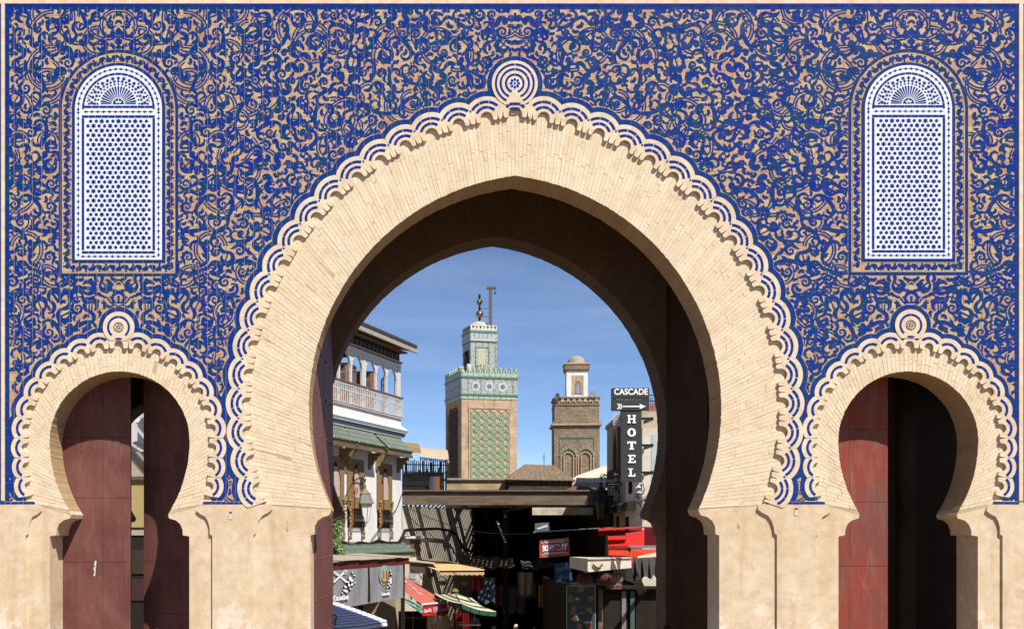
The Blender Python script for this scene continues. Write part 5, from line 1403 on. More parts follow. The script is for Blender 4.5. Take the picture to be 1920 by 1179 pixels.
# things on the pergola roof
tr_ = thing('terrace_fence', at(795, 920, 43), 'black iron terrace fence with tall bars beside the white house', 'fence')
for k in range(23):
    p = at(756+k*3.6, 921, 43); mb = MB(); mb.tube([p, p+Vector((0, 0, 1.18+.04*math.sin(k*2.3)))], .022, 4); recalc(mb.build('bar', M['iron'], tr_))
for k in range(24):
    p = at(755+k*3.5, 921, 43.7); mb = MB(); mb.tube([p, p+Vector((.05*math.sin(k*1.7), 0, 1.0+.2*math.sin(k*1.3)))], .03, 4); recalc(mb.build('bar', M['iron'], tr_))
for py in (870, 884, 899): a = at(754, py, 43.05); b = at(838, py+2, 43.05); mb = MB(); mb.tube([a, b], .02, 4); recalc(mb.build('fence_rail', M['iron'], tr_))
mb = MB(); mb.box(at(755, 921, 43.2), at(833, 886, 43.24)); recalc(mb.build('reed_screen', simple('dark reed screen', (.045,.04,.035), .9, .5, 30, .5, 60, stretch=(4, 4, .2)), tr_))
def awn_roll(name, corners_t, corners_b, mat_, label, bulge, n=8):
    """curved canvas: top edge pair, bottom edge pair, bulging forward"""
    root = thing(name, corners_b[0], label, 'awning'); mb = MB(); a, b = corners_t; c, d = corners_b; rows = []
    for k in range(n+1):
        t_ = k/n; off = Vector((0, -bulge*math.sin(t_*math.pi*.62), (a.z-c.z)*(1-t_)**1.6 - (a.z-c.z)*(1-t_)))*1
        rows.append((a.lerp(c, t_)+off*1.0+Vector((0, 0, (a.z-c.z)*.35*math.sin(t_*math.pi))), b.lerp(d, t_)+off*1.0+Vector((0, 0, (b.z-d.z)*.35*math.sin(t_*math.pi)))))
    for k in range(n): mb.face([rows[k][0], rows[k][1], rows[k+1][1], rows[k+1][0]])
    mb.face([r_[0] for r_ in rows]); mb.face([r_[1] for r_ in rows[::-1]])
    recalc(mb.build('canvas', mat_, root)); return root
M['gold_cloth'] = cloth('old golden canvas', (.26,.18,.075)); M['beige_cloth'] = cloth('pleated beige canvas', (.44,.36,.26))
awn_roll('terrace_awning', (at(754, 829, 43.2), at(783, 831, 43.2)), (at(754, 848, 42.8), at(790, 850, 42.8)), M['gold_cloth'], 'golden canvas awning rolled up at the white house corner', .25)
bw = awn_roll('terrace_awning', (at(788, 838, 43.6), at(838, 843, 43.6)), (at(786, 855, 42.9), at(841, 862, 42.9)), M['beige_cloth'], 'beige pleated awning above the iron terrace fence', .2)
for k in range(14): p = at(787+k*4, 856+k*.5, 42.88); mb = MB(); mb.poly([p, p+Vector((.07, 0, -.01)), p+Vector((.06, 0, -.11)), p+Vector((.01, 0, -.10))], (0, .01, 0)); recalc(mb.build('valance_flap', M['beige_cloth'], bw))
for px, c in ((806, (.05, .06, .12)), (812, (.12, .11, .10)), (818, (.30, .10, .04))):
    a = at(px, 893, 42.7); mb = MB(); mb.poly([a, a+Vector((.12, 0, 0)), a+Vector((.13, .02, -.5)), a+Vector((.07, .04, -.56)), a+Vector((-.02, .02, -.48))], (0, .05, 0)); recalc(o := mb.build('laundry', cloth('laundry %d' % px, c)))
    tag(o, {806: 'navy cloth hanging from the iron terrace fence', 812: 'grey cloth hanging from the iron terrace fence', 818: 'rust orange cloth hanging low on the terrace fence'}[px], 'laundry', 'laundry on the terrace fence')
tw = thing('terrace_wall', at(895, 920, 44), 'stained ochre parapet wall above the timber beam', 'wall')
M['ochre'] = simple('mouldy ochre wall', (.50,.37,.19), .92, .4, 1.6, .4, 12, c2=(.24,.19,.12)); mb = MB(); mb.box(at(836, 922, 44), at(951, 899, 44)+Vector((0, .4, 0))); recalc(mb.build('wall', M['ochre'], tw))
mb = MB(); mb.box(at(834, 899.2, 43.9), at(952, 896, 43.9)+Vector((0, .55, 0))); recalc(mb.build('coping', simple('grey coping', (.36,.30,.22), .9), tw))
# wooden pavilion
pv = thing('roof_pavilion', at(1013, 920, 43.4), 'small wooden pavilion with hipped plank roof and lattice sides', 'pavilion')
e0, e1, e2, e3 = at(949, 899, 42.6), at(1079, 901, 42.6), at(1079, 901, 42.6)+Vector((0, 2.6, 0)), at(949, 899, 42.6)+Vector((0, 2.6, 0))
r0, r1 = at(984, 871, 43.9), at(1040, 873, 43.9)
M['plank'] = simple('weathered roof plank', (.235,.17,.11), .85, .4, 3, .4, 20, c2=(.12,.085,.055), stretch=(4, 1, .3))
for nm, a, b, c, d, n in (('front', e0, e1, r1, r0, 12), ('right', e1, e2, r1, r1, 6), ('left', e3, e0, r0, r0, 6), ('back', e2, e3, r0, r1, 12)):
    for k in range(n):
        p, q = a.lerp(b, k/n), a.lerp(b, (k+.94)/n); s_, t_ = d.lerp(c, k/n), d.lerp(c, (k+.94)/n); up = Vector((0, 0, .02+.008*rnd.random()))
        mb = MB()
        if (s_-t_).length < 1e-4: mb.hexa([p, q, s_], [p+up, q+up, s_+up])
        else: mb.hexa([p, q, t_, s_], [p+up, q+up, t_+up, s_+up])
        recalc(mb.build('plank', M['plank'], pv))
mb = MB(); f0, f1 = at(953, 919, 42.75), at(1075, 902, 42.75); n = 24
for k in range(n+1):
    x = f0.x+(f1.x-f0.x)*k/n; h = f1.z-f0.z
    for sg in (1, -1):
        a = Vector((x, f0.y, f0.z)); b = Vector((min(max(x+sg*h, f0.x), f1.x), f0.y+.01, f0.z+min(h, (f1.x-x if sg > 0 else x-f0.x)))); mb.tube([a, b], .017, 4)
tag(recalc(mb.build('lattice', M['darkwood'], pv)), kind='stuff'); mb = MB(); mb.box((f0.x, f0.y+.3, f0.z), (f1.x, f0.y+2.3, f1.z)); recalc(mb.build('core', M['darkint'], pv))
for z in (f0.z-.03, f1.z-.02): bar('rail', (f0.x-.05, f0.y-.03, z), (f1.x+.05, f0.y+.06, z+.05), M['darkwood'], pv)
an = thing('aerial', at(1020, 871, 44.2), 'thin television aerial above the pavilion roof', 'aerial'); p = at(1020, 873, 44.2); mb = MB(); mb.tube([p, p+Vector((0, 0, .5))], .012, 4); mb.tube([p+Vector((-.08, 0, .33)), p+Vector((.08, 0, .36))], .008, 4); mb.tube([p+Vector((-.05, 0, .25)), p+Vector((.06, 0, .22))], .008, 4); recalc(mb.build('mast', M['iron'], an))
# cream tent
tn = thing('roof_tent', at(1105, 915, 46), 'cream canvas tent roof behind the wooden pavilion', 'tent'); M['tent'] = cloth('cream tent canvas', (.62,.54,.44), .9, .2)
T = [at(1062, 903, 45), at(1142, 904, 45), at(1160, 868, 48), at(1135, 872, 48), at(1085, 890, 46.5)]
mb = MB(); mb.face([T[0], T[1], T[2], T[3], T[4]]); mb.face([T[0], at(1062, 913, 45), at(1142, 914, 45), T[1]]); mb.face([T[3], T[2], T[2]+Vector((0, 3, -1)), T[3]+Vector((0, 3, -1))]); recalc(mb.build('canvas', M['tent'], tn))
for p in (at(1066, 905, 45.2), at(1140, 905, 45.2)): mb = MB(); mb.tube([Vector((p.x, p.y, 4.35)), p], .025, 5); recalc(mb.build('pole', M['iron'], tn))
pt_ = thing('parasol', at(1088, 920, 42.0), 'dark red parasol top showing over the timber beam', 'parasol'); mb = MB(); mb.lathe(at(1088, 921, 42.4), [(.68, 0), (.66, .02), (.35, .16), (.02, .22)], 12); recalc(mb.build('canopy', cloth('dusty red canvas', (.20,.09,.075)), pt_)); mb = MB(); p = at(1088, 921, 42.4); mb.tube([Vector((p.x, p.y, 4.35)), p+Vector((0, 0, .2))], .02, 5); recalc(mb.build('pole', M['iron'], pt_))

# ------------------------------------------------------------------ hotel on the right
HX0 = at(1203, 0, 34.5); HX1 = at(1138, 0, 44.5); dv = Vector((HX1.x-HX0.x, HX1.y-HX0.y, 0)); LH = dv.length; dv.normalize(); nv = Vector((-dv.y, dv.x, 0))
MT = Matrix(((dv.x, nv.x, 0, HX0.x), (dv.y, nv.y, 0, HX0.y), (0, 0, 1, 0), (0, 0, 0, 1)))       # s back from the corner, n out into the street
def hs(px, n=0.0):
    q = Vector((HX0.x, HX0.y, 0))+nv*n; dx = (px-VX)*U/CAMD; tt = (q.x*nv.x+(q.y+CAMD)*nv.y)/(dx*nv.x+nv.y)
    return (Vector((dx*tt, tt-CAMD, 0))-Vector((HX0.x, HX0.y, 0))).dot(dv)
def hd(s): return HX0.y+CAMD+dv.y*s
def hzz(py, s): return CAMZ+(VY-py)*U*hd(s)/CAMD
hotel = thing('hotel_building', (HX0.x+1.5, HX0.y+5, ZS), 'narrow hotel building with tan street side and pale front', 'building')
def tbx(name, boxes, mat_, parent=None):
    mb = MB().frame(MT)
    for a, b in boxes: mb.box(a, b)
    return recalc(mb.build(name, mat_, parent or hotel))
tbx('street_wall', [((4.2, -5, ZS), (LH, 0, 7.25))], M['tan']); tbx('parapet', [((4.2, -5, 7.252), (LH+.06, .06, 7.40))], M['tan'])
tbx('front_wall', [((0, -5, ZS), (4.198, -.02, 6.40))], M['offwhite'])
for n0 in (-.75, -.45): tbx('painted_strip', [((-.012, n0, 2), (-.002, n0+.16, 6.2))], simple('pale blue paint', (.45,.52,.58), .8), None)
s_w = hs(1158); wr = bpy.data.objects.new('window', None); COL.objects.link(wr); wr.parent = hotel
tbx('window_recess', [((s_w-.75, .003, hzz(888, s_w)), (s_w+.65, .02, hzz(806, s_w)))], M['darkint'], wr)
mb = MB().frame(MT); zt, zb = hzz(803, s_w), hzz(890, s_w); c = s_w; top = [(c+.6*(1-t_), zt-.85+.7*math.sin(t_*math.pi/2)) for t_ in np.linspace(0, 1, 8)]; left = [(2*c-a, z) for a, z in top]
mb.poly([Vector((a, .022, z)) for a, z in [(c+.8, zb), (c+.8, zt), (c-.8, zt), (c-.8, zb), (c-.6, zb)]+left+top[::-1][1:]+[(c+.6, zb)]], (0, .08, 0)); recalc(mb.build('window_frame', M['wood'], wr))
for px, py0, py1 in ((1159, 968, 1000), (1176, 968, 1000), (1156, 905, 918), (1182, 900, 925)):
    s = hs(px); tbx('window', [((s-.32, .004, hzz(py1, s)), (s+.32, .03, hzz(py0, s)))], M['darkint'])
bk = tbx('band', [((1.5, .004, hzz(960, 6)), (LH+.05, .22, hzz(946, 6)))], M['tan'])
mb = MB().frame(MT); 
for j in range(4): mb.tube([(1.6+k*.5, .24+.02*j, hzz(950+3*j, 6)+.05*math.sin(k*1.3+j)) for k in range(21)], .025, 5)
tag(recalc(mb.build('cable_bundle', M['iron'])), 'tangle of black cables along the hotel band', 'cable')
mb = MB()
for k in range(7): p = at(1150+k*2.4, 797, 39); mb.tube([p, p+Vector((0, 0, .42))], .01, 4)
for py in (777, 786): mb.tube([at(1149, py, 39), at(1166, py, 39)], .01, 4)
rl = thing('roof_railing', at(1158, 797, 39), 'thin white railing on the hotel roof behind the sign', 'railing'); recalc(mb.build('bars', M['whiteiron'], rl)).__setitem__('kind', 'stuff')
rl2 = thing('roof_railing', at(1226, 770, 31), 'railing with red cloth on the pale hotel front', 'railing'); mb = MB()
for k in range(6): p = at(1216+k*4, 772, 35); mb.tube([p, p+Vector((0, 0, .45))], .011, 4)
for py in (741, 752): mb.tube([at(1214, py, 35), at(1240, py-1, 35)], .014, 4)
recalc(mb.build('bars', M['iron'], rl2)).__setitem__('kind', 'stuff'); mb = MB(); mb.box(at(1219, 769, 34.9), at(1238, 757, 34.9)+Vector((0, .06, 0))); recalc(mb.build('cloth', cloth('faded red cloth', (.36,.10,.08)), rl2))
# sign
DS = 33.3; KS = U*DS/CAMD
sg = thing('hotel_sign', at(1184, 902, DS), 'tall black hotel sign with white letters and arrow', 'sign')
mb = MB(); mb.box(at(1165, 902, DS), at(1203, 769, DS)+Vector((0, .16, 0))); sp1 = recalc(mb.build('letter_panel', M['black_sign'], sg))
mb = MB(); mb.box(at(1148, 768.7, DS)+Vector((0, -.03, 0)), at(1217, 727.5, DS)+Vector((0, .2, 0))); sp2 = recalc(mb.build('name_panel', M['black_sign'], sg))
for ch, py in zip('HOTEL', (785.5, 810.5, 835, 860, 885.5)):
    # slab letters built from bars
    mb = MB(); cxp = 1184.0; h = 7.6; wq = 8.0
    def slab(x0, y0, x1, y1):
        a = at(cxp+min(x0, x1), py+max(y0, y1), DS); b = at(cxp+max(x0, x1), py+min(y0, y1), DS); mb.box(a+Vector((0, -.03, 0)), b+Vector((0, -.003, 0)))
    if ch == 'H':
        for s in (-1, 1): slab(s*3.0, -h+2.2, s*6.6, h-2.2); slab(s*1.6, -h, s*wq, -h+2.2); slab(s*1.6, h-2.2, s*wq, h)
        slab(-3, -1.3, 3, 1.3)
    elif ch == 'O':
        for k in range(24):
            a0, a1 = 2*math.pi*k/24, 2*math.pi*(k+1)/24; f = lambda a, o: (cxp+(8 if o else 3.2)*math.sin(a), py-(h+.4 if o else h-2.4)*math.cos(a))
            q = [f(a0, 1), f(a1, 1), f(a1, 0), f(a0, 0)]; mb.hexa([at(*p, DS)+Vector((0, -.003, 0)) for p in q], [at(*p, DS)+Vector((0, -.03, 0)) for p in q])
    elif ch == 'T': slab(-wq, -h, wq, -h+2.6); slab(-wq, -h+2.6, -wq+2, -h+5); slab(wq-2, -h+2.6, wq, -h+5); slab(-2.4, -h+2.6, 2.4, h-2.2); slab(-4.6, h-2.2, 4.6, h)
    elif ch == 'E': slab(-4.6, -h+2.4, -.8, h-2.4); slab(-7, -h, wq-1, -h+2.4); slab(-7, h-2.4, wq-.4, h); slab(-.8, -1.2, 3.6, 1.2); slab(5, -h+2.4, wq-1, -h+4.6); slab(5.4, h-4.8, wq-.4, h-2.4); slab(2.4, -2.6, 3.6, -1.2); slab(2.4, 1.2, 3.6, 2.6)
    else: slab(-3.8, -h+2.2, 0, h-2.4); slab(-6.4, -h, 2.4, -h+2.2); slab(-6.4, h-2.4, 7, h); slab(4.6, h-5.4, 7, h-2.4)
    recalc(mb.build('letter', M['ink_white'], sp1))
text(sp2, 'lettering', 'CASCADE', facing(at(1182.5, 735, DS)+Vector((0, -.035, 0))), 15.5*KS, M['ink_white'], .004, sx=.92, bold=.006)
text(sp2, 'lettering', 'VUE PANORAMIQUE', facing(at(1183, 747.5, DS)+Vector((0, -.033, 0))), 8.6*KS, M['ink_black'], .002, sx=.84)
m2 = MB()
for k, px in enumerate((1156, 1160, 1165, 1171, 1175, 1181, 1186, 1192, 1198)): a = at(px, 749.5, DS)+Vector((0, -.034, 0)); m2.box(a, a+Vector((2.2*KS, .002, .7*KS)))
tag(recalc(m2.build('peeled_lettering', M['ink_white'], sp2)), kind='stuff')
mb = MB(); mb.poly([at(x, y, DS)+Vector((0, -.045, 0)) for x, y in ((1161, 761), (1200, 760.7), (1198.5, 757), (1210.5, 762), (1198.5, 767), (1200, 763.2), (1161, 763))], (0, .012, 0)); recalc(mb.build('arrow', M['ink_white'], sp2))
for dx in (0, 3, 6):
    for s in (-1, 1): mb = MB(); mb.poly([at(x, y, DS)+Vector((0, -.045, 0)) for x, y in ((1156+dx, 762+s*5.2), (1157.6+dx, 762+s*5.2), (1161.4+dx, 762), (1159.6+dx, 762))], (0, .012, 0)); recalc(mb.build('arrow_feather', M['ink_white'], sp2))
for py in (784, 834, 885): a = at(1203, py+2, DS); mb = MB(); mb.box(a+Vector((.002, .04, 0)), at(1226, py-2, DS)+Vector((0, .10, 0))); mb.box(at(1222, py+3, DS)+Vector((0, .102, 0)), at(1226, py-3, DS)+Vector((0, 1.15, 0))); recalc(mb.build('bracket', M['iron'], sg))
# brown direction sign, camera globe
dsn = thing('direction_sign', at(1150, 912, 39.3), 'brown direction sign with white arrow below the hotel window', 'sign'); mb = MB()
pts = [(1137, 911), (1165, 911), (1165, 886), (1158, 881), (1148, 880), (1138, 884)]; mb.poly([at(x, y, 39.3) for x, y in pts], (0, .03, 0)); recalc(mb.build('panel', simple('brown sign sheet', (.105,.062,.045), .6), dsn))
mb = MB(); mb.poly([at(x, y, 39.3)+Vector((0, -.008, 0)) for x, y in ((1150, 888.5), (1154, 885), (1154, 887.3), (1159, 887.3), (1159, 889.7), (1154, 889.7), (1154, 892))], (0, .006, 0)); recalc(mb.build('arrow', M['ink_white'], dsn))
text(dsn, 'lettering', '\ufe96\ufef4\ufe91\ufeae\ufed7 \ufeaa\ufe92\ufecb', facing(at(1152, 898.5, 39.3)+Vector((0, -.006, 0))), .19, M['ink_white'], .002)
mb = MB(); mb.box(at(1141, 908, 39.3)+Vector((0, -.006, 0)), at(1161, 906.8, 39.3)); recalc(mb.build('underline', M['ink_white'], dsn))
gb = thing('camera_globe', at(1197, 935, 33.8), 'white domed street camera with dark glass on a curved arm', 'camera'); p = at(1197, 925, 33.8); mb = MB(); mb.lathe(p, [(.11, 0), (.115, .02), (.118, .10), (.10, .17), (.05, .22), (.01, .235)], 16); recalc(mb.build('housing', M['whiteiron'], gb, True))
mb = MB(); mb.ball(p-Vector((0, 0, .05)), .085, 12, 8, (1, 1, 1.3)); recalc(mb.build('dome', M['glass'], gb, True)); mb = MB(); mb.tube([p+Vector((0, 0, .22)), p+Vector((.04, .02, .30)), p+Vector((.14, .06, .30)), p+Vector((.22, .15, .16)), p+Vector((.24, .5, 0))], .022, 6); recalc(mb.build('arm', M['whiteiron'], gb))
mb = MB()
for k in range(8): mb.tube([at(1192+k*1.3, 940+k*1.5, 33.8), at(1200+k*2, 937+3*math.sin(k), 33.9), at(1212+k*2.5, 930+2*k, 34.2)], .011, 4)
tag(recalc(mb.build('cable_tangle', M['iron'])), 'wire tangle under the street camera', 'cable')

# ------------------------------------------------------------------ restaurant canopy with grey banners (left)
G0, G1 = at(604, 1000, 28.2), at(766, 1000, 34.8); G0.z = G1.z = 0; gd = (G1-G0); GL = gd.length; gd.normalize(); gn = Vector((gd.y, -gd.x, 0))
MG = Matrix(((gd.x, gn.x, 0, G0.x), (gd.y, gn.y, 0, G0.y), (0, 0, 1, 0), (0, 0, 0, 1)))
def gs(px, n=0.0):
    q = G0+gn*n; dx = (px-VX)*U/CAMD; tt = (q.x*gn.x+(q.y+CAMD)*gn.y)/(dx*gn.x+gn.y); return (Vector((dx*tt, tt-CAMD, 0))-G0).dot(gd)
can = thing('restaurant_canopy', MG @ Vector((GL/2, -1, ZS)), 'dark red framed restaurant canopy with sheet roof before the white house', 'canopy')
def gbx(name, boxes, mat_, parent): 
    mb = MB().frame(MG)
    for a, b in boxes: mb.box(a, b)
    return recalc(mb.build(name, mat_, parent))
M['redbeam'] = simple('dark red painted beam', (.135,.022,.016), .55, .3, 8, .15, 30); M['sheet'] = simple('dusty grey roofing sheet', (.40,.345,.28), .85, .3, 3, .3, 12)
gbx('fascia', [((-2, -.08, 2.30), (GL, 0, 2.46))], M['redbeam'], can); gbx('fascia_lip', [((-2, .002, 2.28), (GL+.03, .05, 2.33))], M['redbeam'], can); gbx('end_fascia', [((GL+.003, -3.4, 2.30), (GL+.06, .0, 2.46))], M['redbeam'], can)
for k in range(6):
    s0, s1 = -2+k*(GL+2.1)/6, -2+(k+1)*(GL+2.1)/6-.02; mb = MB().frame(MG); j = rnd.uniform(0, .03)
    mb.hexa([(s0, .10, 2.47+j), (s1, .06, 2.47+j), (s1, -3.6, 2.66+j), (s0, -3.6, 2.66+j)], [(s0, .10, 2.485+j), (s1, .06, 2.485+j), (s1, -3.6, 2.675+j), (s0, -3.6, 2.675+j)]); recalc(mb.build('roof_sheet', M['sheet'], can))
for s in (-1.5, gs(686), GL-.1): gbx('post', [((s-.05, -.2, ZS), (s+.05, -.1, 2.3))], M['darkint'], can)
M['banner'] = cloth('grey printed banner', (.235,.235,.245), .8, .08, .35)
def banner(s0, s1, label, zt=2.27, zb=1.32):
    root = thing('hanging_banner', MG @ Vector(((s0+s1)/2, .06, zb)), label, 'banner'); mb = MB().frame(MG); n = 24
    f = lambda t_, v: .06+.018*math.sin(t_*19+v*2)+.012*math.sin(t_*41+1)*v
    for k in range(n):
        for j in range(4):
            def q(a, b): return Vector((s0+(s1-s0)*a/n, f(a/n, b/4), zt+(zb-zt)*b/4-.03*math.sin(a/n*3.1)*(b/4)))
            mb.face([q(k, j), q(k+1, j), q(k+1, j+1), q(k, j+1)])
    o = mb.build('cloth', M['banner'], root, True); gbx('hem', [((s0, .04, zb-.03), (s1, .085, zb+.005))], M['banner'], root); return root
bn1 = banner(gs(600), gs(685.5), 'grey banner with crossed cutlery, white flowers and the word Kasaba'); bn2 = banner(gs(689), gs(752), 'grey banner with a tagine dish picture and white flowers')
def mgp(px, py, n=.10):
    s = gs(px, n); d = (MG @ Vector((s, n, 0))).y+CAMD; return Vector((s, n, CAMZ+(VY-py)*U*d/CAMD))
def gpoly(parent, name, pts, mat_, n=.095):
    mb = MB().frame(MG); mb.poly([mgp(x, y, n) for x, y in pts], (0, -.006, 0)); return recalc(mb.build(name, mat_, parent))
def ell(cx, cy, a, b, rot, n=12): return [(cx+a*math.cos(t_)*math.cos(rot)-b*math.sin(t_)*math.sin(rot), cy+a*math.cos(t_)*math.sin(rot)+b*math.sin(t_)*math.cos(rot)) for t_ in np.linspace(0, 2*math.pi, n+1)[:-1]]
def flowers(parent, lst):
    for x, y, r_, rt in lst:
        gpoly(parent, 'petal', ell(x, y, r_*1.25, r_*.85+.4, rt), M['ink_black'], .093); gpoly(parent, 'petal', ell(x, y, r_, r_*.62, rt, 10), M['ink_white'], .098)
flowers(bn1, [(657, 1084, 4.4, 1.4), (653, 1090.5, 2.8, .6), (661, 1088, 3.2, 2.2), (655, 1096.5, 3.0, 1.5), (660.5, 1095, 3.0, 2.4), (648, 1099.5, 3.2, .9), (646.5, 1106.5, 3.2, .5), (650.5, 1108, 3.0, 2.0), (657, 1103, 2.0, 1.0), (665, 1078, 2.0, .4), (661, 1072, 2, 1.2), (642, 1111, 1.8, .6), (666, 1092, 1.7, 2.0)])
for pts in ([(625.5, 1069), (651, 1089), (649, 1092), (627, 1073)], [(650, 1070), (627, 1092), (625.5, 1090), (647, 1069)]): gpoly(bn1, 'cutlery', pts, M['ink_white'])
gpoly(bn1, 'cutlery', ell(647.5, 1072, 5.5, 3.0, -.9), M['ink_white'], .099); gpoly(bn1, 'cutlery', ell(647.5, 1072, 4.1, 1.9, -.9), M['banner'], .102)
rg_ = math.degrees(math.atan2(gd.y, gd.x))
def gtext(parent, body, px, py, size, **kw):
    return text(parent, 'lettering', body, Matrix.Translation(MG @ mgp(px, py, .10)) @ Matrix.Rotation(R(rg_), 4, 'Z') @ Matrix.Rotation(R(90), 4, 'X'), size, M['ink_white'], .003, **kw)
gtext(bn1, 'Kasaba', 638.5, 1120, .19, bold=.004, sx=2.2); gtext(bn2, 'Couscous', 723, 1112.5, .12, bold=.004, sx=1.55)
gpoly(bn2, 'dish', ell(720, 1078, 8.4, 19, .05, 20), simple('print teal', (.20,.42,.36)), .090); gpoly(bn2, 'dish', ell(721.5, 1081, 7.6, 13, .05, 18), simple('print brown', (.24,.10,.04)), .094); gpoly(bn2, 'dish', ell(721.3, 1079, 6.2, 10, .05, 16), simple('print sand', (.62,.45,.22)), .098)
for k, c in enumerate(((.55, .18, .04), (.10, .16, .03), (.66, .50, .30), (.05, .07, .03), (.60, .22, .10))): gpoly(bn2, 'dish', [(717+k*2, 1068+abs(k-2)*2), (719+k*2, 1067+abs(k-2)*2), (719.5+k*2, 1085-abs(k-2)), (717+k*2, 1086)], simple('print food %d' % k, c), .101)
flowers(bn2, [(733, 1085, 3.2, 1.4), (730, 1088, 2.2, .7), (733, 1091, 3.0, 1.5), (729, 1094, 2.2, 1.2), (732, 1098, 2.0, 1.7), (727, 1100, 2.0, 1.0), (734, 1075, 2.0, .8), (733, 1069, 1.7, 1.2), (726, 1106, 1.6, .6)])

# ------------------------------------------------------------------ awnings and parasols of the market
M['wbstripe'] = stripes('white and navy striped cloth', 1, .10, [(.30, (.72, .72, .74)), (.22, (.05, .05, .26)), (.18, (.72, .72, .74)), (.30, (.66, .66, .70))])
M['gstripe'] = stripes('cream and green striped cloth', 1, .40, [(.26, (.55, .47, .34)), (.40, (.025, .085, .055)), (.14, (.50, .34, .22)), (.20, (.55, .47, .34))])
def parasol(name, c, rx, ry, zrim, zap, mat_, label, n=8, val=.16, sag=.10, rot=.4):
    root = thing(name, (c[0], c[1], ZS), label, 'parasol'); mb = MB(); uvs = []; ap = Vector((c[0], c[1], zap)); seg = 5
    def rim(k, t_): a = rot+2*math.pi*k/n; return Vector((c[0]+rx*math.cos(a)*t_, c[1]+ry*math.sin(a)*t_, zap+(zrim-zap)*t_**1.15))
    m2 = MB(); uv2 = []
    for k in range(n):
        for j in range(seg):
            t0, t1 = j/seg, (j+1)/seg
            q = [rim(k, t0), rim(k, t1), (rim(k, t1)+rim(k+1, t1))/2-Vector((0, 0, sag*t1*.4)), rim(k+1, t1), rim(k+1, t0), (rim(k, t0)+rim(k+1, t0))/2-Vector((0, 0, sag*t0*.4))]
            mb.face([q[0], q[1], q[2], q[5]]); mb.face([q[5], q[2], q[3], q[4]]); uvs += [t0*1.2, t1*1.2, t1*1.2, t0*1.2]+[t0*1.2, t1*1.2, t1*1.2, t0*1.2]
        a, m_, b = rim(k, 1), (rim(k, 1)+rim(k+1, 1))/2-Vector((0, 0, sag*.4)), rim(k+1, 1); dn = Vector((0, 0, -val)); out = (m_-ap); out.z = 0; out = out.normalized()*.02
        for p, q in ((a, m_), (m_, b)): mb.face([p, p+dn+out, q+dn+out, q]); uvs += [1.2, 1.2+val, 1.2+val, 1.2]
    o = mb.build('canopy', mat_, root); uv = o.data.uv_layers.new(name='UVMap')
    for l, v in zip(o.data.loops, uvs): uv.data[l.index].uv = (0, v)
    m3 = MB(); m3.tube([Vector((c[0], c[1], ZS)), ap+Vector((0, 0, .05))], .025, 6); recalc(m3.build('pole', M['iron'], root))
    for k in range(n): m4 = MB(); m4.tube([ap-Vector((0, 0, .03)), rim(k, 1)-Vector((0, 0, .02))], .010, 4); recalc(m4.build('rib', M['iron'], root))
    m5 = MB(); m5.lathe(ap, [(.10, -.02), (.06, .05), (.01, .08)], 8); recalc(m5.build('finial', mat_ if False else M['gold_cloth'], root)); return root
p_ = at(606, 1124, 27); parasol('parasol', (p_.x, p_.y), 1.55, 1.5, 1.12, 1.66, M['wbstripe'], 'white and navy striped parasol under the grey banners', 4, .14, .05, .25)
def parasol4(ap, cs_, mat_, label, val=.15):
    root = thing('parasol', (ap.x, ap.y, ZS), label, 'parasol'); mb = MB(); uvs = []; N = 6; n = len(cs_)
    for k in range(n):
        a, b = cs_[k], cs_[(k+1) % n]; w_ = (b-a).length
        def q(t_, u_):
            e = a.lerp(b, u_); return ap.lerp(e, t_)-Vector((0, 0, .10*math.sin(math.pi*t_)*.6+.07*t_*t_*math.sin(math.pi*u_)))
        for j in range(N):
            for i in range(4):
                t0, t1, u0, u1 = j/N, (j+1)/N, i/4, (i+1)/4; mb.face([q(t0, u0), q(t1, u0), q(t1, u1), q(t0, u1)]); uvs += [t0*1.3, t1*1.3, t1*1.3, t0*1.3]
        for i in range(4): p0, p1 = q(1, i/4+.01), q(1, (i+1)/4-.01); d_ = Vector((0, 0, -val)); mb.face([p0, p0+d_, p1+d_, p1]); uvs += [1.3, 1.3+val, 1.3+val, 1.3]
    o = mb.build('canopy', mat_, root); uv = o.data.uv_layers.new(name='UVMap')
    for l, v in zip(o.data.loops, uvs): uv.data[l.index].uv = (0, v)
    m3 = MB(); m3.tube([Vector((ap.x, ap.y, ZS)), ap+Vector((0, 0, .04))], .025, 6); recalc(m3.build('pole', M['iron'], root))
    for c in cs_: m4 = MB(); m4.tube([ap-Vector((0, 0, .05)), c-Vector((0, 0, .04))], .012, 4); recalc(m4.build('rib', M['iron'], root))
    m5 = MB(); m5.lathe(ap, [(.12, -.02), (.09, .05), (.01, .08)], 8); recalc(m5.build('finial', M['gold_cloth'], root)); return root
parasol4(at(853, 1107, 37), [at(814, 1112, 37.6), at(866, 1131, 35.8), at(931, 1146, 36.8), at(884, 1120, 38.6)], M['gstripe'], 'cream and green striped parasol over the food table')
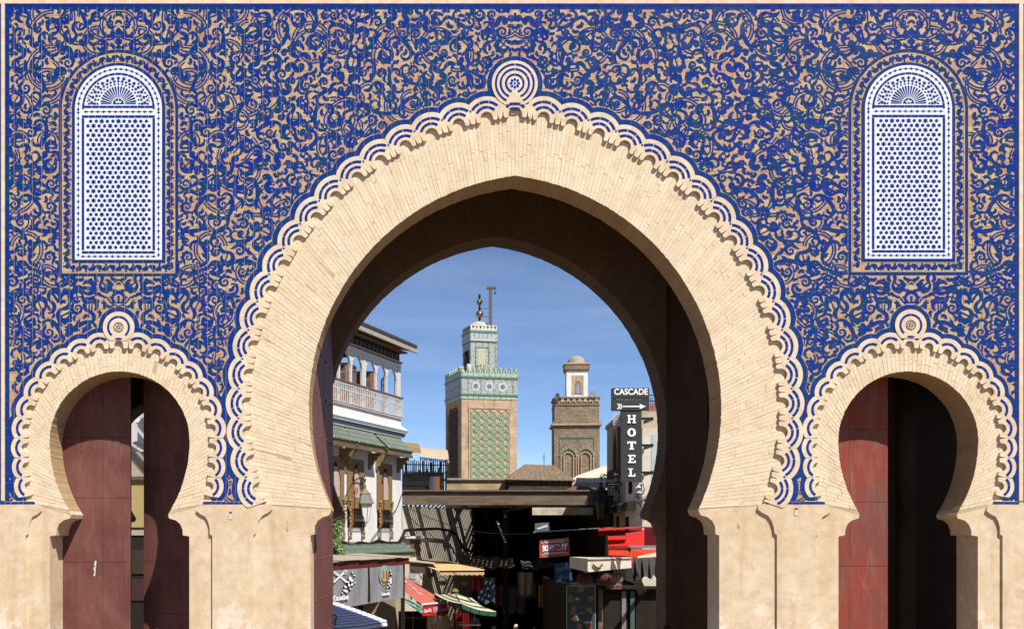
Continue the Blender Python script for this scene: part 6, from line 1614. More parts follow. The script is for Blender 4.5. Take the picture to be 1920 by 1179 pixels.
# soft drink awning
ca = thing('shop_awning', at(800, 1140, 37), 'faded red drinks awning with white script and red valance', 'awning'); M['redcloth'] = cloth('sun faded red canvas', (.44,.125,.095)); M['redval'] = cloth('bright red valance', (.55,.018,.014))
A, B, C_, D_ = at(736, 1087, 36.2), at(741, 1068, 39.0), at(841.5, 1128.5, 38.4), at(792, 1133, 36.0)
mb = MB(); n = 8
for k in range(n):
    a0, a1 = k/n, (k+1)/n; sagz = lambda t_: Vector((0, 0, -.05*math.sin(math.pi*t_))); mb.face([A.lerp(D_, a0)+sagz(a0), A.lerp(D_, a1)+sagz(a1), B.lerp(C_, a1)+sagz(a1), B.lerp(C_, a0)+sagz(a0)])
mb.build('canvas', M['redcloth'], ca)
mb = MB(); mb.tube([D_, C_], .045, 6); recalc(mb.build('front_bar', M['whiteiron'], ca))
mb = MB(); mb.face([D_-Vector((0, 0, .03)), C_-Vector((0, 0, .03)), C_-Vector((0, 0, .40)), D_-Vector((0, 0, .36))]); mb.build('valance', M['redval'], ca)
ux = (C_-D_); vy = Vector((0, 0, 1)); rz_ = math.degrees(math.atan2(ux.y, ux.x)); L_ = ux.length; ux.normalize()
def vtext(body, f, size, sx, mat_=None): return text(ca, 'lettering', body, Matrix.Translation(D_+ux*(L_*f)+Vector((0, 0, -.20))-Vector((-ux.y, ux.x, 0))*.02) @ Matrix.Rotation(R(rz_), 4, 'Z') @ Matrix.Rotation(R(90), 4, 'X'), size, mat_ or M['ink_white'], .002, sx=sx, bold=.003)
vtext('Coca-Cola', .17, .16, 1.0); vtext('HAMADI', .52, .27, .75, simple('pale grey lettering', (.55,.56,.62), .6)); vtext('Coca-Cola', .85, .16, 1.0)
# script on the sloping sheet
e1_ = (A-D_).normalized(); e2_ = (C_-D_).normalized(); nn = e1_.cross(e2_).normalized(); nn = nn if nn.z > 0 else -nn; ctr = A.lerp(D_, .42).lerp(B.lerp(C_, .42), .5)
xx = (D_-A).normalized(); yy = nn.cross(xx)
text(ca, 'lettering', 'Coca-Cola', Matrix.Translation(ctr+nn*.0) @ Matrix((( -xx.x, -yy.x, nn.x, 0), (-xx.y, -yy.y, nn.y, 0), (-xx.z, -yy.z, nn.z, 0), (0, 0, 0, 1))), .52, simple('faded white script', (.62,.42,.36), .8), .003, shear=.3)
mb = MB(); mb.hexa([at(764, 1120, 35.9), at(791, 1138, 35.7), at(791, 1141, 35.7), at(764, 1124, 35.9)], [p+Vector((.02, .3, 0)) for p in (at(764, 1120, 35.9), at(791, 1138, 35.7), at(791, 1141, 35.7), at(764, 1124, 35.9))]); recalc(mb.build('side_flap', cloth('pale teal cloth', (.30,.52,.46)), ca))
gf = thing('shop_awning', at(780, 1145, 35.4), 'green awning edge tucked under the red drinks awning', 'awning'); quadprism('canvas', [at(756, 1124, 35.6), at(790, 1141, 35.3), at(794, 1147, 35.2), at(790, 1149, 35.2)], .02, cloth('green canvas', (.10,.34,.20)), gf); quadprism('arm', [at(757, 1121, 35.5), at(790, 1137, 35.2), at(790, 1138.5, 35.2), at(757, 1123, 35.5)], .02, M['iron'], gf)
# yellow awning
ya = thing('shop_awning', at(850, 1070, 41), 'sand yellow awning in sun at the mouth of the covered street', 'awning'); M['yellow'] = cloth('sand yellow canvas', (.56,.40,.185))
Y = [at(768, 1050, 41.6), at(815, 1046, 42.6), at(910.5, 1065, 42.2), at(908, 1070, 40.6), at(825, 1070.5, 40.4)]
mb = MB(); mb.face([Y[0], Y[4], Y[1]]); mb.face([Y[1], Y[4], Y[3], Y[2]]); 
for k in range(9):
    a, b = Y[4].lerp(Y[3], k/9), Y[4].lerp(Y[3], (k+1)/9); d_ = Vector((0, 0, -.12)); mb.face([a, b, b+d_, a.lerp(b, .5)+d_*1.25, a+d_])
mb.build('canvas', M['yellow'], ya); mb = MB(); mb.tube([Y[4], Y[3]], .025, 5); mb.tube([Y[3], Y[2]], .02, 5); recalc(mb.build('frame', M['iron'], ya))
gt_ = thing('shop_awning', at(785, 1058, 41), 'grey sheet shelter left of the sand yellow awning', 'awning'); quadprism('sheet', [at(763, 1052, 40.8), at(822, 1058, 40.8), at(806, 1052, 42), at(775, 1047, 42)], .02, M['sheet'], gt_); quadprism('skirt', [at(755, 1060, 40.9), at(797, 1063, 40.9), at(797, 1075, 40.9), at(755, 1074, 40.9)], .03, simple('brown skirt cloth', (.07,.055,.045)), gt_)
ps = thing('poster', at(778, 1085, 40.7), 'torn pale poster behind the red drinks awning', 'poster'); quadprism('sheet', [at(756, 1075, 40.6), at(793, 1074, 40.6), at(791, 1098, 40.6), at(756, 1080, 40.6)], .02, simple('torn poster print', (.60,.56,.48), .8, .6, 6, 0, c2=(.30,.24,.18)), ps); quadprism('print', [at(767, 1076, 40.57), at(781, 1075, 40.57), at(780, 1086, 40.57), at(768, 1084, 40.57)], .01, simple('poster print', (.35,.36,.34)), ps)

# stalls under the parasols
st_ = thing('shop_shelf', at(775, 1179, 38), 'dark shop shelving under the red drinks awning', 'shelf')
q0, q1 = at(748, 1190, 38.6), at(800, 1145, 38.6); mb = MB(); mb.box((q0.x, q0.y, ZS), (q1.x, q0.y+.05, q1.z)); recalc(mb.build('back_panel', M['darkint'], st_))
for k in range(4): bar('shelf', (q0.x, q0.y-.3, -.9+k*.42), (q1.x, q0.y-.002, -.87+k*.42), M['darkwood'], st_)
for k in range(3): x = q0.x+(q1.x-q0.x)*k/2; bar('upright', (x-.02, q0.y-.32, ZS), (x+.02, q0.y-.301, q1.z), M['darkwood'], st_)
tb_ = thing('food_table', at(882, 1179, 37.6), 'stall table with white top under the striped parasol', 'table'); a = at(861, 1168, 37.6); b = at(900, 1168, 37.6); bar('table_top', (a.x, a.y-.35, a.z-.05), (b.x, a.y+.35, a.z), M['whiteiron'], tb_)
for x in (a.x+.05, b.x-.05):
    for y in (a.y-.3, a.y+.3): bar('leg', (x-.025, y-.025, ZS), (x+.025, y+.025, a.z-.051), M['iron'], tb_)
bt = thing('sauce_bottle', at(890, 1166, 37.4), 'orange sauce bottle on the white stall table', 'bottle'); p = at(890, 1168, 37.5); mb = MB(); mb.lathe(p, [(.05, 0), (.055, .12), (.05, .18), (.02, .24), (.018, .3)], 10); recalc(mb.build('body', simple('orange sauce', (.45,.18,.03), .3), bt, True)); mb = MB(); mb.lathe(p+Vector((0, 0, .3)), [(.022, 0), (.022, .05), (.01, .06)], 8); recalc(mb.build('cap', M['ink_white'], bt))
for px, c, lb_ in ((883.5, (.06, .08, .45), 'blue packet left of the orange sauce bottle'), (895.5, (.12, .10, .40), 'violet packet right of the orange sauce bottle')):
    p = at(px, 1168, 37.5); pk = thing('packet', p, lb_, 'packet'); mb = MB(); mb.hexa([p+Vector(v) for v in ((-.07, -.04, 0), (.07, -.04, 0), (.07, .04, 0), (-.07, .04, 0))], [p+Vector(v) for v in ((-.06, -.02, .12), (.06, -.02, .12), (.06, .02, .12), (-.06, .02, .12))]); recalc(mb.build('body', simple('packet print %d' % px, c, .4), pk))
bs = thing('bread_stack', at(854, 1172, 37.2), 'stack of round orange loaves beside the stall table', 'bread'); p = at(854, 1174, 37.2)
for k in range(4): mb = MB(); mb.ball(p+Vector((.01*(k % 2), 0, .07*k-.05)), .15, 12, 6, (1, 1, .27)); recalc(mb.build('loaf', simple('baked crust', (.38,.18,.05), .7, .4, 12), bs, True))
bc = thing('bread_table', (p.x, p.y, ZS), 'low box table under the loaves', 'table'); bar('top', (p.x-.3, p.y-.3, p.z-.14), (p.x+.3, p.y+.3, p.z-.09), M['darkwood'], bc); bar('body', (p.x-.26, p.y-.26, ZS), (p.x+.26, p.y+.26, p.z-.141), M['wood'], bc)
ct = thing('red_curtain', at(866, 1179, 39), 'red striped curtain hanging behind the food table', 'curtain'); mb = MB(); n = 22; a = at(849, 1149, 39); b = at(880, 1149, 39)
for k in range(n): x0, x1 = a.x+(b.x-a.x)*k/n, a.x+(b.x-a.x)*(k+1)/n; mb.mat(k % 3 == 0).face([(x0, a.y+.05*(k % 2), ZS+.1), (x1, a.y+.05*((k+1) % 2), ZS+.1), (x1, a.y+.05*((k+1) % 2), a.z), (x0, a.y+.05*(k % 2), a.z)])
mb.build('cloth', [cloth('red curtain', (.36,.012,.012)), cloth('dark red curtain', (.13,.006,.01))], ct)
hc = thing('hanging_clothes', at(812, 1165, 38), 'pink and white clothes bundle hanging under the red awning', 'clothes'); r2 = random.Random(5)
for k in range(9):
    p = at(803+k*2.6, 1158+r2.uniform(-4, 8), 38+r2.uniform(-.1, .1)); mb = MB(); mb.poly([p+Vector((r2.uniform(-.02, .1), 0, r2.uniform(-.02, .08))), p+Vector((.13, .02, .0)), p+Vector((.12, .0, -.16)), p+Vector((.05, .01, -.24)), p+Vector((-.03, 0, -.12))], (0, .05, 0)); recalc(mb.build('garment', cloth('garment %d' % k, [(.62, .40, .38), (.66, .64, .62), (.5, .2, .18)][k % 3]), hc))
mb = MB(); mb.tube([at(798, 1152, 38), at(836, 1153, 38)], .012, 4); recalc(mb.build('rail', M['iron'], hc))

# ------------------------------------------------------------------ right-hand shops
rs_ = thing('shop_block', (6.4, 17.5, ZS), 'dark shop fronts below the red awnings', 'shop'); bar('wall', (5.3, 18.2, ZS), (9, 19.0, 1.55), M['darkint'], rs_); bar('side_wall', (5.28, 19.002, ZS), (5.5, 26, 1.55), M['darkint'], rs_); bar('roof', (5.25, 17.9, 1.552), (9, 26, 1.62), M['darkint'], rs_)
for px0, px1, py0, mt in ((1122, 1131, 1100, M['darkwood']), (1166, 1174, 1108, simple('grey door post', (.20,.19,.17))), (1182, 1190, 1108, simple('teal shutter', (.06,.10,.095)))):
    a = at(px0, 1179, 34.1); b = at(px1, py0, 34.1); bar('door_post', (a.x, a.y, ZS), (b.x, a.y+.08, b.z), mt, rs_)
for px0, px1 in ((1133, 1164), (1192, 1240)): a = at(px0, 1179, 34.15); b = at(px1, 1112, 34.15); bar('doorway', (a.x, a.y, ZS), (b.x, a.y+.04, b.z), M['darkint'], rs_)
mnu = thing('menu_banner', at(1090, 1190, 33.5), 'tall dark green menu banner with food pictures', 'banner'); a = at(1062, 1190, 33.5); b = at(1117, 1097, 33.5); bar('sheet', (a.x, a.y, a.z-.6), (b.x, a.y+.03, b.z), simple('dark green print', (.035,.055,.05), .7, .4, 9), mnu)
def flat(parent, name, pts, d, mat_, off=.008): mb = MB(); mb.poly([at(x, y, d)+Vector((0, -off, 0)) for x, y in pts], (0, .006, 0)); return recalc(mb.build(name, mat_, parent))
for x0, y0, x1, y1 in ((1062, 1097, 1117, 1098.5), (1062, 1097, 1063.3, 1179), (1115.7, 1097, 1117, 1179)): flat(mnu, 'border', [(x0, y0), (x1, y0), (x1, y1), (x0, y1)], 33.5, simple('pale print border', (.30,.32,.31)))
for i, (x, y, a_, b_2, c) in enumerate(((1089, 1104, 7, 6, (.16, .13, .04)), (1070, 1122, 6, 7, (.14, .12, .03)), (1108, 1122, 6, 6, (.13, .12, .04)), (1076, 1140, 6, 4, (.24, .08, .09)), (1075, 1148, 7, 5, (.22, .07, .07)), (1104, 1142, 6, 5, (.20, .15, .04)), (1091, 1148, 7, 3, (.12, .10, .05)), (1082, 1122, 4, 3, (.28, .28, .27)), (1102, 1166, 8, 3, (.25, .25, .26)), (1086, 1174, 5, 7, (.22, .11, .10)), (1104, 1174, 6, 6, (.18, .05, .04)))): flat(mnu, 'picture', ell(x, y, a_, b_2, 0, 14), 33.5, simple('menu print %d' % i, c), .01+.001*i)
flat(mnu, 'picture', [(1071, 1159), (1077, 1153), (1084, 1163), (1078, 1165)], 33.5, simple('menu yellow', (.40,.34,.03)), .025); flat(mnu, 'picture', [(1078, 1153), (1081, 1152), (1086, 1162), (1083, 1163)], 33.5, M['ink_white'], .027)
# cream box awning
cb = thing('box_awning', at(1120, 1070, 31), 'cream boxed canvas awning below the red awnings', 'awning'); M['cream'] = cloth('cream stained canvas', (.64,.57,.46), .9, .25)
lo = [at(1102, 1072, 31), at(1184, 1064, 33.4), at(1150, 1062, 35), at(1068, 1064, 33.6)]; hi = [at(1102, 1046.5, 31), at(1184, 1044, 33.4), at(1150, 1043.5, 35), at(1068, 1043.5, 33.6)]
mb = MB(); mb.hexa(lo, hi); recalc(mb.build('canvas', M['cream'], cb)); quadprism('trim', [at(1101.5, 1050, 30.97), at(1184, 1047.5, 33.37), at(1184, 1046, 33.37), at(1101.5, 1048, 30.97)], .02, M['darkwood'], cb)
mb = MB(); c_ = [at(1112+k*1.9, 1058+6*math.sin(math.pi*k/9), 31.2+k*.052)+Vector((0, -.03, 0)) for k in range(10)]; mb.tube(c_, .03, 5); recalc(mb.build('tear', M['darkwood'], cb)); mb = MB(); mb.tube([lo[0], lo[0]+Vector((.2, 2.2, -.1))], .03, 5); recalc(mb.build('arm', M['iron'], cb))
# red awnings
M['red'] = cloth('scarlet canvas', (.60,.018,.014), .7, .1); M['redo'] = cloth('orange red canvas', (.55,.05,.018), .7, .1); M['maroon'] = cloth('maroon and shade-dark canvas', (.10,.008,.012))
ra = thing('red_awning', at(1168, 1000, 33.5), 'long thin scarlet awning strip over the shop fronts', 'awning'); quadprism('canvas', [at(1122, 995, 33), at(1213, 989, 33), at(1213, 987.5, 33.8), at(1123, 992, 33.8)], .02, M['red'], ra); quadprism('valance', [at(1122, 1005, 33.3), at(1209, 998, 33.3), at(1209, 993.5, 33.3), at(1122, 996, 33.3)], .02, M['maroon'], ra)
rb = thing('red_awning', at(1160, 1040, 32.6), 'hanging scarlet awning cloth with black side poles', 'awning')
quadprism('canvas', [at(1140, 1012, 32.8), at(1182, 1012, 32.6), at(1182, 1027, 32.4), at(1140, 1027, 32.6)], .02, M['red'], rb); quadprism('roll', [at(1139, 1004.5, 32.7), at(1174, 1004, 32.6), at(1174, 1010.5, 32.5), at(1139, 1011, 32.6)], .06, M['red'], rb); quadprism('valance', [at(1141, 1029, 32.6), at(1183, 1029, 32.4), at(1183, 1042, 32.3), at(1141, 1040, 32.5)], .02, M['redo'], rb); quadprism('painted_shadow', [at(1140, 1023, 32.58), at(1183, 1023, 32.36), at(1183, 1029, 32.36), at(1140, 1029, 32.58)], .01, cloth('brown red painted shadow', (.26,.035,.022)), rb)  # brown red strip paints a shadow onto the scarlet cloth
for px in (1137.5,): mb = MB(); mb.tube([at(px, 1003, 32.5), at(px, 1041, 32.5)], .04, 6); recalc(mb.build('pole', M['iron'], rb))
rc = thing('red_awning', at(1210, 1030, 31.6), 'scarlet box awning with grey cassette bar at the right jamb', 'awning')
quadprism('canvas', [at(1173, 999, 31.8), at(1208, 994, 31.8), at(1208, 1024, 31.6), at(1176, 1026, 31.6)], .03, M['red'], rc); quadprism('side_cloth', [at(1208, 989, 31.9), at(1250, 988, 31.9), at(1250, 1024, 31.9), at(1208, 1025, 31.9)], .03, M['maroon'], rc)  # side cloth has its shade put into the maroon colour
a = at(1178, 1027, 31.3); b = at(1250, 1022, 31.3); bar('cassette', (a.x, a.y-.06, a.z), (b.x, a.y+.1, b.z), simple('grey aluminium', (.30,.31,.31), .4, .1, 5, 0, metal=.5), rc)
quadprism('valance', [at(1182, 1029, 31.2), at(1250, 1029, 31.2), at(1250, 1047, 30.6), at(1184, 1055, 31.0)], .02, M['redo'], rc); mb = MB(); p = at(1180, 1029, 31.2); mb.ball(p, .06, 8, 6); recalc(mb.build('joint', M['iron'], rc))
wc = thing('white_awning', at(1225, 1060, 29.8), 'white awning edge with dark ragged sheet beneath at the right jamb', 'awning'); quadprism('canvas', [at(1195, 1042, 29.8), at(1250, 1031, 29.4), at(1250, 1042, 29), at(1196, 1045.5, 29.6)], .02, M['cream'], wc)
r3 = random.Random(8); mb = MB(); prev = None
for k in range(15):
    x = 1186+k*4.4; top = at(x, 1044+2*math.sin(k), 30.2); bot = at(x, 1082+5*math.sin(k*1.9)+r3.uniform(-3, 3), 30.0+.1*math.sin(k*2.1))
    if prev: mb.face([prev[0], top, bot, prev[1]])
    prev = (top, bot)
mb.build('ragged_sheet', simple('ragged dark sheet', (.065,.058,.05), .9, .5, 5, .6, 10), wc)
for k in range(5): quadprism('straw_slat', [at(1186+k*3, 1085, 30.6), at(1190+k*3, 1085, 30.6), at(1203+k*3, 1122-k*2, 35), at(1200+k*3, 1122-k*2, 35)], .01, simple('straw slat', (.13,.115,.085)), wc)
# hanging signs
cs = thing('hanging_sign', at(1039, 1046, 36), 'red hanging sign with white Chinese lettering', 'sign'); S_ = [at(1011.5, 1045.5, 36), at(1068, 1041, 36), at(1066.5, 1007, 36), at(1011, 1012, 36)]
quadprism('panel', S_, .04, simple('red sign print', (.42,.02,.035), .5, .25, 5, 0, c2=(.34,.05,.06)), cs); ab = math.degrees(math.atan2(4.5, 56.5)); KC = U*36/CAMD
def stx(body, px, py, size, mat_, sx=1, bold=0): return text(cs, 'lettering', body, Matrix.Translation(at(px, py, 36)+Vector((0, -.06, 0))) @ Matrix.Rotation(R(-ab), 4, 'Y') @ Matrix.Rotation(R(90), 4, 'X'), size*KC, mat_, .002, sx=sx, bold=bold)
stx('如家餐厅', 1040, 1026.5, 13, M['ink_white'], .92, .006); stx('Restaurant Bonayad', 1039, 1014.5, 6.5, M['ink_white'], .72); stx('订餐热线:0700491766', 1040, 1036.5, 5.4, M['ink_white'], .82)
for pts in (((1012.5, 1013.5), (1065.5, 1008.6), (1065.5, 1009.8), (1012.5, 1014.7)), ((1013, 1043.2), (1066.5, 1039), (1066.5, 1040), (1013, 1044.3))): flat(cs, 'border', pts, 36, simple('golden print', (.55,.32,.06)), .06)
for px, py in ((1016, 1017), (1062, 1013), (1017, 1039.5), (1063, 1036)): flat(cs, 'corner_ornament', ell(px, py, 2.6, 2.2, .4, 6), 36, simple('golden print', (.55,.32,.06)), .061)
for a, b in (((1018, 1011.5), (1008, 1000)), ((1062, 1007.5), (1070, 995))): mb = MB(); mb.tube([at(*a, 36), at(*b, 36.1)], .012, 4); recalc(mb.build('cord', M['iron'], cs))
rope = thing('support_cable', at(1080, 994, 36), 'long steel cable strung across the street above the red sign', 'cable'); mb = MB(); mb.tube([at(1000, 997.5, 36.1), at(1070, 993, 36.1), at(1140, 989.5, 35), at(1235, 988, 33)], .022, 5); recalc(mb.build('wire', simple('galvanised wire', (.25,.24,.22)), rope))
gp = thing('hanging_sign', at(1016, 997, 36.4), 'small grey plate wrapped in plastic above the red sign', 'sign'); quadprism('panel', [at(1003, 996.5, 36.5), at(1030, 994, 36.5), at(1029, 979, 36.5), at(1003, 980.5, 36.5)], .03, simple('grey plastic', (.13,.13,.14), .35), gp); flat(gp, 'painted_glare', [(1006, 990), (1025, 983), (1027, 987), (1008, 992)], 36.5, simple('white painted glare', (.62,.63,.66), .3), .05)  # white patch paints the glare on the plastic
bl_s = thing('hanging_sign', at(1056, 1090, 36), 'tilted blue hotel sign with white lettering', 'sign'); quadprism('panel', [at(1042, 1091, 36), at(1073, 1087, 36), at(1069, 1052, 36), at(1038, 1056.5, 36)], .04, simple('blue sign sheet', (.012,.06,.13), .5, .2, 4, 0), bl_s)
def btx(body, px, py, size, sx=1): return text(bl_s, 'lettering', body, Matrix.Translation(at(px, py, 36)+Vector((0, -.055, 0))) @ Matrix.Rotation(R(-7), 4, 'Y') @ Matrix.Rotation(R(90), 4, 'X'), size*KC, simple('dim white lettering', (.35,.38,.40)), .002, sx=sx)
btx('HOTEL', 1056, 1066, 9.5, .85); btx('\ufea9\ufe8e\ufedc\ufeb3\ufe8e\ufedb', 1058, 1080, 9.5, .9); flat(bl_s, 'foil', [(1043, 1087), (1053, 1084), (1052, 1089), (1044, 1091)], 36, simple('light blue foil', (.16,.42,.62), .4), .058); flat(bl_s, 'foil', [(1060, 1054), (1063, 1053.5), (1063.5, 1062), (1061, 1063)], 36, simple('light blue foil', (.16,.42,.62), .4), .058)
for px, lab in ((1096, 'left of two big dark red paper lanterns'), (1132, 'right of two big dark red paper lanterns')):
    p = at(px, 1084, 32.2); ln = thing('paper_lantern', p, lab, 'lantern', 'paper lanterns under the cream awning'); mb = MB(); mb.ball(p, .235, 16, 10, (1, 1, .72)); recalc(mb.build('shade', simple('dark red paper', (.085,.018,.014), .8, .4, 6), ln, True))
    for k in range(8): a = 2*math.pi*k/8; mb = MB(); mb.tube([p+Vector((.238*math.cos(a)*math.sin(t_), .238*math.sin(a)*math.sin(t_), .172*math.cos(t_))) for t_ in np.linspace(.2, 2.94, 9)], .006, 4); recalc(mb.build('rib', M['iron'], ln))
    mb = MB(); mb.tube([p+Vector((0, 0, .16)), p+Vector((0, 0, .32))], .01, 4); mb.lathe(p+Vector((0, 0, .155)), [(.07, 0), (.06, .03)], 10); recalc(mb.build('cap', M['iron'], ln))
ms = thing('shop_sign', at(1152, 1100, 33), 'dim maroon and white sign beside the paper lanterns', 'sign'); a = at(1138, 1104, 33.4); b = at(1166, 1074, 33.4); bar('panel', (a.x, a.y, a.z), (b.x, a.y+.03, b.z), simple('dim maroon print', (.16,.05,.04), .7, .4, 8), ms); text(ms, 'lettering', 'Café', facing(at(1153, 1084, 33.4)+Vector((0, -.02, 0))), .26, simple('dim pale letters', (.34,.30,.28)), .002); text(ms, 'lettering', '\ufef0\ufeec\ufed8\ufee3', facing(at(1153, 1094, 33.4)+Vector((0, -.02, 0))), .15, simple('dim pale letters', (.34,.30,.28)), .002)

# ------------------------------------------------------------------ yellow house seen through the door gap at the left
yh = thing('yellow_house', at(250, 1000, 34), 'yellow walled house seen through the gap of the left doors', 'house'); a = at(180, 1000, 32); b = at(300, 1000, 32)
bar('wall', (a.x, a.y, at(0, 988, 32).z), (b.x, a.y+4, at(0, 900, 32).z), simple('yellow house paint', (.42,.32,.13), .9, .2, 2), yh); bar('cornice', (a.x, a.y-.1, at(0, 900, 32).z+.002), (b.x, a.y+4, at(0, 893, 32).z), simple('dark cornice tiles', (.10,.09,.07), .8, .4, 14), yh); bar('upper_wall', (a.x, a.y+.6, at(0, 893, 32).z+.002), (b.x, a.y+4, at(0, 848, 33).z), M['tan'], yh); bar('shop_wall', (a.x, a.y-.02, ZS), (b.x, a.y+4, at(0, 988, 32).z-.002), M['darkint'], yh); bar('shop_shutter', (a.x, a.y-.06, at(0, 1003, 32).z), (b.x, a.y-.021, at(0, 993, 32).z), M['sheet'], yh); bar('shop_shutter', (a.x, a.y-.06, at(0, 1075, 32).z), (b.x, a.y-.021, at(0, 1030, 32).z), M['shade_dark'], yh); bar('shop_sign', (a.x, a.y-.06, at(0, 1125, 32).z), (b.x, a.y-.021, at(0, 1085, 32).z), simple('dim maroon board', (.05,.015,.012)), yh)
dsh = thing('satellite_dish', at(258, 848, 32.6), 'cream satellite dish on the yellow house roof', 'dish'); p = at(257, 838, 32.8); mb = MB().frame(Matrix.Translation(p) @ Matrix.Rotation(R(70), 4, 'X')); mb.lathe((0, 0, 0), [(.01, -.06), (.12, -.045), (.2, 0)], 16); recalc(mb.build('reflector', M['cream'], dsh)); mb = MB(); mb.tube([p, p+Vector((0, .1, -.25))], .02, 5); recalc(mb.build('mast', M['iron'], dsh))
wp_ = thing('white_pillar', at(266, 850, 33.5), 'white pillar with moulded top on the yellow house roof', 'pillar'); p = at(266, 850, 33.5); mb = MB(); mb.box((p.x-.13, p.y, p.z-.05), (p.x+.3, p.y+.3, at(0, 792, 33.5).z)); recalc(mb.build('shaft', M['white'], wp_)); mb = MB(); mb.box((p.x-.2, p.y-.06, at(0, 792, 33.5).z+.002), (p.x+.36, p.y+.36, at(0, 783, 33.5).z)); recalc(mb.build('capital', M['white'], wp_))

# ------------------------------------------------------------------ goods hanging in the shade of the market
rc_ = random.Random(77)
GC = [(.30,.06,.05), (.10,.14,.22), (.34,.28,.20), (.08,.12,.07), (.30,.18,.05), (.22,.20,.18), (.16,.05,.10)]
GM = [cloth('market cloth %d' % i, c, .9, .3) for i, c in enumerate(GC)]
def drape(p, w_, h, mat_, label, ang=0.0, group=None, n=7):
    root = thing('hanging_cloth', p, label, 'cloth', group); mb = MB(); c, s = math.cos(ang), math.sin(ang)
    for k in range(n):
        def q(a, b): u_ = (a/n-.5)*w_; f = .05*math.sin(a*1.9+p.x*5)*(.4+b); return p+Vector((u_*c-f*s, u_*s+f*c, -h*b*(1+.06*math.sin(a*1.3+p.y))))
        for j in range(2): mb.face([q(k, j/2), q(k+1, j/2), q(k+1, (j+1)/2), q(k, (j+1)/2)])
    mb.build('cloth', mat_, root, True); m2 = MB(); m2.tube([p+Vector((-w_*.5*c, -w_*.5*s, .01)), p+Vector((w_*.5*c, w_*.5*s, .01))], .012, 4); recalc(m2.build('rod', M['iron'], root)); return root
for k, (px, py, d, w_, h, nm) in enumerate(((896, 1068, 43.6, .5, .8, 'dim red'), (912, 1082, 45, .7, 1.0, 'slate blue'), (985, 1072, 44.5, .6, .9, 'sand coloured'), (1000, 1090, 46, .5, .7, 'dark green'), (1022, 1096, 44, .55, .9, 'mustard'), (968, 1100, 48, .8, 1.1, 'grey'), (938, 1096, 47, .6, .9, 'plum'))):
    drape(at(px, py, d), w_, h, GM[k], nm+' cloth hanging in the shade of the market', rc_.uniform(-.6, .6), 'cloths hanging in the market shade')
def basket(p, label, group):
    root = thing('hanging_basket', p, label, 'basket', group); mb = MB(); mb.lathe(p, [(.10, 0), (.16, .05), (.18, .14), (.17, .16), (.15, .13), (.09, .03)], 12); recalc(mb.build('bowl', M['gildwood'], root)); m2 = MB(); m2.tube([p+Vector((.17*math.cos(t_), 0, .15+.17*math.sin(t_))) for t_ in np.linspace(0, math.pi, 9)], .012, 5); m2.tube([p+Vector((0, 0, .32)), p+Vector((0, 0, .7))], .006, 4); recalc(m2.build('handle', M['gildwood'], root))
for k, w_ in enumerate(('leftmost', 'second from left', 'middle', 'fourth from left', 'rightmost')): basket(at(806+k*22+rc_.uniform(-4, 4), 1088+rc_.uniform(-10, 12), 41.8+rc_.uniform(0, 1.5)), w_+' of the wicker baskets hanging behind the striped parasol', 'baskets hanging behind the parasol')
# sagging tarpaulin pieces below the lattice
for (a, b, c, d, cm, lb_) in ((at(880, 1040, 43), at(960, 1046, 43), at(965, 1062, 41.5), at(890, 1064, 41.5), (.10,.085,.065), 'brown tarpaulin sagging below the lattice in the market'), (at(975, 1048, 44), at(1040, 1050, 44), at(1036, 1062, 42.5), at(980, 1066, 42.5), (.075,.07,.065), 'grey tarpaulin sagging behind the blue sign')):
    root = thing('tarpaulin', d, lb_, 'tarpaulin'); mb = MB(); N = 8
    for i in range(N):
        for j in range(4):
            def q(u_, v_): return a.lerp(b, u_).lerp(d.lerp(c, u_), v_)-Vector((0, 0, .22*math.sin(math.pi*u_)*math.sin(math.pi*v_)+.05*math.sin(u_*17)))
            mb.face([q(i/N, j/4), q((i+1)/N, j/4), q((i+1)/N, (j+1)/4), q(i/N, (j+1)/4)])
    mb.build('cloth', cloth(lb_[:12], cm), root, True)
# wires across the street
for i, (a, b, sag, lb_) in enumerate(((at(756, 948, 40), at(1000, 1000, 38), .35, 'black wire sagging from the house corner to the red sign'), (at(905, 945, 40.4), at(938, 1040, 42), .1, 'single lamp flex hanging from the timber beam'), (at(758, 960, 40), at(905, 1052, 40), .25, 'black wire running down to the sand yellow awning'))):
    mb = MB(); mb.tube([a.lerp(b, t_)-Vector((0, 0, sag*math.sin(math.pi*t_))) for t_ in np.linspace(0, 1, 14)], .012, 4); tag(recalc(mb.build('street_wire', M['iron'])), lb_, 'wire')
dapples = thing('dapple_row', at(935, 975, 41.5), 'string of pale round bulbs slanting down below the beam', 'lights'); mb = MB(); mb.tube([at(932, 976, 41.5), at(948, 1016, 41.5)], .008, 4); recalc(mb.build('flex', M['iron'], dapples))  # pale balls added in place of a slanting row of sunlight dots
for k in range(9): mb = MB(); mb.ball(at(932.5+k*1.9, 977.5+k*4.7, 41.45), .04, 8, 6); recalc(mb.build('dapple', simple('pale dot', (.62,.56,.46), .4), dapples, True))

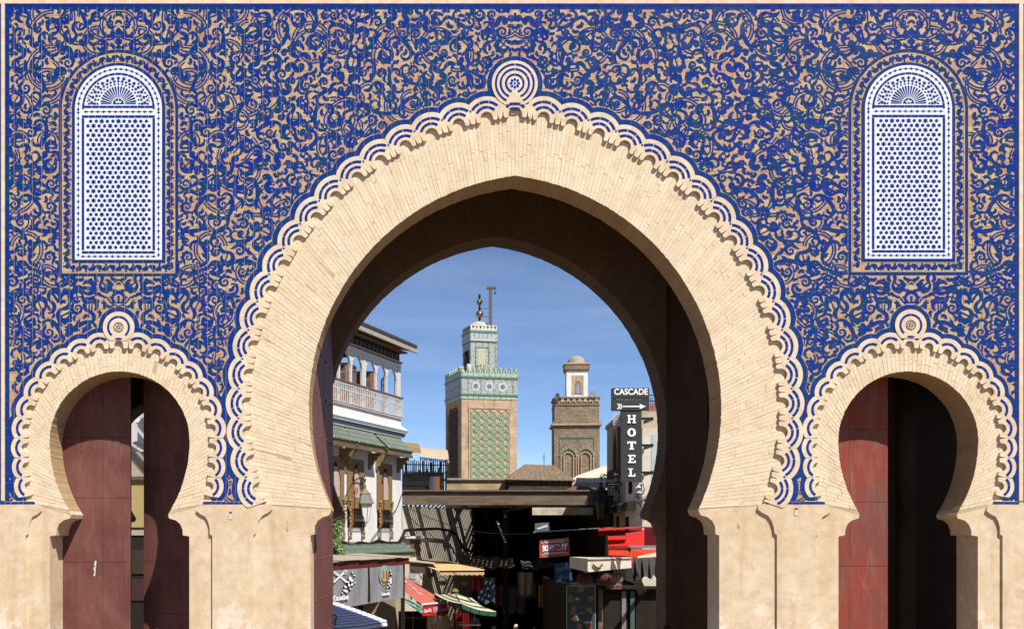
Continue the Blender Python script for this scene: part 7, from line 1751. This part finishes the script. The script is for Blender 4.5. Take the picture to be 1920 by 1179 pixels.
# ------------------------------------------------------------------ people in the covered street
def person(px, py, d, robe, head, label, hood=None, yaw=0):
    top = at(px, py, d); r_ = thing('person', (top.x, top.y, ZS), label, 'person'); H = top.z-ZS; o = Vector((top.x, top.y, ZS)); k = H/1.74
    J = {'pel': (0, 0, .95), 'wai': (0, 0, 1.1), 'che': (0, .01, 1.32), 'nec': (0, .01, 1.50), 'hd0': (0, 0, 1.58), 'hd1': (0, -.005, 1.66), 'hd2': (0, 0, 1.72),
         'shl': (-.18, .01, 1.42), 'ell': (-.24, .02, 1.14), 'wrl': (-.22, -.10, .92), 'hal': (-.21, -.14, .84), 'shr': (.18, .01, 1.42), 'elr': (.24, .02, 1.14), 'wrr': (.22, -.06, .90), 'har': (.21, -.08, .81),
         'hil': (-.10, 0, .90), 'knl': (-.11, -.03, .50), 'anl': (-.11, .02, .09), 'tol': (-.12, -.15, .03), 'hir': (.10, 0, .90), 'knr': (.11, .02, .50), 'anr': (.11, .06, .09), 'tor': (.12, -.10, .03)}
    RR = {'pel': .15, 'wai': .135, 'che': .15, 'nec': .055, 'hd0': .075, 'hd1': .095, 'hd2': .07, 'shl': .07, 'ell': .05, 'wrl': .035, 'hal': .04, 'shr': .07, 'elr': .05, 'wrr': .035, 'har': .04, 'hil': .10, 'knl': .07, 'anl': .045, 'tol': .035, 'hir': .10, 'knr': .07, 'anr': .045, 'tor': .035}
    E = [('pel', 'wai'), ('wai', 'che'), ('che', 'nec'), ('nec', 'hd0'), ('hd0', 'hd1'), ('hd1', 'hd2'), ('che', 'shl'), ('shl', 'ell'), ('ell', 'wrl'), ('wrl', 'hal'), ('che', 'shr'), ('shr', 'elr'), ('elr', 'wrr'), ('wrr', 'har'), ('pel', 'hil'), ('hil', 'knl'), ('knl', 'anl'), ('anl', 'tol'), ('pel', 'hir'), ('hir', 'knr'), ('knr', 'anr'), ('anr', 'tor')]
    ks = list(J); me = bpy.data.meshes.new('body'); me.from_pydata([tuple(Vector(J[q])*k) for q in ks], [(ks.index(a), ks.index(b)) for a, b in E], [])
    b_o = bpy.data.objects.new('body', me); COL.objects.link(b_o); sk = b_o.modifiers.new('skin', 'SKIN'); 
    for q, sv in zip(ks, me.skin_vertices[0].data): sv.radius = (RR[q]*k, RR[q]*k*.8)
    me.skin_vertices[0].data[0].use_root = True; ss_ = b_o.modifiers.new('sub', 'SUBSURF'); ss_.levels = ss_.render_levels = 1
    dg = bpy.context.evaluated_depsgraph_get(); dg.update(); m2 = bpy.data.meshes.new_from_object(b_o.evaluated_get(dg)); b_o.modifiers.clear(); b_o.data = m2; b_o.parent = r_; b_o.rotation_euler = (0, 0, R(yaw))
    m2.materials.clear(); m2.materials.append(simple('skin tone', (.36,.20,.12), .6)); m2.materials.append(cloth('robe', robe))
    for p in m2.polygons: p.material_index = 0 if p.center.z > 1.50*k or (p.center.z < .9*k and abs(p.center.x) > .19*k and p.center.z > .7*k) else 1; p.use_smooth = True
    def child(nm, fn, mt): mb = MB(); fn(mb); oo = bpy.data.objects.new(nm, mb.mesh(nm, mt, Vector((0, 0, 0)), True)); COL.objects.link(oo); oo.parent = r_; oo.rotation_euler = (0, 0, R(yaw)); recalc(oo)
    child('robe', lambda mb: mb.lathe((0, 0, 0), [(.30*k, .08*k), (.27*k, .5*k), (.22*k, .95*k), (.20*k, 1.2*k), (.17*k, 1.42*k), (.075*k, 1.50*k)], 16), cloth('robe cloth', robe))
    child('headscarf' if hood else 'hair', lambda mb: mb.ball((0, .02*k, 1.66*k), .118*k, 14, 10, (.95, 1.0, 1.0)), cloth('head cover', head))
    child('face', lambda mb: (mb.ball((0, -.075*k, 1.635*k), .065*k, 10, 8, (.9, .8, 1.25)), mb.ball((0, -.135*k, 1.63*k), .016*k, 6, 5)), simple('skin tone', (.36,.20,.12), .6))
    for s in (-1, 1): child('eye', lambda mb: mb.ball((s*.028*k, -.122*k, 1.655*k), .009*k, 6, 5), M['ink_black'])
    return r_
person(968, 1171, 42.5, (.20,.16,.13), (.62,.56,.52), 'person in pale headscarf walking in the dark street', True, 0)
person(927, 1173, 44.5, (.05,.05,.06), (.20,.18,.17), 'person in dark clothes left of the pale headscarf', None, 20)
person(1002, 1173, 45.0, (.12,.05,.04), (.05,.035,.03), 'person with dark hair right of the pale headscarf', None, -15)
person(1024, 1166, 47.0, (.22,.05,.05), (.06,.04,.03), 'person in dark red robe standing near the menu banner', None, 30)
person(948, 1165, 48.5, (.10,.12,.18), (.45,.42,.38), 'person in blue robe and pale cap far down the street', True, -20)
